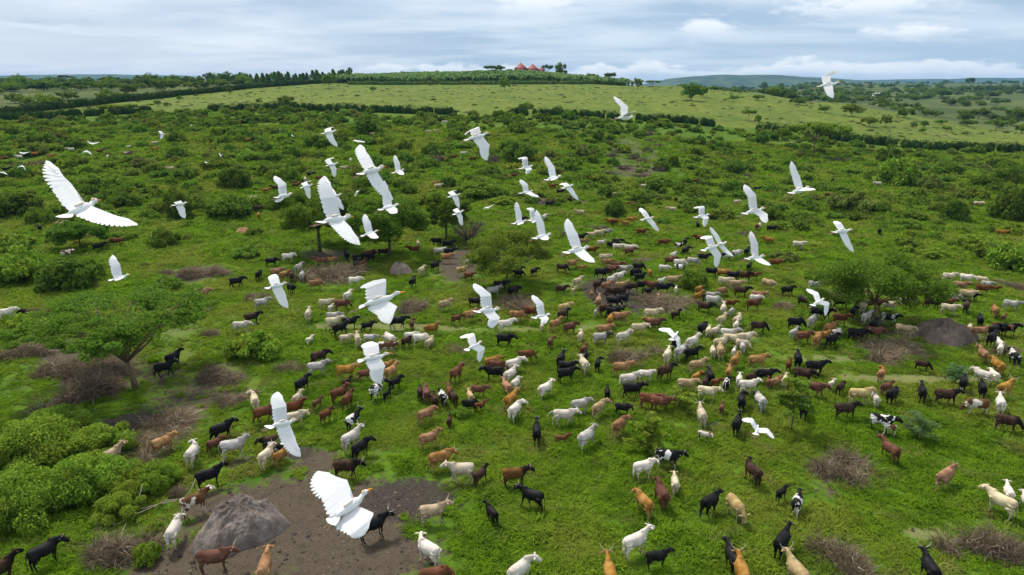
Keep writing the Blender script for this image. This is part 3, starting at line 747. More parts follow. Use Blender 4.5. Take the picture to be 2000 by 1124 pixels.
NEAR = """thicket,-31.92,40.06,7.13,3.65,tall leafy yellow-green bush at the left edge above the black cow
thicket,-26.20,36.49,5.65,3.58,dense leafy green bush in the middle of the lower left thicket
thicket,-28.45,34.08,5.63,3.74,leafy bush with pale stems at the left edge of the lower left thicket
thicket,-28.07,41.34,5.23,2.44,bright green bush at the top of the lower left thicket
thicket,-22.75,36.48,3.61,2.56,bright leafy bush between the fawn cow and the branches
thicket,-33.33,44.93,4.87,1.86,low green bush at the upper edge of the lower left thicket
thicket,-21.72,37.59,2.57,1.72,small leafy bush left of the mud beside the white cow
herb,-19.92,32.43,1.31,0.83,little leafy plant below the pale fallen branches
herb,-19.07,30.20,1.50,1.23,low leafy plant beside the mud at lower left
thicket,-22.84,34.37,3.28,1.62,green bush sloping down to the dead brush at lower left
sapling_bushy,9.16,41.45,2.94,3.27,bushy sapling with feathery leaves over a tan cow
sapling_thin,20.06,44.09,3.09,4.25,tall thin sapling with pale stem in front of a black cow
sapling_low,12.74,47.41,2.98,1.97,low spreading sapling beside two chestnut cattle
sapling_blue,28.31,42.71,2.87,2.54,soft grey-green feathery shrub right of the nursing cow
sapling_blue,37.19,52.65,1.81,1.85,faint grey-green shrub above the sloping cattle trail
herb,-3.68,46.78,1.63,0.91,low green shrub beside a feeding black calf
brush,-44.94,58.63,3.59,1.64,brown dead brush at left edge under the flat-topped acacia
brush,-34.13,49.68,4.74,2.38,tall tangle of brown dead brush left of the acacia trunk
brush,-25.07,45.27,4.22,1.28,pale dead branches heaped above the chestnut cow
brush,-35.58,55.63,4.97,1.47,brown dead brush under the trunk side of the flat-topped acacia
brush,-25.05,42.60,4.29,1.01,low pale dead brush between the chestnut cow and the thicket
brush,-38.89,54.31,3.54,1.50,brown dead brush between the edge brush and the tall tangle
brush,-24.95,53.72,3.33,1.41,grey dead brush right of the pair of black cows
brush,-22.10,49.52,2.28,0.88,flattened dead brush beside the white cow looking left
brush,-41.40,85.08,4.24,1.72,brown dead brush in the open above the flat-topped acacia
brush,-44.98,85.66,1.73,0.90,small dark brush clump left of the open brown brush
brush,-23.43,85.95,6.43,2.12,straw-coloured dead brush in front of the red cattle
brush,-29.47,75.70,2.62,1.14,dark dead brush left of a drooping-winged egret
brush,-38.13,86.01,2.81,1.16,dead brush left of the small black cow
brush,-33.65,71.28,1.47,0.69,small brush clump left of the grey walking cow
brush,-29.99,63.57,2.03,0.82,low dead brush at the left of the bright bush
brush,-11.04,71.61,3.51,1.81,rounded dead brush left of the fawn cow
brush,0.58,73.34,4.28,1.43,dead brush just in front of the tree in the herd
brush,16.73,73.15,5.54,1.30,wide dead brush in front of the mud wallow
brush,17.75,92.08,2.71,0.83,low dead brush above the packed black cattle
brush,10.99,57.90,3.55,1.52,rounded dead brush left of the cream cattle
brush,30.38,71.86,2.95,1.04,pale dead brush right of the white-backed cattle
brush,37.61,77.21,2.31,1.00,dead brush left of the leaning tree
brush,35.01,59.15,4.95,1.40,wide dead brush in front of the leaning tree
brush,20.90,39.36,3.34,1.59,grey rounded dead brush right of the dark calf
brush,17.14,29.81,2.87,1.64,large grey-brown dead brush at the lower right
brush,25.09,30.98,2.63,1.81,mossy tangle of dead brush at the lower right corner
brush,26.53,30.31,1.78,1.59,brown dead brush cut by the lower right corner
brush,-20.89,30.81,3.06,1.72,straw-topped dead brush at the lower left
brush,-19.58,55.46,1.89,0.85,small dead brush left of the grey cow
brush,-5.77,59.71,1.83,0.73,dead brush below the small double-bent egret
brush,46.00,59.15,2.10,1.20,dead brush at the right edge below black cattle
brush,62.06,80.91,2.79,1.08,brown brush at the right edge above grey cow
brush,-20.54,36.43,1.13,0.79,brown dead brush behind the pale fallen branches
dryshrub,-98.08,178.71,2.91,1.51,purple-brown dry shrub right of the upper left scrub
dryshrub,-117.51,164.05,4.39,1.32,left one of two purple-brown dry shrubs left of the upper left scrub
dryshrub,-114.55,165.48,4.42,1.34,right one of two purple-brown dry shrubs left of the upper left scrub
dryshrub,-19.85,178.37,4.50,2.52,left one of two purple-brown dry shrubs left of the big dark bush in scrub
dryshrub,-4.57,181.09,3.23,2.87,right one of two purple-brown dry shrubs left of the big dark bush in scrub
dryshrub,10.26,187.12,2.50,1.60,leftmost of three purple-brown dry shrubs right of the big dark bush in scrub
dryshrub,16.14,189.47,2.53,1.62,second from left of three purple-brown dry shrubs right of the big dark bush in scrub
dryshrub,21.34,206.69,2.44,1.31,rightmost of three purple-brown dry shrubs right of the big dark bush in scrub
dryshrub,27.85,195.95,2.90,1.66,second from left of five purple-brown dry shrubs left of the purple brush patches
dryshrub,17.89,166.26,3.73,1.36,left one of two purple-brown dry shrubs right of the soil scar
dryshrub,12.79,171.65,2.17,1.08,purple-brown dry shrub behind the soil scar
dryshrub,6.19,136.54,5.16,0.90,purple-brown dry shrub left of the soil scar
dryshrub,14.66,114.34,3.67,1.02,right one of two purple-brown dry shrubs right of the soil scar
dryshrub,46.11,236.27,3.81,2.01,leftmost of three purple-brown dry shrubs behind the purple brush patches
dryshrub,54.69,238.18,2.45,1.53,rightmost of three purple-brown dry shrubs behind the purple brush patches
dryshrub,55.41,229.85,3.04,1.29,second from left of three purple-brown dry shrubs right of the purple brush patches
dryshrub,44.77,222.06,2.94,1.40,second from left of three purple-brown dry shrubs behind the purple brush patches
dryshrub,45.61,214.80,2.85,1.36,leftmost of three purple-brown dry shrubs right of the purple brush patches
dryshrub,40.68,207.03,3.06,1.45,purple-brown dry shrub beside the purple brush patches
dryshrub,34.08,194.91,3.18,1.64,rightmost of five purple-brown dry shrubs left of the purple brush patches
dryshrub,36.78,191.45,2.84,1.48,second from left of three purple-brown dry shrubs in front of the purple brush patches
dryshrub,38.54,179.70,3.48,1.76,rightmost of three purple-brown dry shrubs in front of the purple brush patches
dryshrub,31.32,202.81,2.70,1.43,third from left of five purple-brown dry shrubs left of the purple brush patches
dryshrub,29.34,180.90,3.50,1.50,fourth from left of five purple-brown dry shrubs left of the purple brush patches
dryshrub,60.10,174.87,2.35,1.88,purple-brown dry shrub left of the umbrella tree
dryshrub,90.82,219.17,3.57,1.52,left one of two purple-brown dry shrubs in front of the umbrella tree
dryshrub,37.57,109.51,3.69,1.31,purple-brown dry shrub behind the feathery bush
dryshrub,98.87,211.64,8.16,1.64,right one of two purple-brown dry shrubs in front of the umbrella tree
dryshrub,53.41,206.43,4.58,2.32,rightmost of three purple-brown dry shrubs right of the purple brush patches
dryshrub,8.40,109.78,2.52,0.90,purple-brown dry shrub in front of the soil scar
dryshrub,24.62,173.79,5.18,1.11,leftmost of five purple-brown dry shrubs left of the purple brush patches
dryshrub,32.14,172.26,3.86,0.90,leftmost of three purple-brown dry shrubs in front of the purple brush patches"""
def sapling(kind, x, y, W, H, lab):
    rs = np.random.RandomState(int(W*1000) % 999)
    root = link(bpy.data.objects.new('sapling', None)); root.location = (x, y, gz(x, y)); tag(root, lab, 'sapling')
    mb = MB(); cs = []
    nb = {'sapling_bushy': 16, 'sapling_thin': 14, 'sapling_low': 9, 'sapling_blue': 14}[kind]
    mb.tube([(0, 0, -.1), (.05, .03, H*.4), (-.04, .05, H*.75), (0, 0, H*.97)], [.06, .045, .03, .01], 6)
    for i in range(nb):
        z0 = H*((.12 if kind != 'sapling_thin' else .35)+.6*i/nb); a = rs.rand()*6.28; L = W/2*(.55+.45*rs.rand())*(1.1-.5*i/nb)
        p0 = np.array((0, 0, z0)); p2 = np.array((L*math.cos(a), L*math.sin(a), z0+H*.12*rs.rand()+.1))
        p1 = (p0+p2)/2+np.array((0, 0, .18))
        mb.tube([p0, p1, p2], [.022, .014, .005], 4)
        for t in np.linspace(.2, 1, 9):
            q = p0*(1-t)**2+2*p1*t*(1-t)+p2*t*t
            cs.append(q+rs.normal(size=3)*.06); 
    cs = np.array(cs); n = {'sapling_blue': 3200, 'sapling_low': 2000}.get(kind, 7500)
    P = clump_points(cs, np.full(len(cs), .26 if kind != 'sapling_blue' else .30), n, rs, .45, .3)
    V, F = leaves(P, .105 if kind != 'sapling_blue' else .07, .9, rs=rs, long=2.2)
    link(bpy.data.objects.new('stem', mb.mesh('stem', [M['bark']], True)), root)
    link(bpy.data.objects.new('leaves', mesh_np('leaves', V, F, [M['leaf_blue' if kind == 'sapling_blue' else 'leaf_bright' if kind != 'sapling_thin' else 'leaf_mid']])), root)
brush_v = [dead_twigs(61+k, 2400, .72, .0075, 1.0, .62, M['twig']) for k in range(6)]
dry_v = [dead_twigs(71+k, 420, .8, .022, .9, .35, M['twig_purple'], 'dry_twigs') for k in range(2)]
for i, l in enumerate(NEAR.split('\n')):
    k, x, y, W, H, lab = l.split(','); x, y, W, H = map(float, (x, y, W, H)); lab = lab.replace(';', ',')
    if k == 'brush': put('brush_pile', brush_v[i % 6], x, y, W*1.08, H*1.05, lab, 'brush pile', 'dead brush piles', 0., .7)
    elif k == 'dryshrub': put('dry_shrub', dry_v[i % 2], x, y, W, H, lab, 'shrub', 'dry purple-brown shrubs', 0., .7)
    elif k in ('thicket', 'herb'): put('leafy_bush' if k == 'thicket' else 'leafy_plant', bmesh_for(k, i, 2 if k == 'thicket' else 1), x, y, W, H*(.85 if k == 'thicket' else 1), lab, 'bush' if k == 'thicket' else 'plant')
    else: sapling(k, x, y, W, H, lab)

# pale fallen branches beside the mound
def fallen_branches():
    mb = MB(); rs = np.random.RandomState(3)
    x0, y0 = -23.2, 33.9
    z = gz(x0, y0)
    P = [[(0,0,.1),(1.2,.5,.25),(2.4,.9,.35),(3.6,1.6,.3),(4.6,2.3,.2)], [(1.2,.5,.25),(1.4,.9,.9),(1.5,1.2,1.5)], [(.9,-.6,.1),(1.6,.1,.3),(2.4,.9,.35)], [(2.4,.9,.35),(3.0,.8,.7),(3.7,1.1,.6)], [(0,0,.1),(-.5,.4,.5),(-.7,.6,.9)], [(.2,-1.2,.05),(.5,-.7,.2),(.9,-.6,.1)], [(3.6,1.6,.3),(3.9,2.1,.7),(4.0,2.5,1.1)]]
    for p in P: mb.tube(p, list(np.linspace(.045, .015, len(p))), 5)
    m, n = newmat('pale_wood'); g = n.n('ShaderNodeTexCoord'); k = n.noise(g.outputs['Object'], 5, 4, .6)
    finish(n, n.mix(k, c4(.22,.18,.13), c4(.42,.37,.29)), .85)
    o = link(bpy.data.objects.new('fallen_branch', mb.mesh('fallen_branch', [m], True))); o.location = (x0, y0, z)
    tag(o, 'pale forked fallen branches lying beside the mud left of the big mound', 'branch')
fallen_branches()

# ------------------------------------------------------------------ termite mounds
def mound_mat(name, a, b, c):
    m, n = newmat(name)
    g = n.n('ShaderNodeNewGeometry'); P = g.outputs['Position']
    k = n.noise(P, .8, 7, .7, .6); k2 = n.noise(P, 5., 6, .75)
    col = n.mix(n.ss(k, .38, .64), c4(*a), c4(*b)); col = n.mix(n.math('MULTIPLY', n.ss(k2, .5, .7), .5), col, c4(*c))
    finish(n, col, .95, n.math('ADD', k, n.math('MULTIPLY', k2, .5)), .9, .12, spec=.1)
    return m
MM = [mound_mat('mound_grey', (.125,.102,.088), (.245,.208,.185), (.095,.078,.055)), mound_mat('mound_brown', (.125,.098,.08), (.205,.16,.13), (.13,.10,.075)),
      mound_mat('mound_pink', (.22,.17,.14), (.32,.25,.21), (.2,.16,.13)), mound_mat('mound_red', (.26,.13,.07), (.36,.2,.12), (.2,.12,.08))]
MOUNDS = """-15.23,32.79,4.31,3.09,large grey termite mound on bare mud at lower left
43.13,63.99,5.53,1.71,low brown termite mound behind the calves at right
-14.81,87.35,2.72,1.62,small pinkish termite mound above the white horned cow
-44.36,111.02,2.88,0.69,small reddish earth heap in the grass; upper left"""
def mound(i, x, y, W, H, lab):
    nr, na = 70, 150; V = []; rs = np.random.RandomState(i)
    r = np.linspace(0, 1, nr)[:, None]; th = np.linspace(0, 2*math.pi, na, endpoint=False)[None]
    lob = 1+.12*np.sin(th*2+i)+.07*np.sin(th*3+1.3)+.05*np.sin(th*7+.5)
    X = r*np.cos(th)*lob*1.08; Y = r*np.sin(th)*lob*1.08
    prof = np.clip(1-r**2.5, 0, 1)**1.0
    n1 = fbm(X*2.2+5, Y*2.2+i*7, 21, 5)-.5; n2 = fbm(X*9, Y*9, 23, 4)-.5
    rid = 1-np.abs(fbm(X*3.1+9, Y*3.1, 27, 4)-.5)*4
    gul = 1-np.abs(fbm(np.cos(th)*3.2+r*.9, np.sin(th)*3.2+r*.9, 31, 3)-.5)*5
    Z = prof+n1*.45*np.minimum(1, (1-r)*3)+n2*.11*np.minimum(1, (1-r)*5)-.13*np.clip(gul, 0, 1)*np.sin(np.clip(r, 0, 1)*math.pi)-.07*np.clip(rid, 0, 1)*(1-r)-.03*r
    Zs = Z*H*(.62 if i == 0 else 1.); Zs[-1] = -.35
    P = np.stack([X*W/2+n2*.2*0, Y*W/2, Zs], -1).reshape(-1, 3)
    gi = ground_z(P[:, 0]+x, P[:, 1]+y)-gz(x, y); P[:, 2] += gi*np.repeat(r[:, 0], na)
    F = []
    for a in range(nr-1):
        for b in range(na): F.append((a*na+b, (a+1)*na+b, (a+1)*na+(b+1) % na, a*na+(b+1) % na))
    me = mesh_np('termite_mound', P, np.array(F), [MM[i]], None, True)
    o = link(bpy.data.objects.new('termite_mound' if i < 3 else 'earth_heap', me)); o.location = (x, y, gz(x, y))
    tag(o, lab, 'mound' if i < 3 else 'earth heap')
for i, l in enumerate(MOUNDS.split('\n')):
    x, y, W, H, lab = l.split(','); mound(i, float(x), float(y), float(W), float(H), lab.replace(';', ','))

# ------------------------------------------------------------------ hedges, conifers, bananas, house
def hedge(pts, h, w, lab, gap, seed, mat):
    rs = np.random.RandomState(seed); C_ = []; Rd = []
    for (x0, y0), (x1, y1) in zip(pts[:-1], pts[1:]):
        L = math.hypot(x1-x0, y1-y0); n = max(2, int(L/.9))
        for k in range(n):
            t = k/n; x = x0+(x1-x0)*t; y = y0+(y1-y0)*t
            if vnoise(x/9., y/9., seed) < gap: continue
            hh = h*(.7+.6*float(vnoise(x/4., y/4., seed+1)))
            for q in range(2):
                C_.append((x+rs.normal()*w*.35, y+rs.normal()*w*.35, hh*(.3+.45*q))); Rd.append(w*(.5+.35*rs.rand()))
    C_ = np.array(C_); Rd = np.array(Rd); C_[:, 2] += ground_z(C_[:, 0], C_[:, 1])
    n = min(110000, len(C_)*60)
    P = clump_points(C_, Rd, n, rs, .9, .6); V, F = leaves(P, .27, .3, rs=rs)
    CV_, CF = [V], [F]; off = len(V)
    th = np.arange(8)/8*2*math.pi
    for (cx, cy_, cz), r_ in zip(C_[::2], Rd[::2]):
        rr = w*(.42+.16*rs.rand()); hh = h*.42*(.75+.5*rs.rand()); g0 = gz(cx, cy_)
        ring = [np.stack([cx+np.cos(th)*rr*q*(1+.2*rs.rand(8)), cy_+np.sin(th)*rr*q*(1+.2*rs.rand(8)), np.full(8, g0+z_)+.12*rs.rand(8)], -1) for q, z_ in ((.9, 0), (1.05, hh*.8), (.85, hh*1.6), (.3, hh*2.)) ]
        CV_.append(np.concatenate(ring)); f = []
        for i in range(3):
            for j in range(8): f.append((off+i*8+j, off+i*8+(j+1) % 8, off+i*8+8+(j+1) % 8, off+i*8+8+j))
        f.append((off+24, off+26, off+28, off+30)); CF.append(np.array(f)); off += 32
    o = link(bpy.data.objects.new('hedge', mesh_np('hedge', np.concatenate(CV_), np.concatenate(CF), [M[mat]]))); tag(o, lab, 'hedge')
hedge(HEDGES[0], 2.8, 1.9, 'long broken dark hedge between the green scrub and the pale pasture', .30, 2, 'leaf_hedge')
hedge(HEDGES[1], 3.4, 2.3, 'continuous dark hedge running diagonally uphill at upper left', .0, 5, 'leaf_hedge')
hedge(HEDGES[2], 2.6, 2.2, 'low hedge along the foot of the banana grove', .1, 8, 'leaf_far')
def conifers():
    rs = np.random.RandomState(9); mb = MB(); C_ = []
    cs = []; rad = []
    for z in np.linspace(.12, .95, 9):
        for k in range(5):
            a = rs.rand()*6.28; r = .30*(1-z)+.05; cs.append((r*math.cos(a), r*math.sin(a), z)); rad.append(.17*(1.1-z)+.05)
    P = clump_points(np.array(cs), np.array(rad), 420, rs, 1.2, .5); V, F = leaves(P, .12, .1, rs=rs)
    cm = mesh_np('crown', V, F, [M['leaf_dark']]); mb.tube([(0, 0, -.05), (0, 0, .5)], [.03, .02], 5); tm = mb.mesh('trunk', [M['bark_dark']])
    px = [470+i*5.2+rs.normal()*1.0 for i in range(42)]
    for i, p in enumerate(px):
        y = 612+rs.normal()*4; x = (p-1000)/FPX*y*.958; h = 7.4*(.75+.5*rs.rand())
        if i % 7 == 5: continue
        root = link(bpy.data.objects.new('conifer', None)); root.location = (x, y, gz(x, y)); root.scale = (h*.95, h*.95, h)
        tag(root, 'small dark conifer in the row along the left skyline', 'conifer', 'conifers lined up along the left skyline')
        link(bpy.data.objects.new('crown', cm), root); link(bpy.data.objects.new('trunk', tm), root)
conifers()
def instance_points(name, pts, scl, rot, meshes, mat_kind, label=None, tilt=None):
    """one object that scatters the given meshes on the given points with geometry nodes"""
    src = bpy.data.collections.new(name+'_source')
    for i, me in enumerate(meshes):
        so = bpy.data.objects.new(f'{name}_source', me); src.objects.link(so)
    me = bpy.data.meshes.new(name); me.vertices.add(len(pts)); me.vertices.foreach_set('co', np.asarray(pts, np.float32).ravel())
    a = me.attributes.new('scl', 'FLOAT_VECTOR', 'POINT'); a.data.foreach_set('vector', np.asarray(scl, np.float32).ravel())
    a = me.attributes.new('rot', 'FLOAT_VECTOR', 'POINT'); a.data.foreach_set('vector', np.asarray(rot, np.float32).ravel())
    a = me.attributes.new('pick', 'INT', 'POINT'); a.data.foreach_set('value', rng.randint(0, len(meshes), len(pts)).astype(np.int32))
    o = link(bpy.data.objects.new(name, me)); tag(o, label, None, None, mat_kind)
    ng = bpy.data.node_groups.new(name+'_scatter', 'GeometryNodeTree')
    ng.interface.new_socket('Geometry', in_out='INPUT', socket_type='NodeSocketGeometry'); ng.interface.new_socket('Geometry', in_out='OUTPUT', socket_type='NodeSocketGeometry')
    N = ng.nodes; Lk = ng.links
    gi = N.new('NodeGroupInput'); go = N.new('NodeGroupOutput')
    ci = N.new('GeometryNodeCollectionInfo'); ci.inputs['Collection'].default_value = src; ci.inputs['Separate Children'].default_value = True; ci.inputs['Reset Children'].default_value = True
    ip = N.new('GeometryNodeInstanceOnPoints'); ip.inputs['Pick Instance'].default_value = True
    def attr(nm, t):
        q = N.new('GeometryNodeInputNamedAttribute'); q.data_type = t; q.inputs['Name'].default_value = nm; return q.outputs['Attribute']
    Lk.new(gi.outputs[0], ip.inputs['Points']); Lk.new(ci.outputs[0], ip.inputs['Instance'])
    Lk.new(attr('scl', 'FLOAT_VECTOR'), ip.inputs['Scale']); 
    e2r = N.new('FunctionNodeEulerToRotation'); Lk.new(attr('rot', 'FLOAT_VECTOR'), e2r.inputs[0]); Lk.new(e2r.outputs[0], ip.inputs['Rotation'])
    Lk.new(attr('pick', 'INT'), ip.inputs['Instance Index']); Lk.new(ip.outputs[0], go.inputs[0])
    md = o.modifiers.new('scatter', 'NODES'); md.node_group = ng
    return o
def bananas():
    ms = []
    for s in range(2):
        rs = np.random.RandomState(80+s); V = []; F = []; k = 0
        for i in range(11):
            a = rs.rand()*6.28; L = 1.9*(.7+.4*rs.rand()); w = .26; el = .35+.9*rs.rand()
            prev = np.array((0, 0, 1.9))
            d = np.array((math.cos(a), math.sin(a), 0)); sd = np.array((-math.sin(a), math.cos(a), 0))
            for j in range(5):
                t = j/4; p = prev+d*L*t*math.cos(el)+np.array((0, 0, L*(t*math.sin(el)*1.1-.75*t*t)))
                ww = w*(math.sin(math.pi*min(.98, t*.9+.08)))+.02
                V += [p-sd*ww, p+sd*ww]
                if j: F.append((k+2*j-2, k+2*j-1, k+2*j+1, k+2*j))
            k += 10
        mb = MB(); mb.tube([(0, 0, -.2), (0, 0, 1.2), (0, 0, 2.)], [.16, .12, .08], 5)
        ms.append(mesh_join('banana_plant', [(np.array(V), np.array(F), 0)], mb, [M['leaf_banana'], M['leaf_mid']]))
    n = 3600; rs = np.random.RandomState(3)
    P = []
    while len(P) < n:
        a = rs.uniform(-.245, .165); y = rs.uniform(566, 700); x = a*y
        if a > .03 and rs.rand() < (a-.03)*4: continue
        P.append((x, y))
    P = np.array(P); z = ground_z(P[:, 0], P[:, 1])
    sc = rs.uniform(1.5, 2.5, n)[:, None]*np.ones((1, 3)); rt = np.stack([rs.normal(size=n)*.05, rs.normal(size=n)*.05, rs.rand(n)*6.28], -1)
    instance_points('banana_grove', np.column_stack([P, z]), sc, rt, ms, 'stuff', 'dense banana plantation covering the hilltop')
bananas()
def farmhouse():
    m, n = newmat('red_roof'); g = n.n('ShaderNodeTexCoord')
    k = n.noise(g.outputs['Object'], .8, 4, .6); wv = n.n('ShaderNodeTexWave', {'Vector': g.outputs['Object'], 'Scale': 1.6, 'Distortion': 0.}, bands_direction='X')
    finish(n, n.mix(n.ss(k, .3, .7), c4(.22,.045,.045), c4(.30,.075,.065)), .55, wv.outputs[1], .4, .05)
    mw, nw = newmat('house_wall'); finish(nw, c4(.42,.25,.17), .9)
    mg, ng_ = newmat('window_dark'); finish(ng_, c4(.02,.025,.03), .2)
    y0 = 640
    for (px, w, h, hw, lab) in ((1017, 12.5, 5.2, 3.2, 'house with a steep red pyramid roof, left one on the hilltop'), (1040, 11.5, 4.8, 3.2, 'house with a steep red pyramid roof, middle one on the hilltop'), (1057, 7.5, 2.6, 3.2, 'low annex with a small red roof right of the pyramid roofs')):
        x = (px-1000)/FPX*y0*.958; z = gz(x, y0)
        root = link(bpy.data.objects.new('farmhouse', None)); root.location = (x, y0+(px-1017)*.1, z+3.4); tag(root, lab, 'house', 'red-roofed houses on the hilltop')
        b = MB(); b.box((-w*.42, -w*.42, -4.5), (w*.42, w*.42, hw)); link(bpy.data.objects.new('wall', b.mesh('wall', [mw], False)), root)
        r = MB(); e = w/2; r.add([(-e,-e,hw-.15),(e,-e,hw-.15),(e,e,hw-.15),(-e,e,hw-.15),(-.3,0,hw+h),(.3,0,hw+h),(-e,-e,hw+.05),(e,-e,hw+.05),(e,e,hw+.05),(-e,e,hw+.05)],
                             [(0,3,2,1),(6,7,5,4),(8,9,4,5),(0,1,7,6),(1,2,8,7),(2,3,9,8),(3,0,6,9)], [(7,8,5),(9,6,4)])
        link(bpy.data.objects.new('roof', r.mesh('roof', [m], False)), root)
        for q in (-.22, .22):
            f = MB(); f.box((q*w-.55, -w*.42-.06, .9), (q*w+.55, -w*.42+.02, 2.2)); link(bpy.data.objects.new('window', f.mesh('window', [mg], False)), root)
    mt, nt2 = newmat('tin_roof'); finish(nt2, c4(.65,.66,.66), .5)
    for (px, py_d, w, hw, lab, red) in ((1725, 1050, 15, 2.6, 'long white-roofed shed on the far valley slope at right', 0), (1713, 1040, 6, 2.4, 'small white-roofed hut left of the long shed', 0), (1458, 1250, 16, 2.5, 'low reddish farm building on the valley skyline under the blue hill', 1), (391, 640, 8, 3., 'white shed among dark trees on the left skyline', 0), (40, 900, 26, 3., 'low pale building at the far left horizon', 1)):
        x = (px-1000)/FPX*py_d*.958; z = gz(x, py_d)
        root = link(bpy.data.objects.new('farm_shed', None)); root.location = (x, py_d, z+.8); tag(root, lab, 'shed')
        b = MB(); b.box((-w/2, -3, -2), (w/2, 3, hw)); link(bpy.data.objects.new('wall', b.mesh('wall', [mw if red else mt], False)), root)
        r = MB(); r.add([(-w/2-.4,-3.6,hw-.05),(w/2+.4,-3.6,hw-.05),(w/2+.4,0,hw+1.5),(-w/2-.4,0,hw+1.5),(w/2+.4,3.6,hw-.05),(-w/2-.4,3.6,hw-.05)], [(0,1,2,3),(3,2,4,5),(0,5,4,1)], [(0,3,5),(1,4,2)])
        link(bpy.data.objects.new('roof', r.mesh('roof', [m if red else mt], False)), root)
        b = MB(); b.box((-.5, -3.05, 0), (.5, -2.95, 2.)); link(bpy.data.objects.new('door', b.mesh('door', [mg], False)), root)
farmhouse()

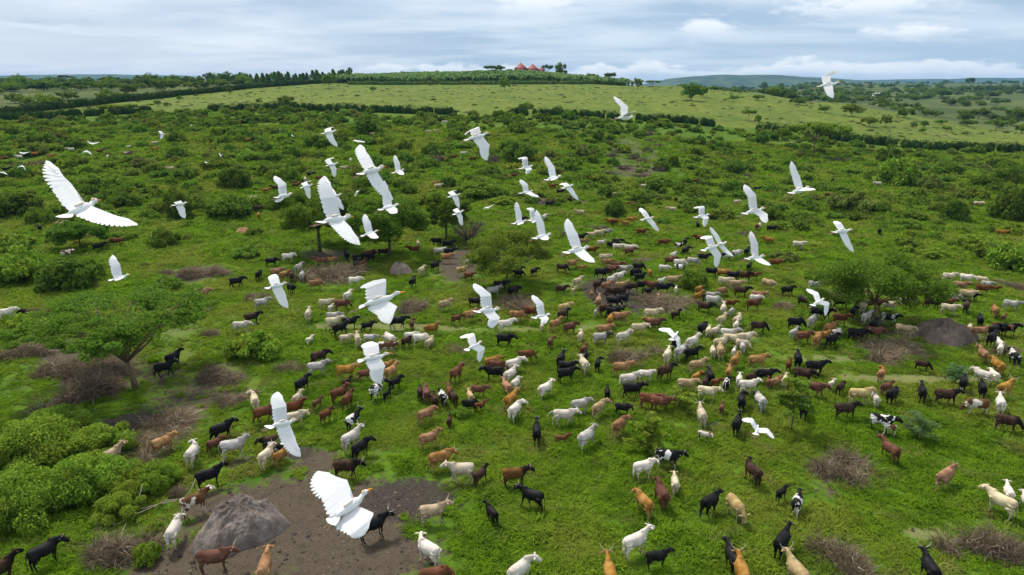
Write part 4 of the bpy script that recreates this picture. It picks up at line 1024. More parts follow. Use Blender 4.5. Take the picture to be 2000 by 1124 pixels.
# ------------------------------------------------------------------ scattered scrub, far woods, grass
COWS = """-121.25,170.08,214,W,0.8,-,0,white young cow left of the upper left scrub; facing left
-102.52,185.68,20,W,0.58,-,0,right one of two white calves right of the upper left scrub; facing right
-98.73,177.16,31,W,0.58,-,0,left one of two white calves right of the upper left scrub; facing right
-100.47,171.82,114,W,0.8,-,0,white young cow right of the upper left scrub; facing away
-72.61,216.56,31,W,0.8,-,0,white young cow behind the dark scrub bush left of the grove; facing right
-24.04,220.38,-5,C,0.8,-,0,cream young cow left of the big dark bush in scrub; facing right
-12.90,181.53,-98,P,0.58,-,0,black-and-white calf left of the big dark bush in scrub; facing the viewer
-16.99,151.35,-6,T,0.8,-,0,tan young cow behind the bare thorny shrub; facing right
30.21,156.86,-24,C,0.8,-,0,cream young cow in front of the purple brush patches; facing right
34.07,141.23,-120,D,0.8,-,1,dark brown young cow in front of the purple brush patches; facing front left
46.15,139.29,-9,C,0.8,-,1,cream young cow right of the purple brush patches; facing right
-63.21,94.36,25,Q,1.0,-,1,brown-and-white cow behind the flat-topped acacia; facing right
-53.22,68.07,33,W,1.0,w,1,white cow left of the flat-topped acacia; facing right
-50.50,67.88,202,D,1.0,-,1,dark brown cow left of the flat-topped acacia; facing left
-49.01,67.73,47,R,1.0,-,1,red-brown cow left of the flat-topped acacia; facing right
-35.70,75.30,19,T,1.0,-,1,tan cow right of the flat-topped acacia; facing right
-32.46,89.29,16,K,1.0,-,1,right one of two black cows left of the straw brush; facing right
-30.97,91.81,23,W,1.0,r,1,white cow left of the straw brush; facing right
-31.87,82.77,90,K,1.0,-,1,black cow left of the straw brush; facing away right
-33.43,79.63,32,K,1.0,w,1,left one of two black cows left of the straw brush; facing right
-28.07,87.03,75,G,1.0,-,1,pale grey cow left of the straw brush; facing away right
-26.58,83.32,95,H,1.0,-,1,grey dark-necked cow left of the straw brush; facing away right
-30.06,84.11,24,T,1.0,-,1,leftmost of three tan cows left of the straw brush; facing right
-28.64,82.91,58,T,1.0,-,1,second from left of three tan cows left of the straw brush; facing right
-27.73,82.88,100,D,1.0,-,1,dark brown cow left of the straw brush; facing away
-26.10,77.40,-47,K,1.0,-,1,black cow left of the straw brush; facing front right
-23.68,79.16,28,T,1.0,-,1,rightmost of three tan cows left of the straw brush; facing right
-26.21,90.66,189,R,1.0,-,1,red-brown cow behind the straw brush; facing left
-25.01,91.17,8,T,1.0,-,1,tan cow behind the straw brush; facing right
-23.53,94.21,116,K,1.0,-,1,black cow behind the straw brush; facing away
-21.30,91.99,22,K,1.0,-,1,black cow right of the straw brush; facing right
-20.50,95.06,30,R,1.0,-,1,red-brown cow left of the small pinkish mound; facing right
-19.74,92.74,55,K,1.0,-,1,black cow left of the small pinkish mound; facing right
-20.22,89.49,63,R,1.0,-,1,red-brown cow right of the straw brush; facing away right
-20.98,89.18,77,K,1.0,-,1,black cow right of the straw brush; facing away right
-19.44,81.27,16,W,1.0,-,1,white cow right of the straw brush; facing right
-20.52,71.60,2,C,1.0,-,1,cream cow in front of the straw brush; facing right
-19.61,70.38,72,W,0.58,-,1,white calf in front of the straw brush; facing away right
-18.52,70.83,14,R,1.0,-,1,red-brown cow in front of the straw brush; facing right
-18.76,74.48,75,W,1.0,-,1,white cow in front of the straw brush; facing away right
-27.45,71.42,34,G,1.0,w,1,pale grey cow behind the bright bush; facing right
-21.24,67.42,97,C,1.0,-,1,cream cow in front of the straw brush; facing away
-26.80,66.55,33,D,1.0,-,1,dark brown cow behind the bright bush; facing right
-26.92,63.95,12,W,1.0,-,1,white cow behind the bright bush; facing right
-18.41,66.83,5,G,1.0,-,1,pale grey cow in front of the straw brush; facing right
-18.01,65.18,20,C,1.0,-,1,cream cow left of the brush left of the fawn cow; facing right
-16.38,65.11,11,K,1.0,-,1,left one of two black cows left of brush left of fawn cow
-16.91,63.21,46,K,1.0,-,1,black cow left of the brush left of the fawn cow; facing away right
-14.43,64.39,26,K,0.8,-,1,black young cow left of the brush left of the fawn cow; facing right
-11.54,65.25,2,K,1.0,-,1,right one of two black cows left of brush left of fawn cow
-15.86,61.21,21,C,0.8,-,1,cream young cow left of the brush left of the fawn cow; facing right
-14.59,60.43,107,C,1.0,-,1,cream cow left of the brush left of the fawn cow; facing away left
-13.50,60.99,3,G,0.8,-,1,pale grey young cow left of the brush left of the fawn cow; facing right
-11.60,60.48,130,W,1.0,-,1,white cow in front of the brush left of the fawn cow; facing away left
-19.25,60.85,68,W,0.58,-,1,white calf right of the bright bush; facing away right
-15.22,77.23,93,R,1.0,-,1,red-brown cow in front of the small pinkish mound; facing away
-9.93,60.29,52,D,0.8,-,1,dark brown young cow in front of brush left of fawn cow
-14.31,101.84,106,C,0.8,-,1,cream young cow behind the small pinkish mound; facing away
-8.95,95.22,16,K,1.0,-,1,black cow in front of the bare thorny shrub; facing right
-9.12,92.28,11,T,1.0,-,1,tan cow in front of the bare thorny shrub; facing right
-10.22,87.97,56,K,1.0,-,1,black cow right of the small pinkish mound; facing away right
-11.72,85.75,70,C,1.0,-,1,cream cow right of the small pinkish mound; facing away right
-12.15,80.25,79,K,1.0,-,1,black cow in front of the small pinkish mound; facing away right
-5.71,92.55,-5,R,1.0,-,1,red-brown cow in front of the bare thorny shrub; facing right
-5.95,90.54,-134,W,0.8,g,1,white young cow left of the tree in the herd; facing left
-6.48,85.16,35,B,1.0,-,1,fawn cow left of the tree in the herd; facing right
-5.43,83.17,-11,R,0.8,-,1,red-brown young cow left of the tree in the herd; facing right
0.54,84.76,5,D,1.0,-,1,left one of two dark brown cows right of the tree in the herd; facing right
0.86,84.04,1,K,0.8,-,1,black young cow right of the tree in the herd; facing right
2.85,84.93,52,K,0.8,-,1,black young cow right of the tree in the herd; facing away right
6.57,86.21,-15,D,1.0,-,1,right one of two dark brown cows right of the tree in the herd; facing right
8.08,88.16,30,T,1.0,-,1,tan cow left of the mud wallow; facing right
-1.40,78.59,-3,K,1.0,-,1,black cow in front of the tree in the herd; facing right
-2.15,76.40,26,G,1.0,-,1,pale grey cow left of the brush before the herd tree; facing right
0.19,76.43,39,K,1.0,-,1,black cow behind the brush before the herd tree; facing away right
5.82,77.12,-3,D,0.8,-,1,dark brown young cow left of the mud wallow; facing right
7.98,79.64,49,C,1.0,-,1,cream cow left of the mud wallow; facing away right
7.26,76.98,64,C,0.58,-,1,cream calf left of the mud wallow; facing away
-4.11,72.62,-10,K,1.0,-,1,black cow left of the brush before the herd tree; facing right
-7.35,71.21,41,B,1.0,-,1,fawn cow right of the brush left of the fawn cow; facing right
-5.75,67.22,41,R,0.8,-,1,red-brown young cow right of the brush left of the fawn cow; facing right
-4.48,68.21,41,T,1.0,-,1,tan cow left of the brush before the herd tree; facing right
0.50,68.15,-7,T,1.0,-,1,tan cow in front of the brush before the herd tree; facing right
2.10,69.29,-11,R,1.0,-,1,left one of two red-brown cows right of the brush before the herd tree; facing right
-0.61,64.91,20,W,1.0,-,1,white cow in front of the brush before the herd tree; facing right
5.71,70.01,39,B,1.0,-,1,fawn cow right of the brush before the herd tree; facing away right
5.40,68.04,42,D,1.0,-,1,dark brown cow right of the brush before the herd tree; facing right
4.43,65.33,42,T,1.0,-,1,tan cow right of the brush before the herd tree; facing away right
5.85,64.30,33,R,1.0,-,1,right one of two red-brown cows right of the brush before the herd tree; facing right
3.03,65.19,89,C,0.58,-,1,cream calf in front of the brush before the herd tree; facing away
6.65,61.97,72,C,0.8,-,1,cream young cow left of the round brush left of cream cattle; facing away right
8.52,61.07,9,H,1.0,-,1,grey dark-necked cow left of the round brush left of cream cattle; facing right
9.11,63.38,11,T,1.0,-,1,tan cow behind the round brush left of cream cattle; facing right
3.66,60.65,72,R,0.8,-,1,red-brown young cow in front of the brush before the herd tree; facing away
-0.67,60.94,-1,K,1.0,-,1,black cow in front of the brush before the herd tree; facing right
-7.91,63.28,29,T,1.0,-,1,tan cow in front of the brush left of the fawn cow; facing right
-10.17,65.29,99,R,0.8,-,1,red-brown young cow in front of the brush left of the fawn cow; facing away
-8.64,60.69,10,W,1.0,-,1,white cow in front of the brush left of the fawn cow; facing right
-7.71,60.16,63,C,0.8,-,1,cream young cow in front of the brush left of the fawn cow; facing away right
-9.73,61.79,14,W,0.8,-,1,white young cow in front of the brush left of the fawn cow; facing right
9.61,72.05,77,T,1.0,h,1,left one of two tan cows in front of the mud wallow; facing away right
9.22,75.55,85,T,0.58,-,1,tan calf left of the mud wallow; facing away
10.29,78.19,49,D,1.0,-,1,dark brown cow left of the mud wallow; facing away right
11.31,83.45,4,K,1.0,-,1,left one of two black cows behind the mud wallow; facing right
12.31,84.06,25,R,1.0,-,1,second from left of five red-brown cows behind the mud wallow; facing right
11.26,77.71,37,T,1.0,-,1,left one of two tan cows behind the mud wallow; facing right
12.81,91.43,-2,C,1.0,-,1,cream cow behind the mud wallow; facing right
12.95,88.79,-6,T,1.0,-,1,right one of two tan cows behind the mud wallow; facing right
13.05,85.60,-16,R,1.0,-,1,third from left of five red-brown cows behind the mud wallow; facing right
9.21,87.07,-12,T,0.58,-,1,tan calf behind the mud wallow; facing right
12.16,80.22,49,W,1.0,-,1,white cow behind the mud wallow; facing away right
10.10,69.72,29,D,1.0,-,1,dark brown cow in front of the mud wallow; facing away right
8.95,69.25,74,G,0.58,-,1,pale grey calf in front of the mud wallow; facing away
11.25,72.05,-4,K,1.0,-,1,right one of two black cows in front of the mud wallow; facing right
10.74,68.83,-18,K,1.0,-,1,left one of two black cows in front of the mud wallow; facing right
11.59,75.69,-20,D,1.0,-,1,leftmost of three dark brown cows right of the mud wallow; facing right
11.06,102.72,-1,T,0.8,-,1,tan young cow in front of the soil scar; facing right
13.58,101.50,5,W,0.8,-,1,white young cow behind the mud wallow; facing right
10.08,66.00,72,T,1.0,-,1,right one of two tan cows in front of the mud wallow; facing away right
16.92,95.50,15,R,1.0,-,1,rightmost of five red-brown cows behind the mud wallow; facing right
24.98,99.67,-24,P,0.8,-,1,left one of two black-and-white young cows behind the feathery bush; facing right
22.66,93.18,47,W,0.8,-,1,white young cow behind the feathery bush; facing away right
21.41,89.55,1,R,1.0,-,1,rightmost of three red-brown cows behind the feathery bush; facing right
22.41,88.21,-1,W,1.0,-,1,white cow behind the feathery bush; facing right
21.98,86.63,-25,P,0.8,-,1,right one of two black-and-white young cows behind the feathery bush; facing right
24.48,89.33,-25,G,1.0,-,1,pale grey cow behind the feathery bush; facing right
19.86,86.16,-23,W,0.8,-,1,right one of two white young cows left of the feathery bush; facing right
26.53,91.80,-20,K,1.0,-,1,black cow behind the feathery bush; facing right
30.05,92.87,-9,P,1.0,-,1,black-and-white cow right of the feathery bush; facing right
31.78,94.04,29,W,1.0,-,1,left one of two white cows right of the feathery bush; facing right
33.77,95.45,56,K,1.0,-,1,black cow right of the feathery bush; facing away
31.34,87.24,53,K,0.8,-,1,black young cow right of the feathery bush; facing away right
35.40,88.92,-15,R,1.0,-,1,right one of two red-brown cows right of the feathery bush; facing right
13.90,87.06,2,R,1.0,-,1,fourth from left of five red-brown cows behind the mud wallow; facing right
14.50,85.32,-14,G,1.0,-,1,pale grey cow behind the mud wallow; facing right
16.57,86.50,-4,K,1.0,-,1,third from left of four black cows right of the mud wallow; facing right
15.64,83.45,34,K,1.0,-,1,second from left of four black cows right of the mud wallow; facing right
15.93,81.81,14,K,1.0,-,1,rightmost of four black cows right of the mud wallow; facing right
13.38,81.84,34,W,1.0,-,1,second from left of three white cows behind the mud wallow; facing right
17.61,84.17,87,T,0.8,-,1,tan young cow left of the feathery bush; facing away
13.03,77.89,19,B,1.0,-,1,fawn cow right of the mud wallow; facing right
14.44,77.58,16,D,1.0,-,1,rightmost of three dark brown cows right of the mud wallow; facing right
12.58,75.68,16,D,1.0,-,1,second from left of three dark brown cows right of the mud wallow; facing right
15.42,78.54,-13,K,0.8,-,1,black young cow right of the mud wallow; facing right
16.68,78.12,179,R,1.0,-,1,red-brown cow behind the brush before the wallow; facing left
18.37,80.59,34,W,0.8,-,1,left one of two white young cows left of the feathery bush; facing right
19.81,80.35,6,B,1.0,-,1,fawn cow left of the feathery bush; facing right
17.95,77.46,-11,K,1.0,-,1,black cow behind the brush before the wallow; facing right
15.78,76.25,-19,K,0.8,-,1,black young cow behind the brush before the wallow; facing right
19.45,77.56,70,W,0.58,-,1,white calf left of the feathery bush; facing away
12.36,72.76,18,K,1.0,-,1,leftmost of four black cows right of the mud wallow; facing right
11.26,69.87,-3,K,0.8,-,1,black young cow in front of the mud wallow; facing right
14.67,67.63,-0,C,1.0,h,1,right one of two cream cows in front of the brush before the wallow; facing right
17.21,67.88,37,D,0.8,-,1,dark brown young cow right of the brush before the wallow; facing away right
11.22,66.79,6,T,1.0,-,1,tan cow left of the brush before the wallow; facing right
14.02,66.13,173,T,0.8,-,1,tan young cow in front of the brush before the wallow; facing left
14.45,64.91,14,R,1.0,-,1,red-brown cow in front of the brush before the wallow; facing right
12.58,63.44,6,C,1.0,-,1,left one of two cream cows in front of the brush before the wallow; facing right
10.65,61.06,32,W,1.0,-,1,white cow behind the round brush left of cream cattle; facing right
25.54,84.24,-21,K,1.0,-,1,leftmost of four black cows right of the feathery bush; facing right
26.88,83.89,-15,T,1.0,-,1,left one of two tan cows right of the feathery bush; facing right
27.80,82.62,-21,K,1.0,-,1,second from left of four black cows right of the feathery bush; facing right
29.03,82.45,-20,D,1.0,-,1,right one of two dark brown cows right of the feathery bush; facing right
30.54,83.07,-8,R,0.8,-,1,right one of two red-brown young cows right of the feathery bush; facing right
25.94,79.88,-23,C,1.0,-,1,cream cow right of the feathery bush; facing right
26.94,78.67,-8,B,1.0,-,1,left one of two fawn cows right of the feathery bush; facing right
26.70,76.02,-24,D,1.0,-,1,left one of two dark brown cows right of the feathery bush; facing right
24.43,76.00,32,T,1.0,-,1,tan cow right of the feathery bush; facing away right
30.95,79.18,-58,B,1.0,-,1,right one of two fawn cows right of the feathery bush; facing right
32.25,76.49,6,K,1.0,-,1,rightmost of four black cows right of the feathery bush; facing right
22.12,77.34,46,T,0.8,-,1,tan young cow in front of the feathery bush; facing away right
21.20,74.13,39,T,1.0,-,1,tan cow in front of the feathery bush; facing away right
22.93,74.85,-21,G,0.8,-,1,pale grey young cow in front of the feathery bush; facing right
22.45,72.56,-17,G,1.0,-,1,pale grey cow in front of the feathery bush; facing right
22.23,73.80,-22,K,0.8,-,1,black young cow in front of the feathery bush; facing right
20.90,70.22,-25,D,1.0,-,1,left one of two dark brown cows right of the brush before the wallow; facing right
22.64,69.36,71,C,1.0,-,1,cream cow in front of the feathery bush; facing away
24.23,71.83,-18,R,0.8,-,1,left one of two red-brown young cows right of the feathery bush; facing right
23.43,69.03,60,G,0.8,-,1,pale grey young cow in front of the feathery bush; facing away right
21.48,65.97,46,C,1.0,-,1,left one of two cream cows right of the brush before the wallow; facing away right
23.10,65.96,47,C,1.0,-,1,right one of two cream cows right of the brush before the wallow; facing away right
22.51,64.53,62,W,0.8,-,1,white young cow right of the brush before the wallow; facing away
27.98,74.19,-26,T,1.0,-,1,right one of two tan cows right of the feathery bush; facing right
27.55,73.58,-11,W,0.8,-,1,white young cow right of the feathery bush; facing right
26.43,71.01,3,R,1.0,-,1,left one of two red-brown cows right of the feathery bush; facing right
24.46,63.72,-8,D,1.0,-,1,right one of two dark brown cows right of the brush before the wallow; facing right
18.81,63.45,54,K,1.0,-,1,black cow right of the brush before the wallow; facing away right
19.32,63.05,66,C,0.8,-,1,cream young cow right of the brush before the wallow; facing away
20.03,63.06,46,C,0.8,-,1,cream young cow right of the brush before the wallow; facing away right
20.91,61.71,-12,G,1.0,-,1,pale grey cow right of the brush before the wallow; facing right
20.73,60.19,-15,C,1.0,-,1,second from left of three cream cows right of the brush before the wallow; facing right
22.19,60.81,11,C,1.0,-,1,rightmost of three cream cows right of the brush before the wallow; facing right
19.46,59.45,28,C,1.0,-,1,leftmost of three cream cows right of the brush before the wallow; facing right
21.50,59.51,-30,C,0.8,-,1,cream young cow behind the grey bull with dark neck; facing right
16.88,59.63,41,W,1.0,-,1,white cow right of the round brush left of cream cattle; facing away right
32.60,72.35,-54,D,1.0,-,1,dark brown cow left of the leaning tree; facing right
28.53,64.75,-4,K,1.0,-,1,leftmost of four black cows left of the leaning tree; facing right
30.46,65.32,48,G,1.0,-,1,pale grey cow left of the leaning tree; facing away
27.50,62.47,43,G,0.8,-,1,pale grey young cow left of the leaning tree; facing away right
27.97,61.25,12,R,1.0,-,1,red-brown cow left of the leaning tree; facing away right
32.39,68.46,-25,K,1.0,-,1,second from left of four black cows left of the leaning tree; facing right
28.86,60.34,45,T,1.0,-,1,tan cow left of the wide brush by the leaning tree; facing away right
36.48,78.79,-6,G,1.0,-,1,pale grey cow left of the leaning tree; facing right
15.21,59.66,73,K,1.0,-,1,black cow right of the round brush left of cream cattle; facing away
42.78,81.66,-34,C,1.0,-,1,cream cow behind the leaning tree; facing right
40.40,76.56,65,T,0.8,-,1,tan young cow behind the leaning tree; facing away
36.41,72.00,-3,K,1.0,-,1,rightmost of four black cows left of the leaning tree; facing right
36.14,68.62,56,K,1.0,-,1,black cow left of the leaning tree; facing away right
32.74,68.06,-20,K,1.0,-,1,third from left of four black cows left of the leaning tree; facing right
38.15,70.46,53,C,1.0,-,1,cream cow left of the leaning tree; facing away
37.93,71.15,50,D,1.0,-,1,dark brown cow left of the leaning tree; facing away right
33.63,66.05,-18,R,1.0,-,1,red-brown cow left of the leaning tree; facing right
36.81,67.01,35,W,1.0,-,1,white cow left of the leaning tree; facing away right
36.17,64.40,46,K,1.0,-,1,black cow in front of the leaning tree; facing away right
31.35,63.27,30,T,1.0,-,1,tan cow left of the leaning tree; facing away right
31.58,62.39,29,W,0.8,-,1,white young cow left of the leaning tree; facing away right
33.16,61.60,-21,K,1.0,-,1,right one of two black cows left of wide brush by the leaning tree
30.19,60.23,34,K,1.0,-,1,black cow left of the wide brush by the leaning tree; facing away right
33.11,61.77,66,D,0.58,-,1,dark brown calf left of the wide brush by the leaning tree; facing away
29.63,61.15,10,T,1.0,-,1,tan cow left of the leaning tree; facing right
35.20,62.20,-24,R,1.0,-,1,red-brown cow behind the wide brush by the leaning tree; facing right
39.12,66.84,-31,P,1.0,-,1,black-and-white cow right of the leaning tree; facing right
38.67,63.32,-42,B,1.0,w,1,fawn cow left of the brown mound; facing right
39.96,71.50,-24,R,1.0,-,1,red-brown cow behind the leaning tree; facing right
41.45,71.21,-23,C,1.0,-,1,left one of two cream cows right of the leaning tree; facing right
43.79,72.41,-26,Q,1.0,-,1,brown-and-white cow right of the leaning tree; facing right
54.97,82.64,-9,C,1.0,-,1,right one of two cream cows right of the leaning tree; facing right
56.86,82.15,-40,W,1.0,-,1,white cow behind the brown mound; facing right
58.68,81.94,-44,C,0.8,-,1,cream young cow behind the brown mound; facing right
53.89,78.65,-26,T,1.0,-,1,tan cow behind the brown mound; facing right
57.91,79.84,-46,G,0.8,-,1,pale grey young cow behind the brown mound; facing right
55.91,77.60,-44,R,1.0,-,1,right one of two red-brown cows behind the brown mound; facing right
57.99,78.41,-44,R,0.58,-,1,red-brown calf behind the brown mound; facing right
52.49,76.03,-38,B,1.0,-,1,left one of two fawn cows behind the brown mound; facing right
49.83,74.06,-45,G,1.0,-,1,pale grey cow behind the brown mound; facing right
52.33,74.96,-36,B,1.0,-,1,right one of two fawn cows behind the brown mound; facing right
52.81,74.93,-34,D,0.8,-,1,dark brown young cow behind the brown mound; facing right
46.71,72.21,-26,D,1.0,-,1,dark brown cow behind the brown mound; facing right
48.23,72.19,-33,R,1.0,-,1,left one of two red-brown cows behind the brown mound; facing right
47.12,69.85,-31,C,1.0,-,1,cream cow behind the brown mound; facing right
49.43,70.60,52,D,1.0,-,1,dark brown cow behind the brown mound; facing away
54.96,71.41,-36,G,1.0,-,1,pale grey cow right of the brown mound; facing right
51.67,69.30,67,T,1.0,-,1,right one of two tan cows right of the brown mound; facing away
48.18,66.39,61,K,1.0,-,1,left one of two black cows right of the brown mound; facing away
51.65,67.80,34,R,0.58,-,1,red-brown calf right of the brown mound; facing away right
45.88,64.41,48,C,0.8,-,1,cream young cow right of the brown mound; facing away right
45.90,62.86,2,T,1.0,-,1,tan cow right of the brown mound; facing right
47.55,63.29,34,K,1.0,-,1,black cow right of the brown mound; facing away right
49.08,63.46,-7,K,1.0,-,1,black cow right of the brown mound; facing right
48.62,63.83,-46,R,1.0,-,1,red-brown cow right of the brown mound; facing right
45.72,60.90,38,K,1.0,-,1,right one of two black cows right of the brown mound; facing away
45.80,59.95,75,W,0.8,-,1,white young cow right of the brown mound; facing away left
42.92,63.84,18,W,0.8,-,1,white young cow beside the brown mound; facing away right
42.37,62.88,30,G,0.58,-,1,pale grey calf in front of the brown mound; facing away right
43.53,63.20,40,T,0.58,-,1,tan calf right of the brown mound; facing away right
-29.92,56.01,68,K,1.0,-,1,right one of two black cows right of the acacia trunk; facing right
-29.73,53.94,44,K,1.0,w,1,left one of two black cows right of the acacia trunk; facing right
-23.64,41.32,55,T,1.0,w,2,tan cow in front of the heaped dead branches; facing right
-26.12,39.44,65,B,1.0,-,2,fawn cow right of the lower left thicket; facing away right
-20.99,39.91,93,W,1.0,-,2,white cow in front of the heaped dead branches; facing away right
-17.03,56.17,42,D,1.0,-,1,dark brown cow right of the bright bush; facing right
-16.60,53.91,22,G,1.0,-,1,pale grey cow right of the bright bush; facing right
-16.99,50.77,71,K,1.0,-,1,black cow right of the grey brush near black pair; facing away right
-13.95,53.07,9,T,1.0,-,1,tan cow left of the row of brown cattle seen from behind; facing right
-12.37,52.87,23,R,0.8,-,1,red-brown young cow left of the row of brown cattle seen from behind; facing right
-10.88,54.65,23,T,0.8,-,1,tan young cow left of the row of brown cattle seen from behind; facing right
-10.18,53.22,63,T,1.0,-,1,tan cow left of the row of brown cattle seen from behind; facing away right
-9.53,51.31,54,K,0.8,-,1,black young cow left of the row of brown cattle seen from behind; facing right
-10.76,49.63,78,P,1.0,-,1,right one of two black-and-white cows left of row of brown cattle seen from behind
-9.84,49.17,64,K,0.58,-,1,black calf left of the row of brown cattle seen from behind; facing away right
-13.54,51.54,61,D,0.58,-,1,dark brown calf left of the row of brown cattle seen from behind; facing away right
-13.57,48.99,50,R,1.0,-,1,left one of two red-brown cows left of row of brown cattle seen from behind
-12.65,47.97,79,R,1.0,-,1,right one of two red-brown cows left of row of brown cattle seen from behind
-14.98,47.84,63,R,0.58,-,1,red-brown calf right of the grey brush near black pair; facing right
-13.79,45.90,66,R,0.8,-,2,red-brown young cow left of the row of brown cattle seen from behind; facing away right
-18.32,45.75,40,R,1.0,-,2,red-brown cow in front of the grey brush near black pair; facing right
-16.37,46.57,26,R,1.0,-,1,red-brown cow right of the grey brush near black pair; facing right
-16.66,48.36,79,C,0.8,-,1,cream young cow right of the grey brush near black pair; facing away right
-15.83,45.03,30,C,1.0,-,2,cream cow right of the grey brush near black pair; facing right
-19.78,47.80,115,C,1.0,L,1,cream cow right of the grey brush near black pair; facing away
-20.33,42.99,51,K,1.0,-,2,black cow right of the heaped dead branches; facing right
-20.22,41.53,54,R,0.8,-,2,red-brown young cow right of the heaped dead branches; facing right
-18.58,40.63,25,G,1.0,L,2,pale grey cow right of the heaped dead branches; facing right
-16.68,41.80,206,D,0.8,-,2,dark brown young cow right of the heaped dead branches; facing left
-15.79,40.81,174,P,0.8,-,2,black-and-white young cow right of the heaped dead branches; facing left
-15.25,39.98,61,T,0.8,-,2,tan young cow right of the heaped dead branches; facing away right
-16.06,39.65,76,C,1.0,-,2,cream cow right of the heaped dead branches; facing away right
-11.48,44.64,66,P,1.0,h,2,left one of two black-and-white cows left of row of brown cattle seen from behind
-10.99,41.83,58,W,1.0,h,2,white cow left of the row of brown cattle seen from behind; facing away right
-10.13,40.75,60,K,1.0,-,2,black cow behind the dark mud patch; facing away right
-11.42,58.32,9,Q,1.0,-,1,brown-and-white cow in front of the brush left of the fawn cow; facing right
1.29,56.84,8,R,1.0,-,1,red-brown cow in front of the brush before the herd tree; facing right
-4.64,52.87,64,R,1.0,-,1,red-brown cow behind the row of brown cattle seen from behind; facing away right
-1.69,55.39,33,T,1.0,-,1,tan cow right of the row of brown cattle seen from behind; facing right
-1.23,54.49,-7,R,1.0,-,1,red-brown cow right of the row of brown cattle seen from behind; facing right
-1.54,52.98,183,K,1.0,-,1,black cow right of the row of brown cattle seen from behind; facing left
0.19,54.74,38,W,1.0,-,1,white cow right of the row of brown cattle seen from behind; facing right
-0.12,52.65,56,W,1.0,-,1,white cow right of the row of brown cattle seen from behind; facing away right
-0.44,50.06,112,T,1.0,-,1,tan cow right of the row of brown cattle seen from behind; facing away left
0.30,51.11,65,W,0.8,-,1,white young cow left of the white cow with swung tail; facing away right
-0.07,47.67,57,T,1.0,h,1,tan cow left of the white cow with swung tail; facing away right
0.24,46.01,64,W,1.0,-,2,white cow behind the black cow flicking its tail; facing away right
-7.31,49.53,97,D,0.8,-,1,dark brown young cow left of the row of brown cattle seen from behind; facing away
-6.70,48.93,99,R,1.0,-,1,red-brown cow left of the row of brown cattle seen from behind; facing away
-5.96,48.03,102,D,0.8,-,1,dark brown young cow in front of row of brown cattle seen from behind
-5.41,48.44,113,P,0.8,-,1,black-and-white young cow right of the row of brown cattle seen from behind; facing away
-4.95,49.52,106,R,0.8,-,1,red-brown young cow right of the row of brown cattle seen from behind; facing away
-4.54,48.49,110,D,0.8,-,1,dark brown young cow right of the row of brown cattle seen from behind; facing away
-3.28,48.75,107,B,0.8,-,1,fawn young cow right of the row of brown cattle seen from behind; facing away
-2.61,49.82,-6,R,0.8,-,1,red-brown young cow right of the row of brown cattle seen from behind; facing right
-3.19,47.19,3,K,0.8,g,1,black young cow right of the row of brown cattle seen from behind; facing right
-2.41,47.19,31,R,0.58,-,1,red-brown calf right of the row of brown cattle seen from behind; facing right
-6.26,45.27,45,T,1.0,-,2,tan cow in front of the row of brown cattle seen from behind; facing away right
-4.53,44.72,87,D,0.58,-,2,dark brown calf in front of row of brown cattle seen from behind
-5.68,41.84,37,T,1.0,-,2,tan cow in front of the row of brown cattle seen from behind; facing right
2.70,49.85,48,W,1.0,-,1,white cow behind the white cow with swung tail; facing away right
4.35,55.96,73,K,1.0,-,1,black cow left of the round brush left of cream cattle; facing away right
4.72,54.32,-13,K,1.0,-,1,right one of two black cows left of round brush left of cream cattle
4.56,52.71,17,K,1.0,-,1,left one of two black cows left of round brush left of cream cattle
6.59,57.02,72,K,0.8,-,1,left one of two black young cows left of round brush left of cream cattle
6.20,54.60,102,C,1.0,-,1,cream cow left of the round brush left of cream cattle; facing away
7.48,55.19,77,K,0.8,-,1,right one of two black young cows left of round brush left of cream cattle
7.54,49.35,82,K,0.8,-,1,black young cow right of the white cow with swung tail; facing away
5.20,46.92,23,G,1.0,-,1,pale grey cow right of the white cow with swung tail; facing right
6.51,46.26,52,B,1.0,-,1,fawn cow right of the white cow with swung tail; facing away right
3.81,44.93,2,W,1.0,w,2,white cow walking right with its black-tipped tail swung out
1.72,42.64,89,K,1.0,t,2,black cow facing away; flicking its tail to the right
3.49,42.91,4,R,0.58,l,2,red-brown calf right of the black cow flicking its tail; facing right
5.12,41.82,49,G,1.0,-,2,pale grey cow in front of the white cow with swung tail; facing away right
6.61,58.57,66,R,0.8,-,1,red-brown young cow left of the round brush left of cream cattle; facing away right
-4.59,39.11,30,T,1.0,-,2,tan cow behind the dark mud patch; facing right
9.41,53.75,8,T,1.0,-,1,tan cow in front of the round brush left of cream cattle; facing right
9.57,51.28,20,W,1.0,-,1,white cow in front of the round brush left of cream cattle; facing right
11.26,52.84,-4,W,0.8,-,1,white young cow in front of the round brush left of cream cattle; facing right
9.58,49.56,-2,K,1.0,-,1,black cow left of the low sapling; facing right
12.88,52.83,31,D,1.0,-,1,dark brown cow right of the round brush left of cream cattle; facing away right
13.89,56.65,68,C,1.0,-,1,cream cow right of the round brush left of cream cattle; facing away right
16.18,57.04,22,K,1.0,-,1,black cow right of the round brush left of cream cattle; facing right
15.24,57.33,47,G,1.0,-,1,pale grey cow right of the round brush left of cream cattle; facing away right
18.19,57.59,78,C,0.8,-,1,cream young cow right of the round brush left of cream cattle; facing away left
18.80,57.37,78,B,1.0,-,1,fawn cow right of the round brush left of cream cattle; facing away
20.16,57.78,62,W,0.58,-,1,white calf behind the grey bull with dark neck; facing away
21.18,58.54,75,G,0.8,-,1,pale grey young cow behind the grey bull with dark neck; facing away
19.45,55.17,58,T,1.0,-,1,tan cow behind the grey bull with dark neck; facing away right
15.89,54.17,21,B,1.0,-,1,right one of two fawn cows behind the low sapling; facing right
21.30,54.87,13,T,1.0,-,1,tan cow behind the grey bull with dark neck; facing right
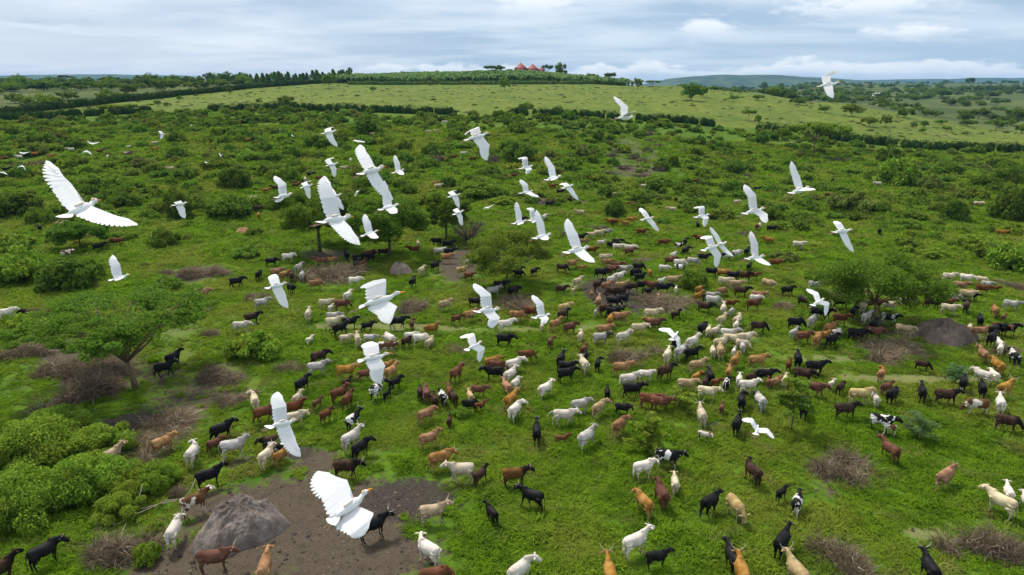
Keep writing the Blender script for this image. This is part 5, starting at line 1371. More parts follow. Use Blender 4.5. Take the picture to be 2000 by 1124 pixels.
16.36,52.05,83,K,1.0,-,1,black cow right of the low sapling; facing away
15.79,51.17,67,D,0.8,-,1,dark brown young cow right of the low sapling; facing away
18.32,53.17,64,T,0.8,-,1,tan young cow behind the grey bull with dark neck; facing away
15.30,52.15,49,T,0.8,-,1,tan young cow behind the low sapling; facing away right
14.07,50.36,-8,B,1.0,-,1,left one of two fawn cows behind the low sapling; facing right
16.65,51.18,22,R,0.58,-,1,red-brown calf right of the low sapling; facing right
17.38,50.64,62,P,0.8,-,1,black-and-white young cow left of the grey bull with dark neck; facing away
18.63,51.43,69,W,0.8,-,1,white young cow behind the grey bull with dark neck; facing away
19.76,51.80,29,D,0.8,-,1,dark brown young cow behind the grey bull with dark neck; facing right
21.01,52.07,-2,K,1.0,-,1,black cow behind the grey bull with dark neck; facing right
18.87,49.95,6,W,1.0,-,1,white cow behind the grey bull with dark neck; facing right
20.86,51.06,68,R,0.58,-,1,red-brown calf behind the grey bull with dark neck; facing away
21.43,50.96,34,T,0.8,-,1,tan young cow behind the grey bull with dark neck; facing away right
22.29,51.26,62,C,0.8,-,1,cream young cow behind the grey bull with dark neck; facing away
23.94,54.62,62,R,0.8,-,1,red-brown young cow behind the grey bull with dark neck; facing away right
24.95,55.32,71,K,1.0,-,1,black cow behind the grey bull with dark neck; facing away
24.23,52.24,-26,D,1.0,-,1,dark brown cow behind the tall thin sapling; facing right
25.80,53.64,-4,K,1.0,-,1,left one of two black cows left of wide brush by the leaning tree
23.89,49.44,-31,R,1.0,-,1,red-brown cow behind the tall thin sapling; facing right
15.31,48.85,-17,C,1.0,h,1,cream cow right of the low sapling; facing right
17.46,47.34,74,K,1.0,-,1,black cow left of the grey bull with dark neck; facing away
18.83,47.25,93,H,1.0,-,1,grey bull with dark neck turned away; right of a black cow
10.56,47.52,-16,R,1.0,-,1,left one of two red-brown cows left of the low sapling; facing right
11.26,47.14,-14,R,1.0,-,1,right one of two red-brown cows left of the low sapling; facing right
13.79,44.96,86,C,1.0,h,2,cream cow with wide white horns seen from behind; above a feeding calf
15.82,46.67,68,R,0.58,-,1,red-brown calf right of the horned white cow seen from behind; facing away
16.01,43.70,63,K,1.0,-,2,black cow right of the horned white cow seen from behind; facing away right
13.34,42.36,-24,Q,0.58,-,2,brown-and-white calf in front of the horned white cow seen from behind; facing right
7.61,43.53,53,T,1.0,-,2,tan cow left of the bushy sapling; facing away right
8.33,46.48,-15,K,0.8,-,1,black young cow behind the bushy sapling; facing right
21.75,46.02,60,K,1.0,-,1,black cow right of the tall thin sapling; facing away right
10.14,39.21,-15,P,1.0,-,2,black-and-white patched cow beside a white one in the lower middle
25.84,50.65,42,W,0.58,-,1,white calf right of the tall thin sapling; facing away right
26.23,49.95,45,D,0.8,-,1,dark brown young cow right of the tall thin sapling; facing away right
26.89,48.16,1,B,1.0,-,1,fawn cow behind the nursing cow; facing right
27.96,47.93,78,W,0.8,-,1,white young cow behind the nursing cow; facing away
30.77,52.38,50,T,0.8,-,1,tan young cow in front of the wide brush by the leaning tree; facing away right
29.98,50.06,28,R,0.8,-,1,red-brown young cow in front of the wide brush by the leaning tree; facing away right
29.64,48.53,43,K,1.0,-,1,black cow behind the grey-green shrub; facing away right
32.09,48.85,66,K,1.0,t,1,left one of two black cows behind the grey-green shrub; facing away
33.51,48.09,-10,D,1.0,-,1,dark brown cow behind the grey-green shrub; facing right
35.58,54.77,-34,D,0.8,g,1,dark brown young cow right of the wide brush by the leaning tree; facing right
36.55,50.76,54,K,1.0,-,1,right one of two black cows behind the grey-green shrub; facing away
37.39,49.75,62,K,1.0,-,1,black cow right of the grey-green shrub; facing away
39.06,52.29,109,W,1.0,-,1,white cow in front of the brown mound; facing away left
40.37,52.71,84,W,0.8,-,1,white young cow in front of the brown mound; facing away left
41.66,54.21,85,T,1.0,-,1,tan cow right of the brown mound; facing away left
42.20,56.90,79,T,1.0,-,1,left one of two tan cows right of the brown mound; facing away
45.15,58.84,52,W,0.8,-,1,white young cow right of the brown mound; facing away
44.73,56.48,77,P,1.0,-,1,black-and-white cow right of the brown mound; facing away
39.18,49.65,28,T,1.0,h,1,tan cow right of the grey-green shrub; facing away right
36.99,47.05,62,W,1.0,h,1,white cow right of the grey-green shrub; facing away
34.82,46.47,-187,Q,1.0,g,1,brown-and-white cow right of the grey-green shrub; facing left
24.67,45.78,2,D,1.0,-,1,dark brown cow left of the nursing cow; facing right
26.42,43.91,-32,P,1.0,-,2,black-and-white cow nursing a brown-and-white calf at right
26.70,43.49,149,Q,0.58,-,2,brown-and-white calf suckling under the black-and-white cow
24.90,40.07,104,R,1.0,h,2,red-brown horned cow at right; just below the nursing cow
35.39,43.97,-25,D,1.0,-,2,dark brown cow right of the grey-green shrub; facing right
-18.38,34.36,51,Q,1.0,-,2,brown-and-white cow left of the big grey mound; facing right
-18.21,31.52,97,W,1.0,-,2,white cow left of the big grey mound; facing away right
-24.11,29.82,62,K,1.0,r,2,large black cow alone on grass at the lower left corner
-25.45,28.47,64,D,1.0,-,2,dark brown cow in front of the lower left thicket; facing right
-18.74,37.13,39,K,1.0,-,2,black cow behind the big grey mound; facing right
-10.47,38.09,8,D,1.0,-,2,dark brown cow left of the dark mud patch; facing right
-7.60,32.01,33,K,1.0,h,2,black cow left of the dark mud patch; facing right
-15.13,29.29,12,R,1.0,h,2,red-brown cow in front of the big grey mound; facing right
-12.30,28.64,98,T,1.0,-,2,tan cow in front of the big grey mound; facing away right
-3.20,37.64,180,C,1.0,-,2,cream cow right of the dark mud patch; facing left
-1.98,37.48,57,D,0.8,-,2,dark brown young cow right of the dark mud patch; facing away right
0.20,37.19,9,Q2,1.0,-,2,brown-backed cow in front of the black cow flicking its tail; facing right
1.15,34.82,149,K,1.0,-,2,black cow in front of the black cow flicking its tail; facing away left
-1.16,33.43,119,K,0.8,-,2,black young cow right of the dark mud patch; facing away left
-4.46,33.42,13,B,1.0,h,2,fawn humped cow with orange head on the edge of the dark mud patch
-4.35,30.06,140,W,1.0,-,2,white cow in front of the dark mud patch; facing away left
0.41,28.53,49,W,1.0,-,2,white cow right of the dark mud patch; facing away right
-3.77,28.07,17,R,1.0,-,2,red-brown cow in front of the dark mud patch; facing right
4.83,28.21,93,T,1.0,h,2,tan cow left of the grazing fawn cow; facing away
8.33,38.01,25,W,1.0,-,2,white cow left of the black-and-white cow; facing away right
9.96,36.59,83,C,0.8,-,2,cream young cow in front of the black-and-white cow; facing away left
8.82,35.10,94,R,1.0,-,2,red-brown cow in front of the black-and-white cow; facing away left
7.62,34.20,111,T,1.0,-,2,tan cow in front of the black-and-white cow; facing away left
11.51,34.35,41,K,1.0,-,2,black cow left of the grazing fawn cow; facing away right
12.82,33.80,-76,B,1.0,g,2,grazing fawn cow with its head down beside a black cow
15.01,37.53,106,D,1.0,-,2,dark brown cow behind the grazing fawn cow; facing away left
16.10,35.56,39,K,0.58,-,2,black calf right of the grazing fawn cow; facing away right
16.57,34.43,59,P,0.8,-,2,black-and-white young cow right of the grazing fawn cow; facing away
6.55,30.73,33,W,1.0,-,2,white cow left of the grazing fawn cow; facing away right
7.49,29.75,10,K,0.8,-,2,black young cow left of the grazing fawn cow; facing away right
11.28,29.58,93,K,1.0,-,2,black cow in front of the grazing fawn cow; facing away left
14.28,30.71,52,K,1.0,-,2,black cow left of the corner brush at lower right; facing away right
11.38,28.42,84,T,1.0,h,2,tan cow left of the corner brush at lower right; facing away
14.11,28.39,102,B,1.0,h,2,fawn cow left of the corner brush at lower right; facing away left
26.63,36.81,36,T,1.0,-,2,tan cow in front of the grey-green shrub; facing away right
29.59,35.49,68,W,0.8,-,2,left one of two white young cows right of the pale bare patch; facing away left
28.15,34.16,114,C,1.0,-,2,cream cow with brown head facing left near the right edge
20.87,28.69,82,K,1.0,h,2,black cow in front of the pale bare patch; facing away left
30.02,34.56,75,W,0.8,-,2,right one of two white young cows right of the pale bare patch; facing away left"""
FARCATTLE = """-114.25,179.62,213,W,1.0
-119.51,173.45,40,T,1.0
-114.25,171.39,42,T,1.0
-123.09,166.43,45,R,1.0
-122.96,167.50,209,R,1.0
-115.25,156.79,48,K,1.0
-105.79,177.98,32,R,1.0
-97.56,189.97,40,C,1.0
-93.63,181.87,16,T,1.0
-85.60,172.13,31,K,1.0
-79.18,159.43,215,C,1.0
-102.39,223.50,121,W,1.0
-77.49,110.11,-51,K,1.0
-92.10,237.75,33,R,1.0
-67.18,233.04,20,C,1.0
-74.46,209.02,31,K,1.0
-69.11,203.85,13,K,1.0
-74.42,195.85,20,T,1.0
-42.65,212.52,6,C,1.0
-40.76,174.38,109,W,1.0
-40.32,164.95,10,C,1.0
-46.03,156.77,17,K,1.0
-45.50,150.81,109,W,1.0
-43.07,153.09,8,R,1.0
-45.79,144.92,13,R,1.0
-49.31,142.10,198,D,1.0
-50.32,139.41,26,T,1.0
-50.37,132.49,23,G,1.0
-46.52,124.29,15,D,1.0
-44.63,118.87,-69,T,1.0
-23.07,239.64,-6,W,1.0
-25.87,217.99,194,C,1.0
-13.07,186.39,15,W,1.0
-17.16,178.29,182,R,1.0
-15.31,181.54,5,R,1.0
-10.17,180.92,11,R,1.0
0.63,162.84,11,R,1.0
-16.00,148.39,8,C,1.0
9.04,152.10,6,R,1.0
10.39,146.77,-2,K,1.0
7.35,132.84,8,D,1.0
12.60,125.65,177,C,1.0
5.81,120.90,68,W,1.0
1.83,119.18,-9,K,1.0
17.17,117.37,178,T,1.0
22.06,145.22,-13,C,1.0
30.55,129.39,161,C,1.0
21.00,118.60,-12,T,1.0
19.44,115.58,177,T,1.0
17.84,116.68,3,R,1.0
21.12,109.27,-22,R,1.0
31.89,115.33,80,K,1.0
56.12,156.11,-19,K,1.0
94.30,234.02,-24,C,1.0
43.94,164.54,-4,R,1.0
41.73,113.79,41,Q,1.0
43.41,112.20,-12,K,1.0
23.59,134.69,-0,R,1.0
88.78,166.10,162,W,1.0
79.80,170.51,56,D,1.0
68.59,147.35,-12,R,1.0
95.42,178.05,53,T,1.0
94.61,137.54,-39,C,1.0
59.83,109.10,-121,D,1.0
80.08,109.60,-38,T,1.0
-60.20,101.72,219,R,1.0
-61.08,98.37,37,K,1.0
-18.58,96.22,4,D,1.0
-21.77,104.52,12,T,1.0
-11.73,103.40,197,K,1.0
-10.53,96.31,-0,W,1.0
-9.72,101.35,-3,K,1.0
12.68,106.72,4,C,1.0
14.06,108.00,-10,C,1.0
15.32,108.79,4,G,1.0
10.82,105.24,20,K,1.0
11.62,96.58,-7,R,1.0
15.01,100.00,-15,P,1.0
-14.42,97.57,196,R,1.0
16.11,101.95,-6,K,1.0
15.79,98.74,-14,W,1.0
17.38,97.84,-11,W,1.0
23.13,101.80,-9,R,1.0
26.47,102.08,73,K,1.0
25.09,96.10,49,K,1.0
29.31,104.50,154,R,1.0
39.77,103.50,162,T,1.0
43.34,100.72,-25,W,1.0"""
cowxy = np.array([[float(v) for v in l.split(',')[:2]] for l in (COWS+'\n'+FARCATTLE).split('\n')])
def scrub():
    rs = np.random.RandomState(21)
    ms = [bush_mesh('scrub_bush', 90+k, 900, M[m_], .17, h=.75) for k, m_ in enumerate(['leaf_mid', 'leaf_bright', 'leaf_dark', 'leaf_mid', 'leaf_olive', 'leaf_dark', 'leaf_acacia'])]
    h1 = np.array(HEDGES[0]); o = np.argsort(h1[:,0]/h1[:,1])
    N = 9000
    a = rs.uniform(-.95, .95, N*3); y = np.sqrt(rs.uniform(88.**2, 300.**2, N*3)); x = a*y
    yb = np.interp(a, (h1[:,0]/h1[:,1])[o], h1[:,1][o])
    # open grass where the herd stands; scrub thickens with distance and to the sides
    open_ = np.interp(a, [-.9, -.62, -.5, -.3, -.1, .1, .3, .45, .6, .9], [80, 84, 90, 106, 122, 128, 112, 98, 88, 84])
    dens = np.clip((y-open_)/35, 0, 1)*(.35+1.1*fbm(x/26, y/34, 41, 3))
    dens = np.where(fbm(x/14, y/18, 47, 3) < .40, dens*.25, dens)
    brown = (np.abs(a-.19) < .07) & (y > 165) & (y < 235); dens = np.where(brown, dens*.25, dens)
    dc = np.min(np.hypot(x[:, None]-cowxy[None, :, 0], (y[:, None]-cowxy[None, :, 1]+2.)*.45), axis=1)
    keep = (rs.rand(N*3) < dens*np.where(y > 150, .36, .42)) & (y < yb-7.) & (dc > 1.7)
    x, y = x[keep][:N], y[keep][:N]; n = len(x); print('scrub', n)
    s = rs.lognormal(math.log(1.0), .42, n).clip(.45, 2.6)*(1+.35*np.clip((y-130)/150, 0, 1)); hz = s*(.85+.6*rs.rand(n))
    z = ground_z(x, y)-.05
    instance_points('scrub', np.column_stack([x, y, z]), np.column_stack([s, s, hz]), np.column_stack([0*s, 0*s, rs.rand(n)*6.28]), ms, 'stuff', 'dense low green scrub covering the slope')
    # shrublets over the pale pasture and the sloping field
    a = rs.uniform(-.9, 1.0, 5000); y = np.sqrt(rs.uniform(230.**2, 560.**2, 5000)); x = a*y
    f, far = field_mask(x, y); k = (f > .99) & (far < .1) & (rs.rand(5000) < .26+.50*np.clip((fbm(x/40, y/40, 61, 3)-.42)*6, 0, 1)*np.where(a > .3, 1.5, .6))
    x, y = x[k], y[k]; n = len(x); s = rs.lognormal(math.log(.75), .4, n).clip(.35, 1.9)
    z = ground_z(x, y)-.03
    fm = [bush_mesh('field_shrub', 95, 500, M['leaf_dark'], .2, h=.6), dry_v[0], bush_mesh('field_shrub', 96, 500, M['leaf_mid'], .2, h=.7), dry_v[1], dry_v[0]]
    instance_points('field_shrubs', np.column_stack([x, y, z]), np.column_stack([s*.95, s*.95, s*.62]), np.column_stack([0*s, 0*s, rs.rand(n)*6.28]), fm, 'stuff', 'low shrubs dotted over the pale pasture')
    # far woods
    tm = []
    for k, (kd, lm) in enumerate((('tree_small', 'leaf_far'), ('tree_dark', 'leaf_far'), ('tree_dark', 'leaf_dark'), ('tree_dark', 'leaf_mid'))):
        mb, V, F = crown_and_trunk(kd, 10., 7., 300+k, None, 1100, .6, None); tm.append(mesh_join('far_tree', [(V, F, 0)], mb, [M[lm], M['bark_dark']]))
    a = rs.uniform(-1.0, 1.0, 26000); y = np.exp(rs.uniform(math.log(290), math.log(2600), 26000)); x = a*y
    f, far = field_mask(x, y)
    nz = fbm(x/70, y/110, 71, 4)
    yl = np.interp(a, [-.75, -.24], [295, 560]); k = (far > .9) & ((a > -.23) | (y > yl+45) | (rs.rand(26000) < .15)) & (rs.rand(26000) < np.clip((nz-.43)*5.5, .06, 1)*np.where(a > .2, .5, .30)) & ~((a > -.37) & (a < .2) & (y > 500) & (y < 1400))
    x, y = x[k], y[k]; n = len(x); print('far trees', n)
    s = rs.lognormal(math.log(.75), .35, n).clip(.3, 1.6)*np.where(y > 1000, 1.25, 1)
    z = ground_z(x, y)-.1
    instance_points('far_woodland', np.column_stack([x, y, z]), np.column_stack([s, s, s*(.7+.4*rs.rand(n))]), np.column_stack([0*s, 0*s, rs.rand(n)*6.28]), tm, 'stuff', 'dark savanna woodland scattered over the far country')
scrub()
def grass():
    rs = np.random.RandomState(33)
    ms = []
    for v in range(5):
        V = []; F = []; k = 0; nb = 42
        for i in range(nb):
            a = rs.rand()*6.28; r = rs.rand()**.7*.30; x, y = r*math.cos(a), r*math.sin(a)
            b = a+rs.normal()*.7; h = .21*(.5+.8*rs.rand()); ln = .22*(.3+rs.rand()); w = .020+.018*rs.rand()
            ln *= 1.25; dx, dy = math.cos(b), math.sin(b)
            p0 = np.array((x, y, -.04)); p1 = np.array((x+dx*ln*.4, y+dy*ln*.4, h*.7)); p2 = np.array((x+dx*ln*1.3, y+dy*ln*1.3, h*(.9 if rs.rand() < .5 else .7)))
            c_ = rs.rand()*3.14; s = np.array((math.cos(c_), math.sin(c_), 0))*w
            V += [p0-s, p0+s, p1+s*.9, p1-s*.9, p2]; F.append((k, k+1, k+2, k+3)); F.append((k+3, k+2, k+4, k+4)); k += 5
        F4 = [f for f in F if f[2] != f[3]]; F3 = [f[:3] for f in F if f[2] == f[3]]
        ms.append(mesh_np('grass_tuft', np.array(V), [np.array(F4), np.array(F3)], [M['grass_blade']]))
    pts = []; scl = []
    for (y0, y1, cell, smin) in ((27, 58, .40, 1.0), (58, 95, .62, 1.45), (95, 150, 1.05, 2.2), (150, 232, 1.9, 3.6)):
        ys = np.arange(y0, y1, cell)
        for y in ys:
            hw = .86*(y+10); xs = np.arange(-hw, hw, cell)
            x = xs+rs.uniform(-.5, .5, len(xs))*cell; yy = y+rs.uniform(-.5, .5, len(xs))*cell
            dm = dirt_mask(x, yy).max(-1)
            jag = (fbm(x/.9, yy/.9, 81, 3)-.5)*1.1
            k = dm+jag < .42
            thin = fbm(x/3., yy/3., 83, 3)
            k &= (rs.rand(len(x)) < np.clip(.8+(thin-.35)*2., .72, 1))
            cl = fbm(x/1.3, yy/1.3, 87, 2)
            s = smin*(.35+.6*thin+.9*np.clip((cl-.25)*1.6, 0, 1)+.2*rs.rand(len(x)))*np.where(dm > .15, .75, 1)
            pts.append(np.stack([x, yy], -1)[k]); scl.append(s[k])
    P = np.concatenate(pts); s = np.concatenate(scl); n = len(P); print('grass tufts', n)
    z = ground_z(P[:, 0], P[:, 1])
    hgt = np.where(P[:, 1] > 58, .8, 1.)
    instance_points('grass', np.column_stack([P, z]), np.column_stack([s, s, s*hgt*rs.uniform(.7, 1.2, n)]), np.column_stack([rs.normal(size=n)*.12, rs.normal(size=n)*.12, rs.rand(n)*6.28]), ms, 'stuff', 'lush green grass covering the plain')
grass()
def litter():
    rs = np.random.RandomState(55); ms = []
    for k in range(3):
        mb = MB(); th = np.arange(7)/7*2*math.pi; r = 1+.35*rs.rand(7)
        mb.rings([np.stack([np.cos(th)*r*a, np.sin(th)*r*a, np.full(7, z)+.1*rs.rand(7)], -1) for a, z in ((1, -.2), (.9, .25), (.45, .55))])
        ms.append(mb.mesh('clod', [clod_m[k]], False))
    for k in range(2):
        mb = MB()
        for i in range(5):
            p = rs.normal(size=3)*[.5, .5, .05]; q = rs.normal(size=3)*[2.2, 2.2, .1]; mb.tube([p, p+q*.5+(0, 0, .15), p+q], [.07, .06, .03], 3)
        ms.append(mb.mesh('straw', [M['twig']], False))
    P = []
    for cx, cy_, rx, ry, st, ty in DIRT:
        if cy_ > 80: continue
        n = int(min(9000, rx*ry*st*20)); a = rs.rand(n)*6.28; r = np.sqrt(rs.rand(n))*1.15
        P.append(np.stack([cx+rx*r*np.cos(a), cy_+ry*r*np.sin(a)], -1))
    P = np.concatenate(P); n = len(P); s = rs.lognormal(math.log(.035), .55, n).clip(.015, .14)
    instance_points('ground_litter', np.column_stack([P, ground_z(P[:, 0], P[:, 1])]), np.column_stack([s, s, s*.7]), np.column_stack([0*s, 0*s, rs.rand(n)*6.28]), ms, 'stuff', 'clods, dung and dry stalks littering the bare earth')
clod_m = []
for c_ in ((.05,.036,.027), (.13,.10,.07), (.028,.022,.02)):
    m_, n_ = newmat('clod'); finish(n_, c4(*c_), .95); clod_m.append(m_)
litter()

# ------------------------------------------------------------------ cattle
def coat(name, a, b, patch=None, pcol=None, belly=None, neck=None, rough=.55, scale=1.6, thr=.5, sheen=.0):
    m, n = newmat(name)
    tc = n.n('ShaderNodeTexCoord'); oi = n.n('ShaderNodeObjectInfo')
    off = n.n('ShaderNodeCombineXYZ', {0: n.math('MULTIPLY', oi.outputs['Random'], 37.), 1: n.math('MULTIPLY', oi.outputs['Random'], 91.), 2: 0.}).outputs[0]
    O = tc.outputs['Object']; P = n.vmath('ADD', O, off)
    k = n.noise(P, 2.2, 4, .55)
    col = n.mix(n.ss(k, .35, .65), c4(*a), c4(*b))
    sep = n.n('ShaderNodeSeparateXYZ', {0: O})
    if neck is not None:   # darker shoulders, neck and head
        col = n.mix(n.ss(n.math('ADD', sep.outputs[0], n.math('MULTIPLY', k, .3)), .45, .75), col, c4(*neck))
    if belly is not None:  # paler or darker lower legs and belly
        col = n.mix(n.ss(n.math('ADD', sep.outputs[2], n.math('MULTIPLY', k, .25)), .85, .55), col, c4(*belly))
    if patch is not None:
        q = n.noise(P, scale, 3, .45, .3)
        col = n.mix(n.ss(q, thr-.012, thr+.012), col, c4(*patch))
        if pcol is not None: col = n.mix(n.ss(sep.outputs[0], .75, .8), col, c4(*pcol))
    hsv = n.n('ShaderNodeHueSaturation', {'Color': col, 'Hue': n.math('ADD', .49, n.math('MULTIPLY', oi.outputs['Random'], .02)), 'Saturation': n.math('ADD', .85, n.math('MULTIPLY', oi.outputs['Random'], .3)), 'Value': n.math('ADD', .82, n.math('MULTIPLY', n.math('FRACT', n.math('MULTIPLY', oi.outputs['Random'], 7.3)), .36))})
    dirt = n.math('MULTIPLY', n.ss(n.noise(P, 3.4, 6, .7), .5, .75), .30)
    fin = n.mix(dirt, hsv.outputs[0], c4(*[q*.45 for q in a]))
    finish(n, fin, rough+.15, n.noise(P, 7, 4, .6), .5, .03, spec=.12)
    return m
CT = dict(
 W=coat('coat_white', (.55,.49,.41), (.70,.64,.56), belly=(.56,.48,.38)),
 C=coat('coat_cream', (.45,.365,.235), (.61,.53,.38), belly=(.50,.43,.30)),
 G=coat('coat_grey', (.34,.31,.28), (.50,.47,.43), neck=(.30,.28,.26)),
 B=coat('coat_fawn', (.33,.225,.105), (.48,.365,.20), belly=(.50,.42,.27)),
 T=coat('coat_tan', (.235,.110,.036), (.37,.205,.085), belly=(.36,.25,.13)),
 R=coat('coat_red', (.095,.036,.019), (.165,.066,.036)),
 D=coat('coat_dark_brown', (.030,.017,.012), (.070,.036,.022), neck=(.014,.010,.009)),
 K=coat('coat_black', (.0065,.0065,.0075), (.012,.011,.011), rough=.42),
 P=coat('coat_black_white', (.010,.010,.011), (.014,.013,.013), patch=(.66,.64,.60), pcol=(.012,.012,.012), thr=.53),
 Q=coat('coat_brown_white', (.10,.045,.022), (.17,.08,.04), patch=(.66,.60,.52), scale=1.4, thr=.51),
 H=coat('coat_dark_necked', (.36,.34,.31), (.48,.45,.41), neck=(.055,.050,.048)),
)
CT['Q2'] = coat('coat_brown_black', (.11,.05,.02), (.19,.09,.035), neck=(.018,.013,.012), belly=(.03,.018,.012))
def simple(name, c, r=.6):
    m, n = newmat(name); finish(n, c4(*c), r); return m
M['hoof'] = simple('hoof', (.03,.026,.022)); M['horn'] = simple('horn', (.42,.37,.29), .45); M['muzzle'] = simple('muzzle', (.05,.04,.036), .4)
M['horn_dark'] = simple('horn_dark', (.10,.085,.07), .45); M['eye'] = simple('eye', (.004,.004,.004), .1)

def cow_body(name, neck=(35, 0), head=10, legs=(0, 0, 0, 0), lying=False, calf=False, hump=True):
    """one continuous body: trunk, neck, head and four jointed legs joined by a voxel remesh. +X is forward, feet on z=0"""
    mb = MB()
    th = np.arange(14)/14*2*math.pi
    def ring(x, zc, w, h, y=0., tilt=0.):
        yy = np.cos(th)*w; zz = np.sin(th)*h
        zz = np.where(zz > 0, zz*.95, zz); yy = yy*np.where(np.sin(th) < -.2, 1.04, 1.)
        return np.stack([x-zz*math.sin(tilt)+0*th, y+yy, zc+zz*math.cos(tilt)], -1)
    lz = -.62 if lying else 0.
    T = [(-.86, 1.06, .10, .12), (-.81, 1.05, .19, .21), (-.70, 1.03, .25, .27), (-.50, 1.01, .275, .30), (-.25, .965, .30, .325), (0, .93, .32, .345), (.22, .94, .305, .34), (.42, .97, .25, .335), (.56, 1.0, .21, .315), (.67, 1.04, .155, .25), (.75, 1.07, .09, .15)]
    if calf: T = [(x*.86, z*.98+.03, w*.78, h*.76) for x, z, w, h in T]
    mb.rings([ring(x, z+lz, w, h) for x, z, w, h in T])
    # hips: two slight bony rises, hump over the shoulders
    if hump and not calf:
        mb.tube([(.26, 0, 1.22+lz), (.40, 0, 1.30+lz), (.53, 0, 1.25+lz)], [.05, .095, .05], 8, ry=[.05, .085, .05])
    for s in (-1, 1): mb.tube([(-.62, s*.13, 1.13+lz), (-.46, s*.15, 1.17+lz), (-.35, s*.13, 1.14+lz)], [.05, .075, .05], 7)
    # neck and head
    el, yaw = R(neck[0]), R(neck[1])
    b = np.array((.46 if not calf else .40, 0, 1.09+lz)); L = .50 if not calf else .40
    d = np.array((math.cos(el)*math.cos(yaw), math.cos(el)*math.sin(yaw), math.sin(el)))
    d0 = np.array((math.cos(el*.6), math.sin(yaw)*.25, math.sin(el*.6))); d0 /= np.linalg.norm(d0)
    p = [b, b+d0*L*.35, b+d0*L*.35+d*L*.35, b+d0*L*.35+d*L*.72]
    mb.tube(p, [.185, .150, .118, .105], 10, ry=[.28, .235, .185, .155])
    # dewlap
    mb.tube([b+(.16, 0, -.16), p[1]+(.04, 0, -.16), p[2]+(.0, 0, -.10)], [.040, .034, .026], 6, ry=[.14, .13, .09])
    poll = p[3]
    hp = el*.0+R(-head) if neck[0] > -5 else R(-62)
    hyaw = yaw*1.25
    hd = np.array((math.cos(hp)*math.cos(hyaw), math.cos(hp)*math.sin(hyaw), math.sin(hp)))
    k = .86 if calf else 1.
    hpts = [poll-hd*.08+(0, 0, .015), poll+hd*.04*k, poll+hd*.14*k, poll+hd*.27*k, poll+hd*.37*k, poll+hd*.43*k]
    mb.tube(hpts, [.10*k, .135*k, .124*k, .094*k, .092*k, .060*k], 10, ry=[.10*k, .150*k, .145*k, .112*k, .100*k, .062*k])
    # legs
    ls = 1.0
    if not lying:
        for i, (fx, sy) in enumerate(((1, 1), (1, -1), (-1, 1), (-1, -1))):
            a = R(legs[i]); y = sy*(.155 if not calf else .12); t = .82 if calf else 1.
            if fx > 0:
                hx = .44*(.86 if calf else 1)
                P = [(0, .95), (0, .72), (0+.01, .46), (-.015, .42), (-.01, .16), (.0, .10), (.02, .05), (.035, 0)]
                rr = [.15, .100, .062, .056, .042, .048, .050, .062]
            else:
                hx = -.60*(.86 if calf else 1)
                P = [(-.02, .98), (.04, .74), (-.03, .60), (-.13, .46), (-.10, .38), (-.06, .16), (-.05, .10), (-.02, .05), (.0, 0)]
                rr = [.21, .175, .110, .072, .058, .044, .049, .051, .063]
            pts = []
            for (px, pz) in P:
                hgt = .98-pz; sw = math.sin(a)*hgt*(.75+.25*hgt); lift = .0
                if pz < .5 and a < 0 and abs(legs[i]) > 11: lift = .05
                pts.append((hx+px+sw, y*(1 if pz > .6 else .92), pz*(1-.03*abs(math.sin(a)))+lift*(pz < .3)+.028))
            mb.tube(pts, [q*(.97 if not calf else .80) for q in rr], 9, ry=[q*(1.2 if q > .1 else 1)*(.97 if not calf else .8) for q in rr])
    else:
        for sx, sy in ((.40, 1), (.40, -1), (-.45, 1), (-.5, -1)):
            mb.tube([(sx-.1, sy*.2, .22), (sx+.22, sy*.34, .12), (sx+.1, sy*.38, .06), (sx-.15, sy*.36, .05)], [.10, .06, .045, .04], 8)
    # udder / sheath
    if not calf and not lying: mb.tube([(-.42, 0, .66), (-.34, 0, .60), (-.24, 0, .66)], [.06, .10, .05], 8)
    me0 = mb.mesh(name+'_raw', [], True)
    o = bpy.data.objects.new('tmp', me0); COL.objects.link(o)
    r = o.modifiers.new('r', 'REMESH'); r.mode = 'VOXEL'; r.voxel_size = .026 if not calf else .024; r.use_smooth_shade = True
    s = o.modifiers.new('s', 'SMOOTH'); s.factor = .5; s.iterations = 4
    dc = o.modifiers.new('d', 'DECIMATE'); dc.ratio = .42
    dg = bpy.context.evaluated_depsgraph_get(); dg.update()
    me = bpy.data.meshes.new_from_object(o.evaluated_get(dg)); me.name = name
    bpy.data.objects.remove(o); bpy.data.meshes.remove(me0)
    me.materials.clear(); me.materials.append(CT['W']); me.materials.append(M['hoof']); me.materials.append(M['muzzle'])
    n = len(me.polygons); C_ = np.empty(n*3, np.float32); me.polygons.foreach_get('center', C_); C_ = C_.reshape(-1, 3)
    mi = np.zeros(n, np.int32)
    if not lying: mi[C_[:, 2] < .055] = 1
    mz = np.array(hpts[-1])+hd*.02; mi[np.linalg.norm(C_-mz, axis=1) < .062*k] = 2
    me.polygons.foreach_set('material_index', mi)
    me.polygons.foreach_set('use_smooth', np.ones(n, bool)); me.update()
    # frame of the head for ears, horns and eyes
    side = np.cross((0, 0, 1.), hd); side /= np.linalg.norm(side); up = np.cross(hd, side)
    return dict(body=me, poll=np.array(poll), hd=hd, side=side, up=up, k=k, lz=lz, calf=calf)
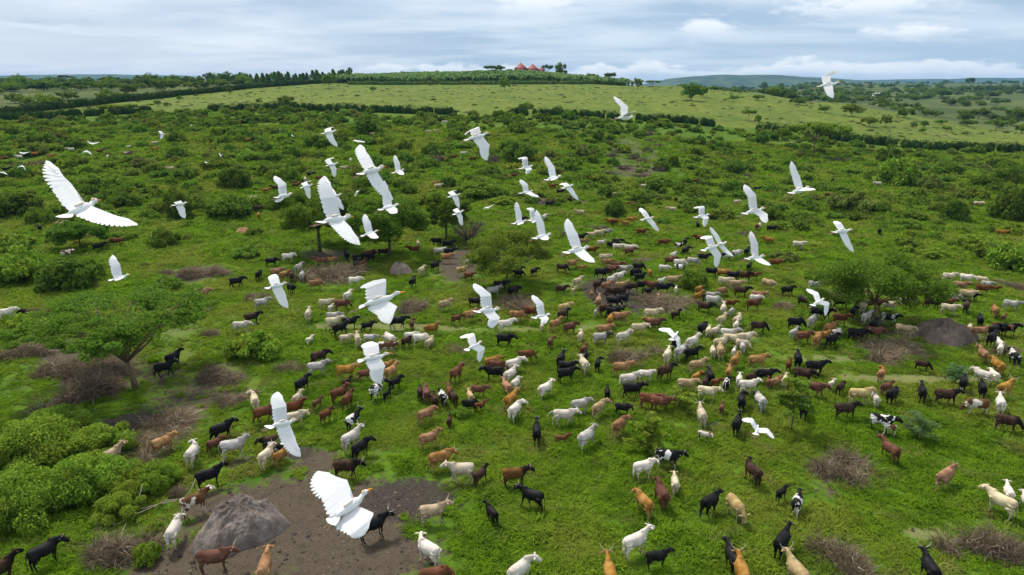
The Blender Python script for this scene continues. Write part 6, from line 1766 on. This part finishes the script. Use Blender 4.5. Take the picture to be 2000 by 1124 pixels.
def parts_for(v, horn, tail):
    """ears, horns, eyes and tail as their own meshes"""
    out = {}
    p, hd, sd, up, k = v['poll'], v['hd'], v['side'], v['up'], v['k']
    for s in (1, -1):
        mb = MB(); b = p+sd*s*.10*k+up*.05*k-hd*.01
        mb.tube([b, b+sd*s*.09*k-hd*.02+up*.01, b+sd*s*.18*k-hd*.03-up*.01, b+sd*s*.25*k-hd*.02-up*.03], [.026, .068, .060, .014], 6, ry=[.012, .018, .016, .006])
        out.setdefault('ear', []).append(mb.mesh('ear', [CT['W']], True))
        if horn:
            mb = MB(); b = p+sd*s*.06+up*.115-hd*.02
            L = {1: .10, 2: .20, 3: .34}[horn]
            mb.tube([b-up*.03, b+sd*s*L*.35+up*L*.10, b+sd*s*L*.72+up*L*.42+hd*L*.06, b+sd*s*L*.80+up*L*.85+hd*L*.1], [.026, .024, .017, .005], 6)
            out.setdefault('horn', []).append(mb.mesh('horn', [M['horn']], True))
        mb = MB(); b = p+sd*s*.108*k+up*.03*k+hd*.13*k
        mb.tube([b-hd*.018, b, b+hd*.018], [.006, .014, .006], 6); out.setdefault('eye', []).append(mb.mesh('eye', [M['eye']], True))
    mb = MB(); lz = v['lz']; x0 = -.83*(.86 if v['calf'] else 1); z0 = 1.12+lz-(.02 if v['calf'] else 0); q = .78 if v['calf'] else 1.
    T = {0: [(0, 0, 0), (-.09, 0, -.06), (-.13, 0, -.30), (-.12, .01, -.58), (-.13, .02, -.62), (-.13, .02, -.75), (-.12, .02, -.86)],
         1: [(0, 0, 0), (-.10, .03, -.03), (-.17, .10, -.22), (-.16, .20, -.46), (-.16, .21, -.50), (-.15, .25, -.62), (-.14, .27, -.72)],
         2: [(0, 0, 0), (-.14, 0, .02), (-.36, -.02, -.10), (-.52, -.06, -.34), (-.53, -.07, -.38), (-.55, -.09, -.50), (-.55, -.1, -.58)],
         3: [(0, 0, 0), (-.10, -.06, -.0), (-.16, -.26, -.10), (-.17, -.42, -.34), (-.17, -.43, -.38), (-.18, -.46, -.52), (-.18, -.46, -.62)]}[tail]
    pts = [(x0+a*q, b*q, max(.04, z0+c*q)) for a, b, c in T]
    mb.tube(pts[:5], [.036, .026, .019, .014, .015], 6); mb.tube(pts[4:], [.018, .034, .006], 6, m=1)
    out['tail'] = [mb.mesh('tail', [CT['W'], M['hoof']], True)]
    return out
VAR = {}
POSE = dict(s=((18, 0), 32, (0, 3, -2, 2)), h=((29, 0), 22, (2, -3, 3, -2)), w=((14, 0), 34, (18, -16, -15, 16)), v=((22, 5), 28, (-12, 14, 15, -9)),
            L=((18, 42), 30, (0, 4, 2, -3)), r=((16, -42), 32, (4, 0, -3, 2)), g=((-38, 0), 60, (8, -4, 2, -3)), q=((0, 0), 44, (6, -8, -8, 8)), l=((38, 10), 15, (0, 0, 0, 0)))
for k, (nk, hd, lg) in POSE.items(): VAR[k] = cow_body('cow_'+k, nk, hd, lg, lying=(k == 'l'))
CV = {}
for k in ('s', 'v', 'g', 'r', 'l'): nk, hd, lg = POSE[k]; CV[k] = cow_body('calf_'+k, nk, hd, lg, lying=(k == 'l'), calf=True)
PC = {}
def getparts(v, key, horn, tail):
    kk = (key, horn, tail)
    if kk not in PC: PC[kk] = parts_for(v, horn, tail)
    return PC[kk]
def setmat(o, mat, i=0):
    o.material_slots[i].link = 'OBJECT'; o.material_slots[i].material = mat
SWAY = {}
def place_cow(X, Y, hw, ct, sz, pose, tier, label, idx):
    rs = random.Random(idx*13+5)
    calf = sz < .7
    tail = rs.choice((0, 0, 0, 0, 1))
    horn = 0 if sz < .9 else rs.choice((0, 0, 1, 1, 2))
    if pose == 'h': pose = rs.choice('sh'); horn = 3
    if pose == 't': pose = 'h'; tail = 3
    if pose in ('X', '-'): pose = rs.choice('sssqhwwvvLrqg')
    if 'swung out' in label: tail = 2
    if calf:
        pose = pose if pose in CV else rs.choice('ssvr'); v = CV[pose]; key = 'c'+pose; s = .70
    else:
        v = VAR[pose]; key = pose; s = {1.0: 1.0, .8: .80}.get(sz, 1.)*rs.uniform(.95, 1.06)
    name = 'calf' if calf else 'young_cow' if sz < .9 else 'cow'
    z = gz(X, Y)
    o = link(bpy.data.objects.new(name, v['body'])); o.location = (X, Y, z+.02); o.rotation_euler.z = R(hw)
    wd = rs.uniform(.92, 1.08); o.scale = (s*.92, s*wd, s*1.06)
    setmat(o, CT[ct])
    tag(o, label, name.replace('_', ' '), {'calf': 'calves of the grazing herd', 'young_cow': 'young cattle of the grazing herd', 'cow': 'adult cattle of the grazing herd'}[name])
    if tier == 0: pass
    pt = getparts(v, key, horn, tail)
    for nm in (('ear', 'horn', 'tail') if tier < 2 else ('ear', 'horn', 'tail', 'eye')):
        for me in pt.get(nm, []):
            c = link(bpy.data.objects.new(nm, me), o)
            if nm in ('ear', 'tail'): setmat(c, CT[ct])
            if nm == 'tail' and ct in 'T': pass
    return o
for i, l in enumerate(COWS.split('\n')):
    X, Y, hw, ct, sz, pose, tier, lab = l.split(',')
    place_cow(float(X), float(Y), float(hw), ct, float(sz), pose, int(tier), lab.replace(';', ','), i)
def far_cattle():
    """the cattle too small and too many to list: one joined object"""
    Vs = []; Fs = []; mi = []; off = 0; mats = list(CT.keys()); rs = random.Random(2)
    base = {}
    for l in FARCATTLE.split('\n'):
        X, Y, hw, ct, sz = l.split(','); X, Y, hw = float(X), float(Y), float(hw)
        k = rs.choice('svhLr'); me = VAR[k]['body']
        if k not in base:
            ob = bpy.data.objects.new('tmp', me); COL.objects.link(ob); d = ob.modifiers.new('d', 'DECIMATE'); d.ratio = .16
            dg = bpy.context.evaluated_depsgraph_get(); dg.update(); m2 = bpy.data.meshes.new_from_object(ob.evaluated_get(dg)); bpy.data.objects.remove(ob)
            m2.calc_loop_triangles(); V = np.empty(len(m2.vertices)*3, np.float32); m2.vertices.foreach_get('co', V)
            T = np.empty(len(m2.loop_triangles)*3, np.int32); m2.loop_triangles.foreach_get('vertices', T); base[k] = (V.reshape(-1, 3), T.reshape(-1, 3))
        V, T = base[k]; a = R(hw); c_, s_ = math.cos(a), math.sin(a)
        W = np.stack([V[:, 0]*c_-V[:, 1]*s_+X, V[:, 0]*s_+V[:, 1]*c_+Y, V[:, 2]+gz(X, Y)], -1)
        Vs.append(W); Fs.append(T+off); off += len(V); mi += [mats.index(ct)]*len(T)
    o = link(bpy.data.objects.new('distant_cattle', mesh_np('distant_cattle', np.concatenate(Vs), np.concatenate(Fs), [CT[k] for k in mats], mi, True)))
    tag(o, 'distant cattle scattered through the far scrub', None, None, 'stuff')
far_cattle()

# ------------------------------------------------------------------ egrets
def plume_mat():
    m, n = newmat('white_plumage')
    g = n.n('ShaderNodeTexCoord'); k = n.noise(g.outputs['Object'], 30, 4, .6)
    finish(n, n.mix(n.ss(k, .3, .7), c4(.80,.81,.82), c4(.86,.86,.86)), .8, k, .15, .002, spec=.1, trans=.12)
    return m
M['plume'] = plume_mat()
M['bill'] = simple('bill', (.75,.30,.02), .45); M['crest'] = simple('crest', (.70,.50,.28), .85); M['eg_leg'] = simple('egret_leg', (.30,.20,.12), .6)
M['back_buff'] = simple('back_plume', (.78,.72,.62), .85)
EGRETS = """-3.364,5.566,23.094,-3.413,5.152,23.035,-3.440,5.429,23.099,-3.569,5.516,23.226,-3.778,5.608,23.417,-3.387,5.418,23.060,-3.201,5.345,23.016,-2.925,5.255,22.951|L|large egret at far left with both long wings spread in a wide V
-23.659,47.791,20.726,-24.099,47.690,20.732,-23.852,47.766,20.761,-23.992,47.866,20.858,-24.232,48.013,20.917,-23.852,47.756,20.728,-23.833,47.668,20.563,-23.970,47.542,20.401||tiny egret beside the dark bush, left wing folded over its back
-8.616,18.065,20.976,-8.861,17.745,20.962,-8.714,17.960,20.994,-8.820,18.078,21.015,-9.006,18.225,20.963,-8.742,17.952,20.968,-8.649,17.883,20.816,-8.605,17.725,20.613||small egret alone at left, near wing hanging straight down
-4.485,18.011,22.856,-4.797,17.682,22.801,-4.615,17.900,22.850,-4.682,18.026,22.907,-4.632,18.200,22.935,-4.642,17.896,22.838,-4.560,17.794,22.704,-4.447,17.689,22.469||egret above the scrub with its near wing swept down, highest left of centre
-5.614,22.449,21.550,-5.960,22.156,21.484,-5.807,22.347,21.528,-5.920,22.437,21.650,-5.825,22.601,21.699,-5.790,22.342,21.512,-5.683,22.271,21.372,-5.724,22.161,21.123||small egret below the highest left one, wings in an S over scrub
-1.650,9.064,22.964,-1.923,8.683,22.911,-1.781,8.942,22.984,-1.880,9.041,23.106,-2.015,9.213,23.243,-1.761,8.925,22.927,-1.673,8.838,22.787,-1.528,8.738,22.570|L|egret with fanned upper wing tip, its lower wing crossing onto another egret
-2.012,12.282,21.916,-2.332,11.941,21.874,-2.160,12.167,21.917,-2.189,12.273,22.057,-2.309,12.357,22.340,-2.132,12.159,21.891,-2.051,12.043,21.865,-2.041,11.862,21.833||egret whose raised wing overlaps the fanned lower wing of the bird above it
-3.075,19.867,21.641,-3.388,19.511,21.582,-3.190,19.757,21.669,-3.238,19.830,21.835,-3.381,19.955,22.041,-3.205,19.744,21.627,-3.115,19.629,21.597,-3.074,19.443,21.548||small egret with raised upright wing, right of the two overlapping birds
-4.292,13.402,21.939,-4.510,13.020,21.919,-4.391,13.282,21.977,-4.428,13.356,22.146,-4.660,13.461,22.282,-4.421,13.273,21.949,-4.417,13.149,21.889,-4.485,12.983,21.846||egret with bent upright wing, left of the grove of shady trees
-6.448,22.310,20.870,-6.814,22.053,20.791,-6.625,22.236,20.897,-6.723,22.353,20.931,-6.595,22.500,20.961,-6.642,22.227,20.865,-6.546,22.140,20.728,-6.563,22.050,20.426||small egret with drooping wing just right of the bent-winged one
-1.636,6.996,22.685,-1.885,6.624,22.698,-1.747,6.878,22.728,-1.815,6.936,22.923,-1.938,7.097,23.100,-1.732,6.863,22.678,-1.628,6.752,22.611,-1.503,6.586,22.480|L|large egret over the shady grove, long wings spread with feather edges showing
-4.725,19.042,21.057,-5.049,18.729,21.007,-4.885,18.938,21.059,-4.977,19.050,21.156,-5.151,19.207,21.277,-4.871,18.930,21.032,-4.761,18.850,20.902,-4.667,18.743,20.663||egret mostly hidden behind the large egret over the shady grove
-3.169,16.089,20.639,-3.550,15.832,20.557,-3.325,16.019,20.679,-3.391,16.091,20.838,-3.545,16.232,21.010,-3.325,16.009,20.644,-3.234,15.895,20.581,-3.154,15.715,20.534||egret with raised narrow wing at lower right of the shady grove
-11.347,51.073,16.415,-11.807,50.974,16.084,-11.500,51.029,16.268,-11.561,51.152,16.326,-11.675,51.316,16.301,-11.577,51.007,16.194,-11.644,50.920,16.054,-11.724,50.751,16.004|S|tiny egret seen as a curved white wing over the dark grove
-0.357,12.180,23.192,-0.801,11.971,23.076,-0.524,12.122,23.204,-0.582,12.246,23.275,-0.819,12.263,23.151,-0.497,12.097,23.119,-0.398,12.014,22.986,-0.441,11.904,22.736|L|large egret with buff back and near wing swept down, near top centre
0.540,16.910,22.080,0.197,16.522,22.051,0.387,16.778,22.082,0.362,16.838,22.285,0.163,16.954,22.261,0.424,16.771,22.058,0.471,16.651,22.035,0.356,16.480,21.934||small egret with both wings bent, below right of the buff-backed one
1.002,13.557,22.260,0.649,13.165,22.232,0.862,13.433,22.296,0.825,13.532,22.443,0.655,13.626,22.642,0.852,13.422,22.257,0.874,13.303,22.253,0.785,13.132,22.246||egret with single tall raised wing, right of the bent-winged small one
0.685,20.739,20.889,0.231,20.512,20.846,0.528,20.676,20.929,0.466,20.748,21.090,0.249,20.847,21.216,0.528,20.663,20.885,0.634,20.561,20.838,0.815,20.424,20.751||egret gliding with one wing up and one level, directly under the others at centre
1.726,18.893,21.336,1.360,18.508,21.293,1.574,18.768,21.353,1.498,18.879,21.380,1.338,19.010,21.348,1.588,18.756,21.313,1.698,18.688,21.182,1.821,18.586,20.959||egret with forward head and near wing stretched down right, beside the soil scar
-1.561,21.191,20.725,-1.951,20.897,20.676,-1.745,21.102,20.755,-1.848,21.210,20.802,-1.733,21.369,20.810,-1.745,21.093,20.724,-1.646,21.009,20.595,-1.628,20.898,20.343||small egret over dark trees with near wing down, upper of a pair
-1.393,20.004,20.423,-1.696,19.617,20.372,-1.535,19.880,20.445,-1.633,19.989,20.471,-1.539,20.152,20.473,-1.535,19.872,20.416,-1.458,19.802,20.262,-1.454,19.666,20.029||small egret turning its head up, lower of a pair over dark trees
0.372,15.769,20.938,0.023,15.398,20.939,0.238,15.653,20.985,0.203,15.727,21.152,0.108,15.858,21.370,0.238,15.640,20.939,0.260,15.520,20.927,0.164,15.356,20.935||egret with one tall narrow wing over a black cow, left of the close pair
0.749,12.247,21.375,0.391,11.875,21.371,0.612,12.133,21.428,0.567,12.206,21.592,0.448,12.327,21.805,0.612,12.120,21.383,0.653,12.001,21.362,0.616,11.826,21.364||egret with long raised wing in front of a partly hidden one
0.657,16.643,20.858,0.420,16.243,20.846,0.539,16.509,20.871,0.527,16.569,21.075,0.392,16.722,21.073,0.552,16.498,20.835,0.573,16.377,20.820,0.518,16.203,20.816||egret partly hidden behind the long raised wing of its neighbour
1.129,9.411,21.798,0.727,9.070,21.792,0.980,9.306,21.845,0.903,9.376,21.998,0.780,9.509,22.190,0.994,9.290,21.790,1.047,9.174,21.752,1.129,9.004,21.679|L|large egret with tall raised wing and the other stretched right above the herd
4.247,19.977,20.229,3.774,19.702,20.190,4.062,19.902,20.289,3.950,19.981,20.396,3.806,20.130,20.477,4.107,19.877,20.202,4.204,19.796,20.080,4.317,19.694,19.856||egret with wings in a straight diagonal, over scrub above the tan cattle
5.066,17.173,20.824,4.577,16.884,20.800,4.870,17.083,20.854,4.864,17.158,21.023,4.619,17.206,20.989,4.909,17.068,20.804,4.944,16.954,20.786,4.822,16.824,20.577||small egret with squared raised wing above a black cow
4.406,11.700,21.952,3.905,11.395,21.901,4.203,11.609,21.986,4.168,11.669,22.188,4.006,11.785,22.347,4.230,11.599,21.952,4.353,11.526,21.868,4.290,11.342,21.763|L|egret with tall bent wing and rounded near wing, right of centre
4.972,11.338,22.367,4.477,10.969,22.313,4.777,11.225,22.400,4.721,11.298,22.558,4.616,11.402,22.789,4.777,11.213,22.360,4.807,11.108,22.375,4.875,10.955,22.381|L|egret with one pointed upright wing and long level near wing, upper right
2.355,13.416,23.396,1.940,13.051,23.394,2.178,13.312,23.476,2.192,13.436,23.594,1.939,13.491,23.781,2.197,13.299,23.430,2.227,13.198,23.471,2.285,13.048,23.523||egret flying highest but one, tall wing raised before the pale field edge
6.656,14.367,24.035,6.126,14.241,23.956,6.402,14.334,24.045,6.421,14.458,24.164,6.684,14.544,24.274,6.392,14.328,24.025,6.401,14.205,23.927,6.358,14.029,23.733|L|blurred egret against the sky and valley, highest in the flock
6.759,13.256,21.241,6.212,12.965,21.251,6.529,13.165,21.281,6.486,13.273,21.372,6.424,13.432,21.392,6.539,13.150,21.233,6.591,13.068,21.087,6.674,12.963,20.855|L|egret near the right tree with its fanned wing up and the other down
-8.123,14.032,20.113,-8.408,13.768,20.064,-8.272,13.955,20.146,-8.326,14.014,20.343,-8.522,14.142,20.513,-8.261,13.939,20.094,-8.165,13.823,20.093,-8.184,13.664,20.104||egret with upright wing over the left thicket, above the flat-topped tree
-4.142,12.165,20.472,-4.437,11.858,20.455,-4.260,12.071,20.510,-4.346,12.186,20.585,-4.470,12.356,20.587,-4.241,12.052,20.446,-4.167,11.982,20.291,-4.096,11.843,20.079|L|egret with drooping wing above the tan cattle left of the dead brush
-1.238,7.631,21.682,-1.782,7.578,21.504,-1.459,7.622,21.653,-1.493,7.720,21.793,-1.741,7.791,21.716,-1.459,7.588,21.538,-1.336,7.491,21.532,-1.412,7.339,21.380|LCC|large egret with cupped rounded wings and long neck above the wandering calves
-0.128,8.535,21.160,-0.453,8.177,21.245,-0.253,8.417,21.213,-0.287,8.490,21.379,-0.497,8.598,21.500,-0.246,8.405,21.175,-0.164,8.297,21.122,-0.253,8.129,21.050|L|large egret with tall wing and folded near wing, right of the horned cattle row
0.739,11.970,19.917,0.387,11.606,19.973,0.600,11.857,19.986,0.564,11.929,20.150,0.378,12.053,20.269,0.600,11.843,19.941,0.661,11.731,19.920,0.570,11.562,19.882||egret with tall narrow wing above the rusty cattle in the middle
-0.538,11.987,19.384,-0.831,11.611,19.350,-0.675,11.875,19.438,-0.718,11.987,19.527,-0.981,12.020,19.454,-0.656,11.856,19.374,-0.511,11.781,19.322,-0.595,11.677,19.090||small egret bending both wings, above the row of red cattle
5.484,16.935,20.158,5.059,16.538,20.157,5.261,16.805,20.188,5.171,16.860,20.373,5.005,16.963,20.549,5.287,16.783,20.114,5.403,16.710,20.012,5.542,16.578,19.873||egret behind its twin with pointed wings crossing right over the herd
4.262,13.505,20.905,3.784,13.208,20.827,4.100,13.412,20.915,4.028,13.493,21.055,3.841,13.594,21.023,4.110,13.394,20.856,4.194,13.324,20.715,4.102,13.218,20.477|L|egret in front of its twin with broad wings crossing over the herd
4.621,12.045,21.011,4.134,11.704,21.039,4.439,11.937,21.057,4.412,11.997,21.260,4.328,12.135,21.456,4.458,11.926,21.021,4.485,11.811,20.994,4.570,11.653,20.941|L|egret with straight pointed wing up over the green scrub, right of the crossing pair
6.505,13.518,19.737,6.062,13.114,19.713,6.339,13.391,19.777,6.323,13.504,19.864,6.124,13.602,19.923,6.360,13.373,19.717,6.491,13.309,19.704,6.413,13.203,19.464||egret with near wing hanging in front of the right tree
3.705,14.248,18.744,3.446,13.837,18.696,3.572,14.106,18.737,3.485,14.201,18.822,3.253,14.272,18.796,3.617,14.094,18.693,3.659,13.984,18.687,3.662,13.876,18.442||egret seen from above with bent wings, facing away over the dense herd
-1.721,9.167,20.281,-2.179,9.044,20.213,-1.884,9.143,20.322,-1.953,9.256,20.388,-2.125,9.401,20.364,-1.884,9.109,20.209,-1.815,8.996,20.154,-1.880,8.887,19.927|LC|large egret with long neck and broad drooping wing above tan and brown cattle
-2.630,7.612,20.029,-2.877,7.284,20.106,-2.736,7.507,20.090,-2.769,7.579,20.253,-2.906,7.741,20.355,-2.693,7.486,20.019,-2.631,7.391,19.897,-2.531,7.252,19.721|L|large egret with straight fanned wings nearly vertical, above the bare mud
4.945,12.350,17.443,4.758,11.956,17.452,4.857,12.219,17.468,4.783,12.286,17.613,4.618,12.390,17.559,4.908,12.207,17.429,5.065,12.170,17.449,5.172,12.035,17.319||egret flying away low over grass with wings in a shallow M
-1.196,5.110,20.689,-1.465,4.806,20.584,-1.346,5.006,20.662,-1.415,5.107,20.755,-1.686,5.160,20.817,-1.294,4.972,20.547,-1.159,4.890,20.584,-1.218,4.738,20.487|LCC|largest egret, orange bill, fanned finger feathers, low over the mud wallow
-27.139,45.131,20.356,-26.972,44.716,20.292,-27.124,44.977,20.303,-27.309,45.027,20.364,-27.561,45.151,20.484,-27.058,44.977,20.303,-26.873,44.964,20.369,-26.605,44.855,20.410|S|tiny egret flying level in a shallow V above the pale cow at left
-32.869,53.709,19.118,-32.790,53.278,19.002,-32.905,53.552,19.055,-33.097,53.596,19.011,-33.331,53.682,18.886,-32.826,53.552,19.055,-32.628,53.529,18.979,-32.429,53.405,18.796|S|tiny egret with down-curved wings beside a red-brown cow at left
-38.176,54.320,18.865,-38.024,53.900,18.787,-38.201,54.174,18.839,-38.398,54.238,18.873,-38.681,54.366,18.900,-38.081,54.174,18.839,-37.884,54.133,18.883,-37.627,54.005,18.934|S|tiny egret with grey wing low over the scrub at far left
-35.522,50.015,18.357,-35.397,49.599,18.294,-35.538,49.859,18.301,-35.736,49.929,18.293,-35.923,49.982,18.102,-35.464,49.870,18.336,-35.269,49.794,18.308,-35.158,49.709,18.025|S|tiny egret with arched wings in front of a dark bush at far left
-48.843,66.172,15.948,-48.805,65.748,15.853,-48.940,66.010,15.870,-49.135,66.087,15.909,-49.409,66.162,15.802,-48.842,66.010,15.870,-48.645,65.996,15.823,-48.416,65.842,15.695|S|tiny egret at the very left edge with wings level
-32.544,77.706,16.314,-32.554,77.288,16.243,-32.659,77.555,16.273,-32.726,77.627,16.435,-32.889,77.790,16.590,-32.545,77.555,16.273,-32.406,77.532,16.388,-32.350,77.446,16.566|S|tiny egret with wings folded up in a small V over scrub
-39.980,90.866,14.148,-40.080,90.443,14.061,-40.123,90.712,14.098,-40.287,90.799,14.155,-40.486,90.962,14.204,-39.988,90.712,14.098,-39.921,90.770,14.292,-39.790,90.664,14.436|S|tiny egret with tilted wings left of the small V-shaped one
-10.045,46.000,20.451,-10.095,45.574,20.353,-10.117,45.845,20.397,-10.291,45.887,20.460,-10.491,46.025,20.449,-10.049,45.845,20.397,-9.870,45.797,20.401,-9.645,45.668,20.345|S|tiny egret edge-on like a thin white line above the fanned wing
-1.537,47.293,15.831,-1.666,46.876,15.761,-1.640,47.141,15.786,-1.785,47.214,15.773,-2.003,47.290,15.688,-1.568,47.151,15.820,-1.424,47.114,15.898,-1.243,47.033,16.019|S|tiny egret edge-on like a slanted white line right of the dark trees
-40.729,130.556,14.680,-41.304,130.556,14.680,-41.017,130.584,14.772,-41.138,130.691,14.858,-41.281,130.870,14.939,-40.921,130.556,14.680,-40.800,130.449,14.594,-40.653,130.286,14.605|S|tiny egret skimming the scrub left of the highest left egret"""
def egret(l):
    nums, flag, lab = l.split('|'); v = np.array([float(q) for q in nums.split(',')]).reshape(8, 3)
    B, T, S1, W1, T1, S2, W2, T2 = v
    big = 'L' in flag; small = 'S' in flag
    f = B-T; L = np.linalg.norm(f); f /= L
    up = np.array((0, 0, 1.))-f*f[2]; up /= np.linalg.norm(up); sd = np.cross(f, up)
    L = min(max(L, .42), .62)
    mid = (B+T)/2; T_ = mid-f*L/2
    def P(a, u=0., s=0.): return T_+f*a*L+up*u+sd*s
    org = P(.45)
    mb = MB()
    ax = [(.10, .005, .012), (.18, .004, .030), (.30, -.002, .044), (.42, -.006, .054), (.52, -.008, .055), (.60, -.010, .046), (.66, -.012, .034), (.71, -.002, .026), (.76, .008, .024), (.80, .012, .029), (.845, .010, .026), (.885, .005, .013)]
    mb.tube([P(a, u)-org for a, u, r in ax], [r*.74 for *_, r in ax], 12, ry=[r*.82 for *_, r in ax])
    body = link(bpy.data.objects.new('egret', mb.mesh('egret', [M['plume']], True))); body.location = org
    tag(body, lab, 'egret', 'white egrets flying over the herd')
    def part(nm, b_, mats, smooth=True):
        return link(bpy.data.objects.new(nm, b_.mesh(nm, mats, smooth)), body)
    b = MB(); b.tube([P(.87, .006)-org, P(.93, .002)-org, P(1.0, -.006)-org], [.0125, .009, .0015], 6); part('bill', b, [M['bill']])
    # tail fan: separate feathers
    b = MB(); 
    for i in range(9):
        a = (i-4)/4*R(27); d = -f*math.cos(a)+sd*math.sin(a); w = np.cross(d, up)*.017
        r0 = P(.20, .0)-org+up*.0015*(i % 2)-up*.0004*i; Lf = .125
        pts = [r0-w*.5, r0+w*.5, r0+d*Lf*.8+w*1.1, r0+d*Lf*.8-w*1.1, r0+d*Lf+w*.5, r0+d*Lf-w*.5]
        b.add(pts, [(0,1,2,3),(3,2,4,5)])
    part('tail', b, [M['plume']], False)
    if not small:
        if big:
            b = MB(); b.tube([P(.74, .026)-org, P(.79, .037)-org, P(.83, .034)-org], [.009, .013, .007], 8, ry=[.004, .004, .003]); part('crown', b, [M['crest']])
            b = MB(); b.tube([P(.30, .036)-org, P(.42, .045)-org, P(.52, .040)-org], [.012, .020, .010], 8, ry=[.008, .010, .006]); part('back_plumes', b, [M['back_buff']])
            for s in (1, -1):
                b = MB(); b.tube([P(.835, .016, s*.020)-org, P(.842, .016, s*.0245)-org, P(.85, .016, s*.020)-org], [.002, .0045, .002], 6); part('eye', b, [M['eye']])
        for s in (1, -1):
            b = MB(); b.tube([P(.20, -.020, s*.014)-org, P(.05, -.022, s*.017)-org, P(-.10, -.020, s*.018)-org, P(-.17, -.024, s*.02)-org], [.009, .0055, .005, .003], 6)
            for t in (-1, 0, 1): b.tube([P(-.14, -.022, s*.02)-org, P(-.25, -.03, s*.02+t*.012)-org], [.003, .0015], 4)
            part('leg', b, [M['eg_leg']])
    back = -f
    for (S, W, Tp) in ((S1, W1, T1), (S2, W2, T2)):
        # keep bone lengths sane
        b = MB(); S = S*.55+(P(.52, .025))*.45
        e1, e2 = W-S, Tp-W
        l1, l2 = np.linalg.norm(e1), np.linalg.norm(e2)
        l1 = max(l1, .05); l2 = max(l2, .06)
        nrm = np.cross(e1/l1+e2/l2, back); 
        if np.linalg.norm(nrm) < .15: nrm = up.copy()
        nrm /= np.linalg.norm(nrm)
        if nrm[2] < 0: nrm = -nrm
        chord = .182+.035*flag.count('C')
        u2 = e2/l2
        b.tube([S-org, S+e1*.5-back*.004-org, W-back*.006-org, W+e2*.35-org, W+e2*.62-org], [.010, .009, .0075, .005, .002], 7)
        # flight feathers
        NS, NP = (14, 11) if big else (9, 8) if not small else (5, 5)
        k = 0
        base = []; tip = []; wid = []
        for i in range(NS):
            t = (i+.3)/NS; p = S+e1*t-back*.003; ln = chord*(1.0 if t > .2 else .92)*(1+.04*math.sin(i*2.1)); base.append(p); tip.append(S+e1*t+back*ln); wid.append(l1/NS*.5*1.9+.005)
        for i in range(NP):
            t = (i+.4)/(NP-.6)
            p = W+e2*min(.55, .62*t)
            ang = math.acos(max(-1, min(1, float(np.dot(back, u2)))))
            om = ang if ang > .05 else .05
            w1_, w2_ = math.sin((1-t)*om)/math.sin(om), math.sin(t*om)/math.sin(om)
            dr = back*w1_+u2*w2_; dr /= np.linalg.norm(dr)
            ln = chord+(l2-chord)*t**.75
            A_ = W+back*chord; tp = A_*(1-t)+Tp*t+dr*chord*.30*math.sin(math.pi*min(1, t))*(1 if ln > chord else .4)
            if i == NP-1: tp = Tp
            base.append(p); tip.append(tp); wid.append((.0175 if big else .020 if not small else .026)*(1.15 if t > .6 else 1))
        rows = [(1., 0., 1.)]+([(.70, 1., 1.15), (.46, 2., 1.2), (.26, 3., 1.3), (.70, -1., 1.15), (.40, -2., 1.2)] if not small else [])
        for (fr, lv, wk) in rows:
            for i, (p, q) in enumerate(zip(base, tip)):
                d = q-p; ll = np.linalg.norm(d); d /= ll
                if fr < 1: ll = min(ll, chord*(1.15-.35*(i/len(base))))*fr
                w = np.cross(nrm, d); w /= (np.linalg.norm(w)+1e-9); ww = wid[i]*wk
                lay = nrm*(.0010*(i % 2)+.0022*lv-.002) - d*.004
                e_ = p+d*ll
                bend = nrm*(-.010*fr-.0018*np.sign(lv))
                pts = [p-w*ww*.6+lay, p+w*ww*.6+lay, p+d*ll*.45+w*ww+lay, p+d*ll*.45-w*ww+lay, p+d*ll*.82+w*ww*.92+lay+bend*.5, p+d*ll*.82-w*ww*.92+lay+bend*.5, p+d*ll*.95+w*ww*.55+lay+bend, p+d*ll*.95-w*ww*.55+lay+bend, e_+lay+bend]
                b.add([x_-org for x_ in pts], [(0,1,2,3),(3,2,4,5),(5,4,6,7)], [(7,6,8)])
        me_ = b.mesh('wing', [M['plume']], False)
        link(bpy.data.objects.new('wing', me_), body)
for l in EGRETS.split('\n'): egret(l)

# ------------------------------------------------------------------ haze
def haze():
    mb = MB(); mb.box((-9500, -200, -12), (9500, 9500, 135))
    m, n = newmat('haze')
    v = n.n('ShaderNodeVolumePrincipled', {'Color': c4(.16,.45,.90), 'Density': .000065, 'Anisotropy': .0})
    n.n('ShaderNodeOutputMaterial', {'Volume': v.outputs[0]})
    o = link(bpy.data.objects.new('haze', mb.mesh('haze', [m], False))); tag(o, kind='stuff')
haze()
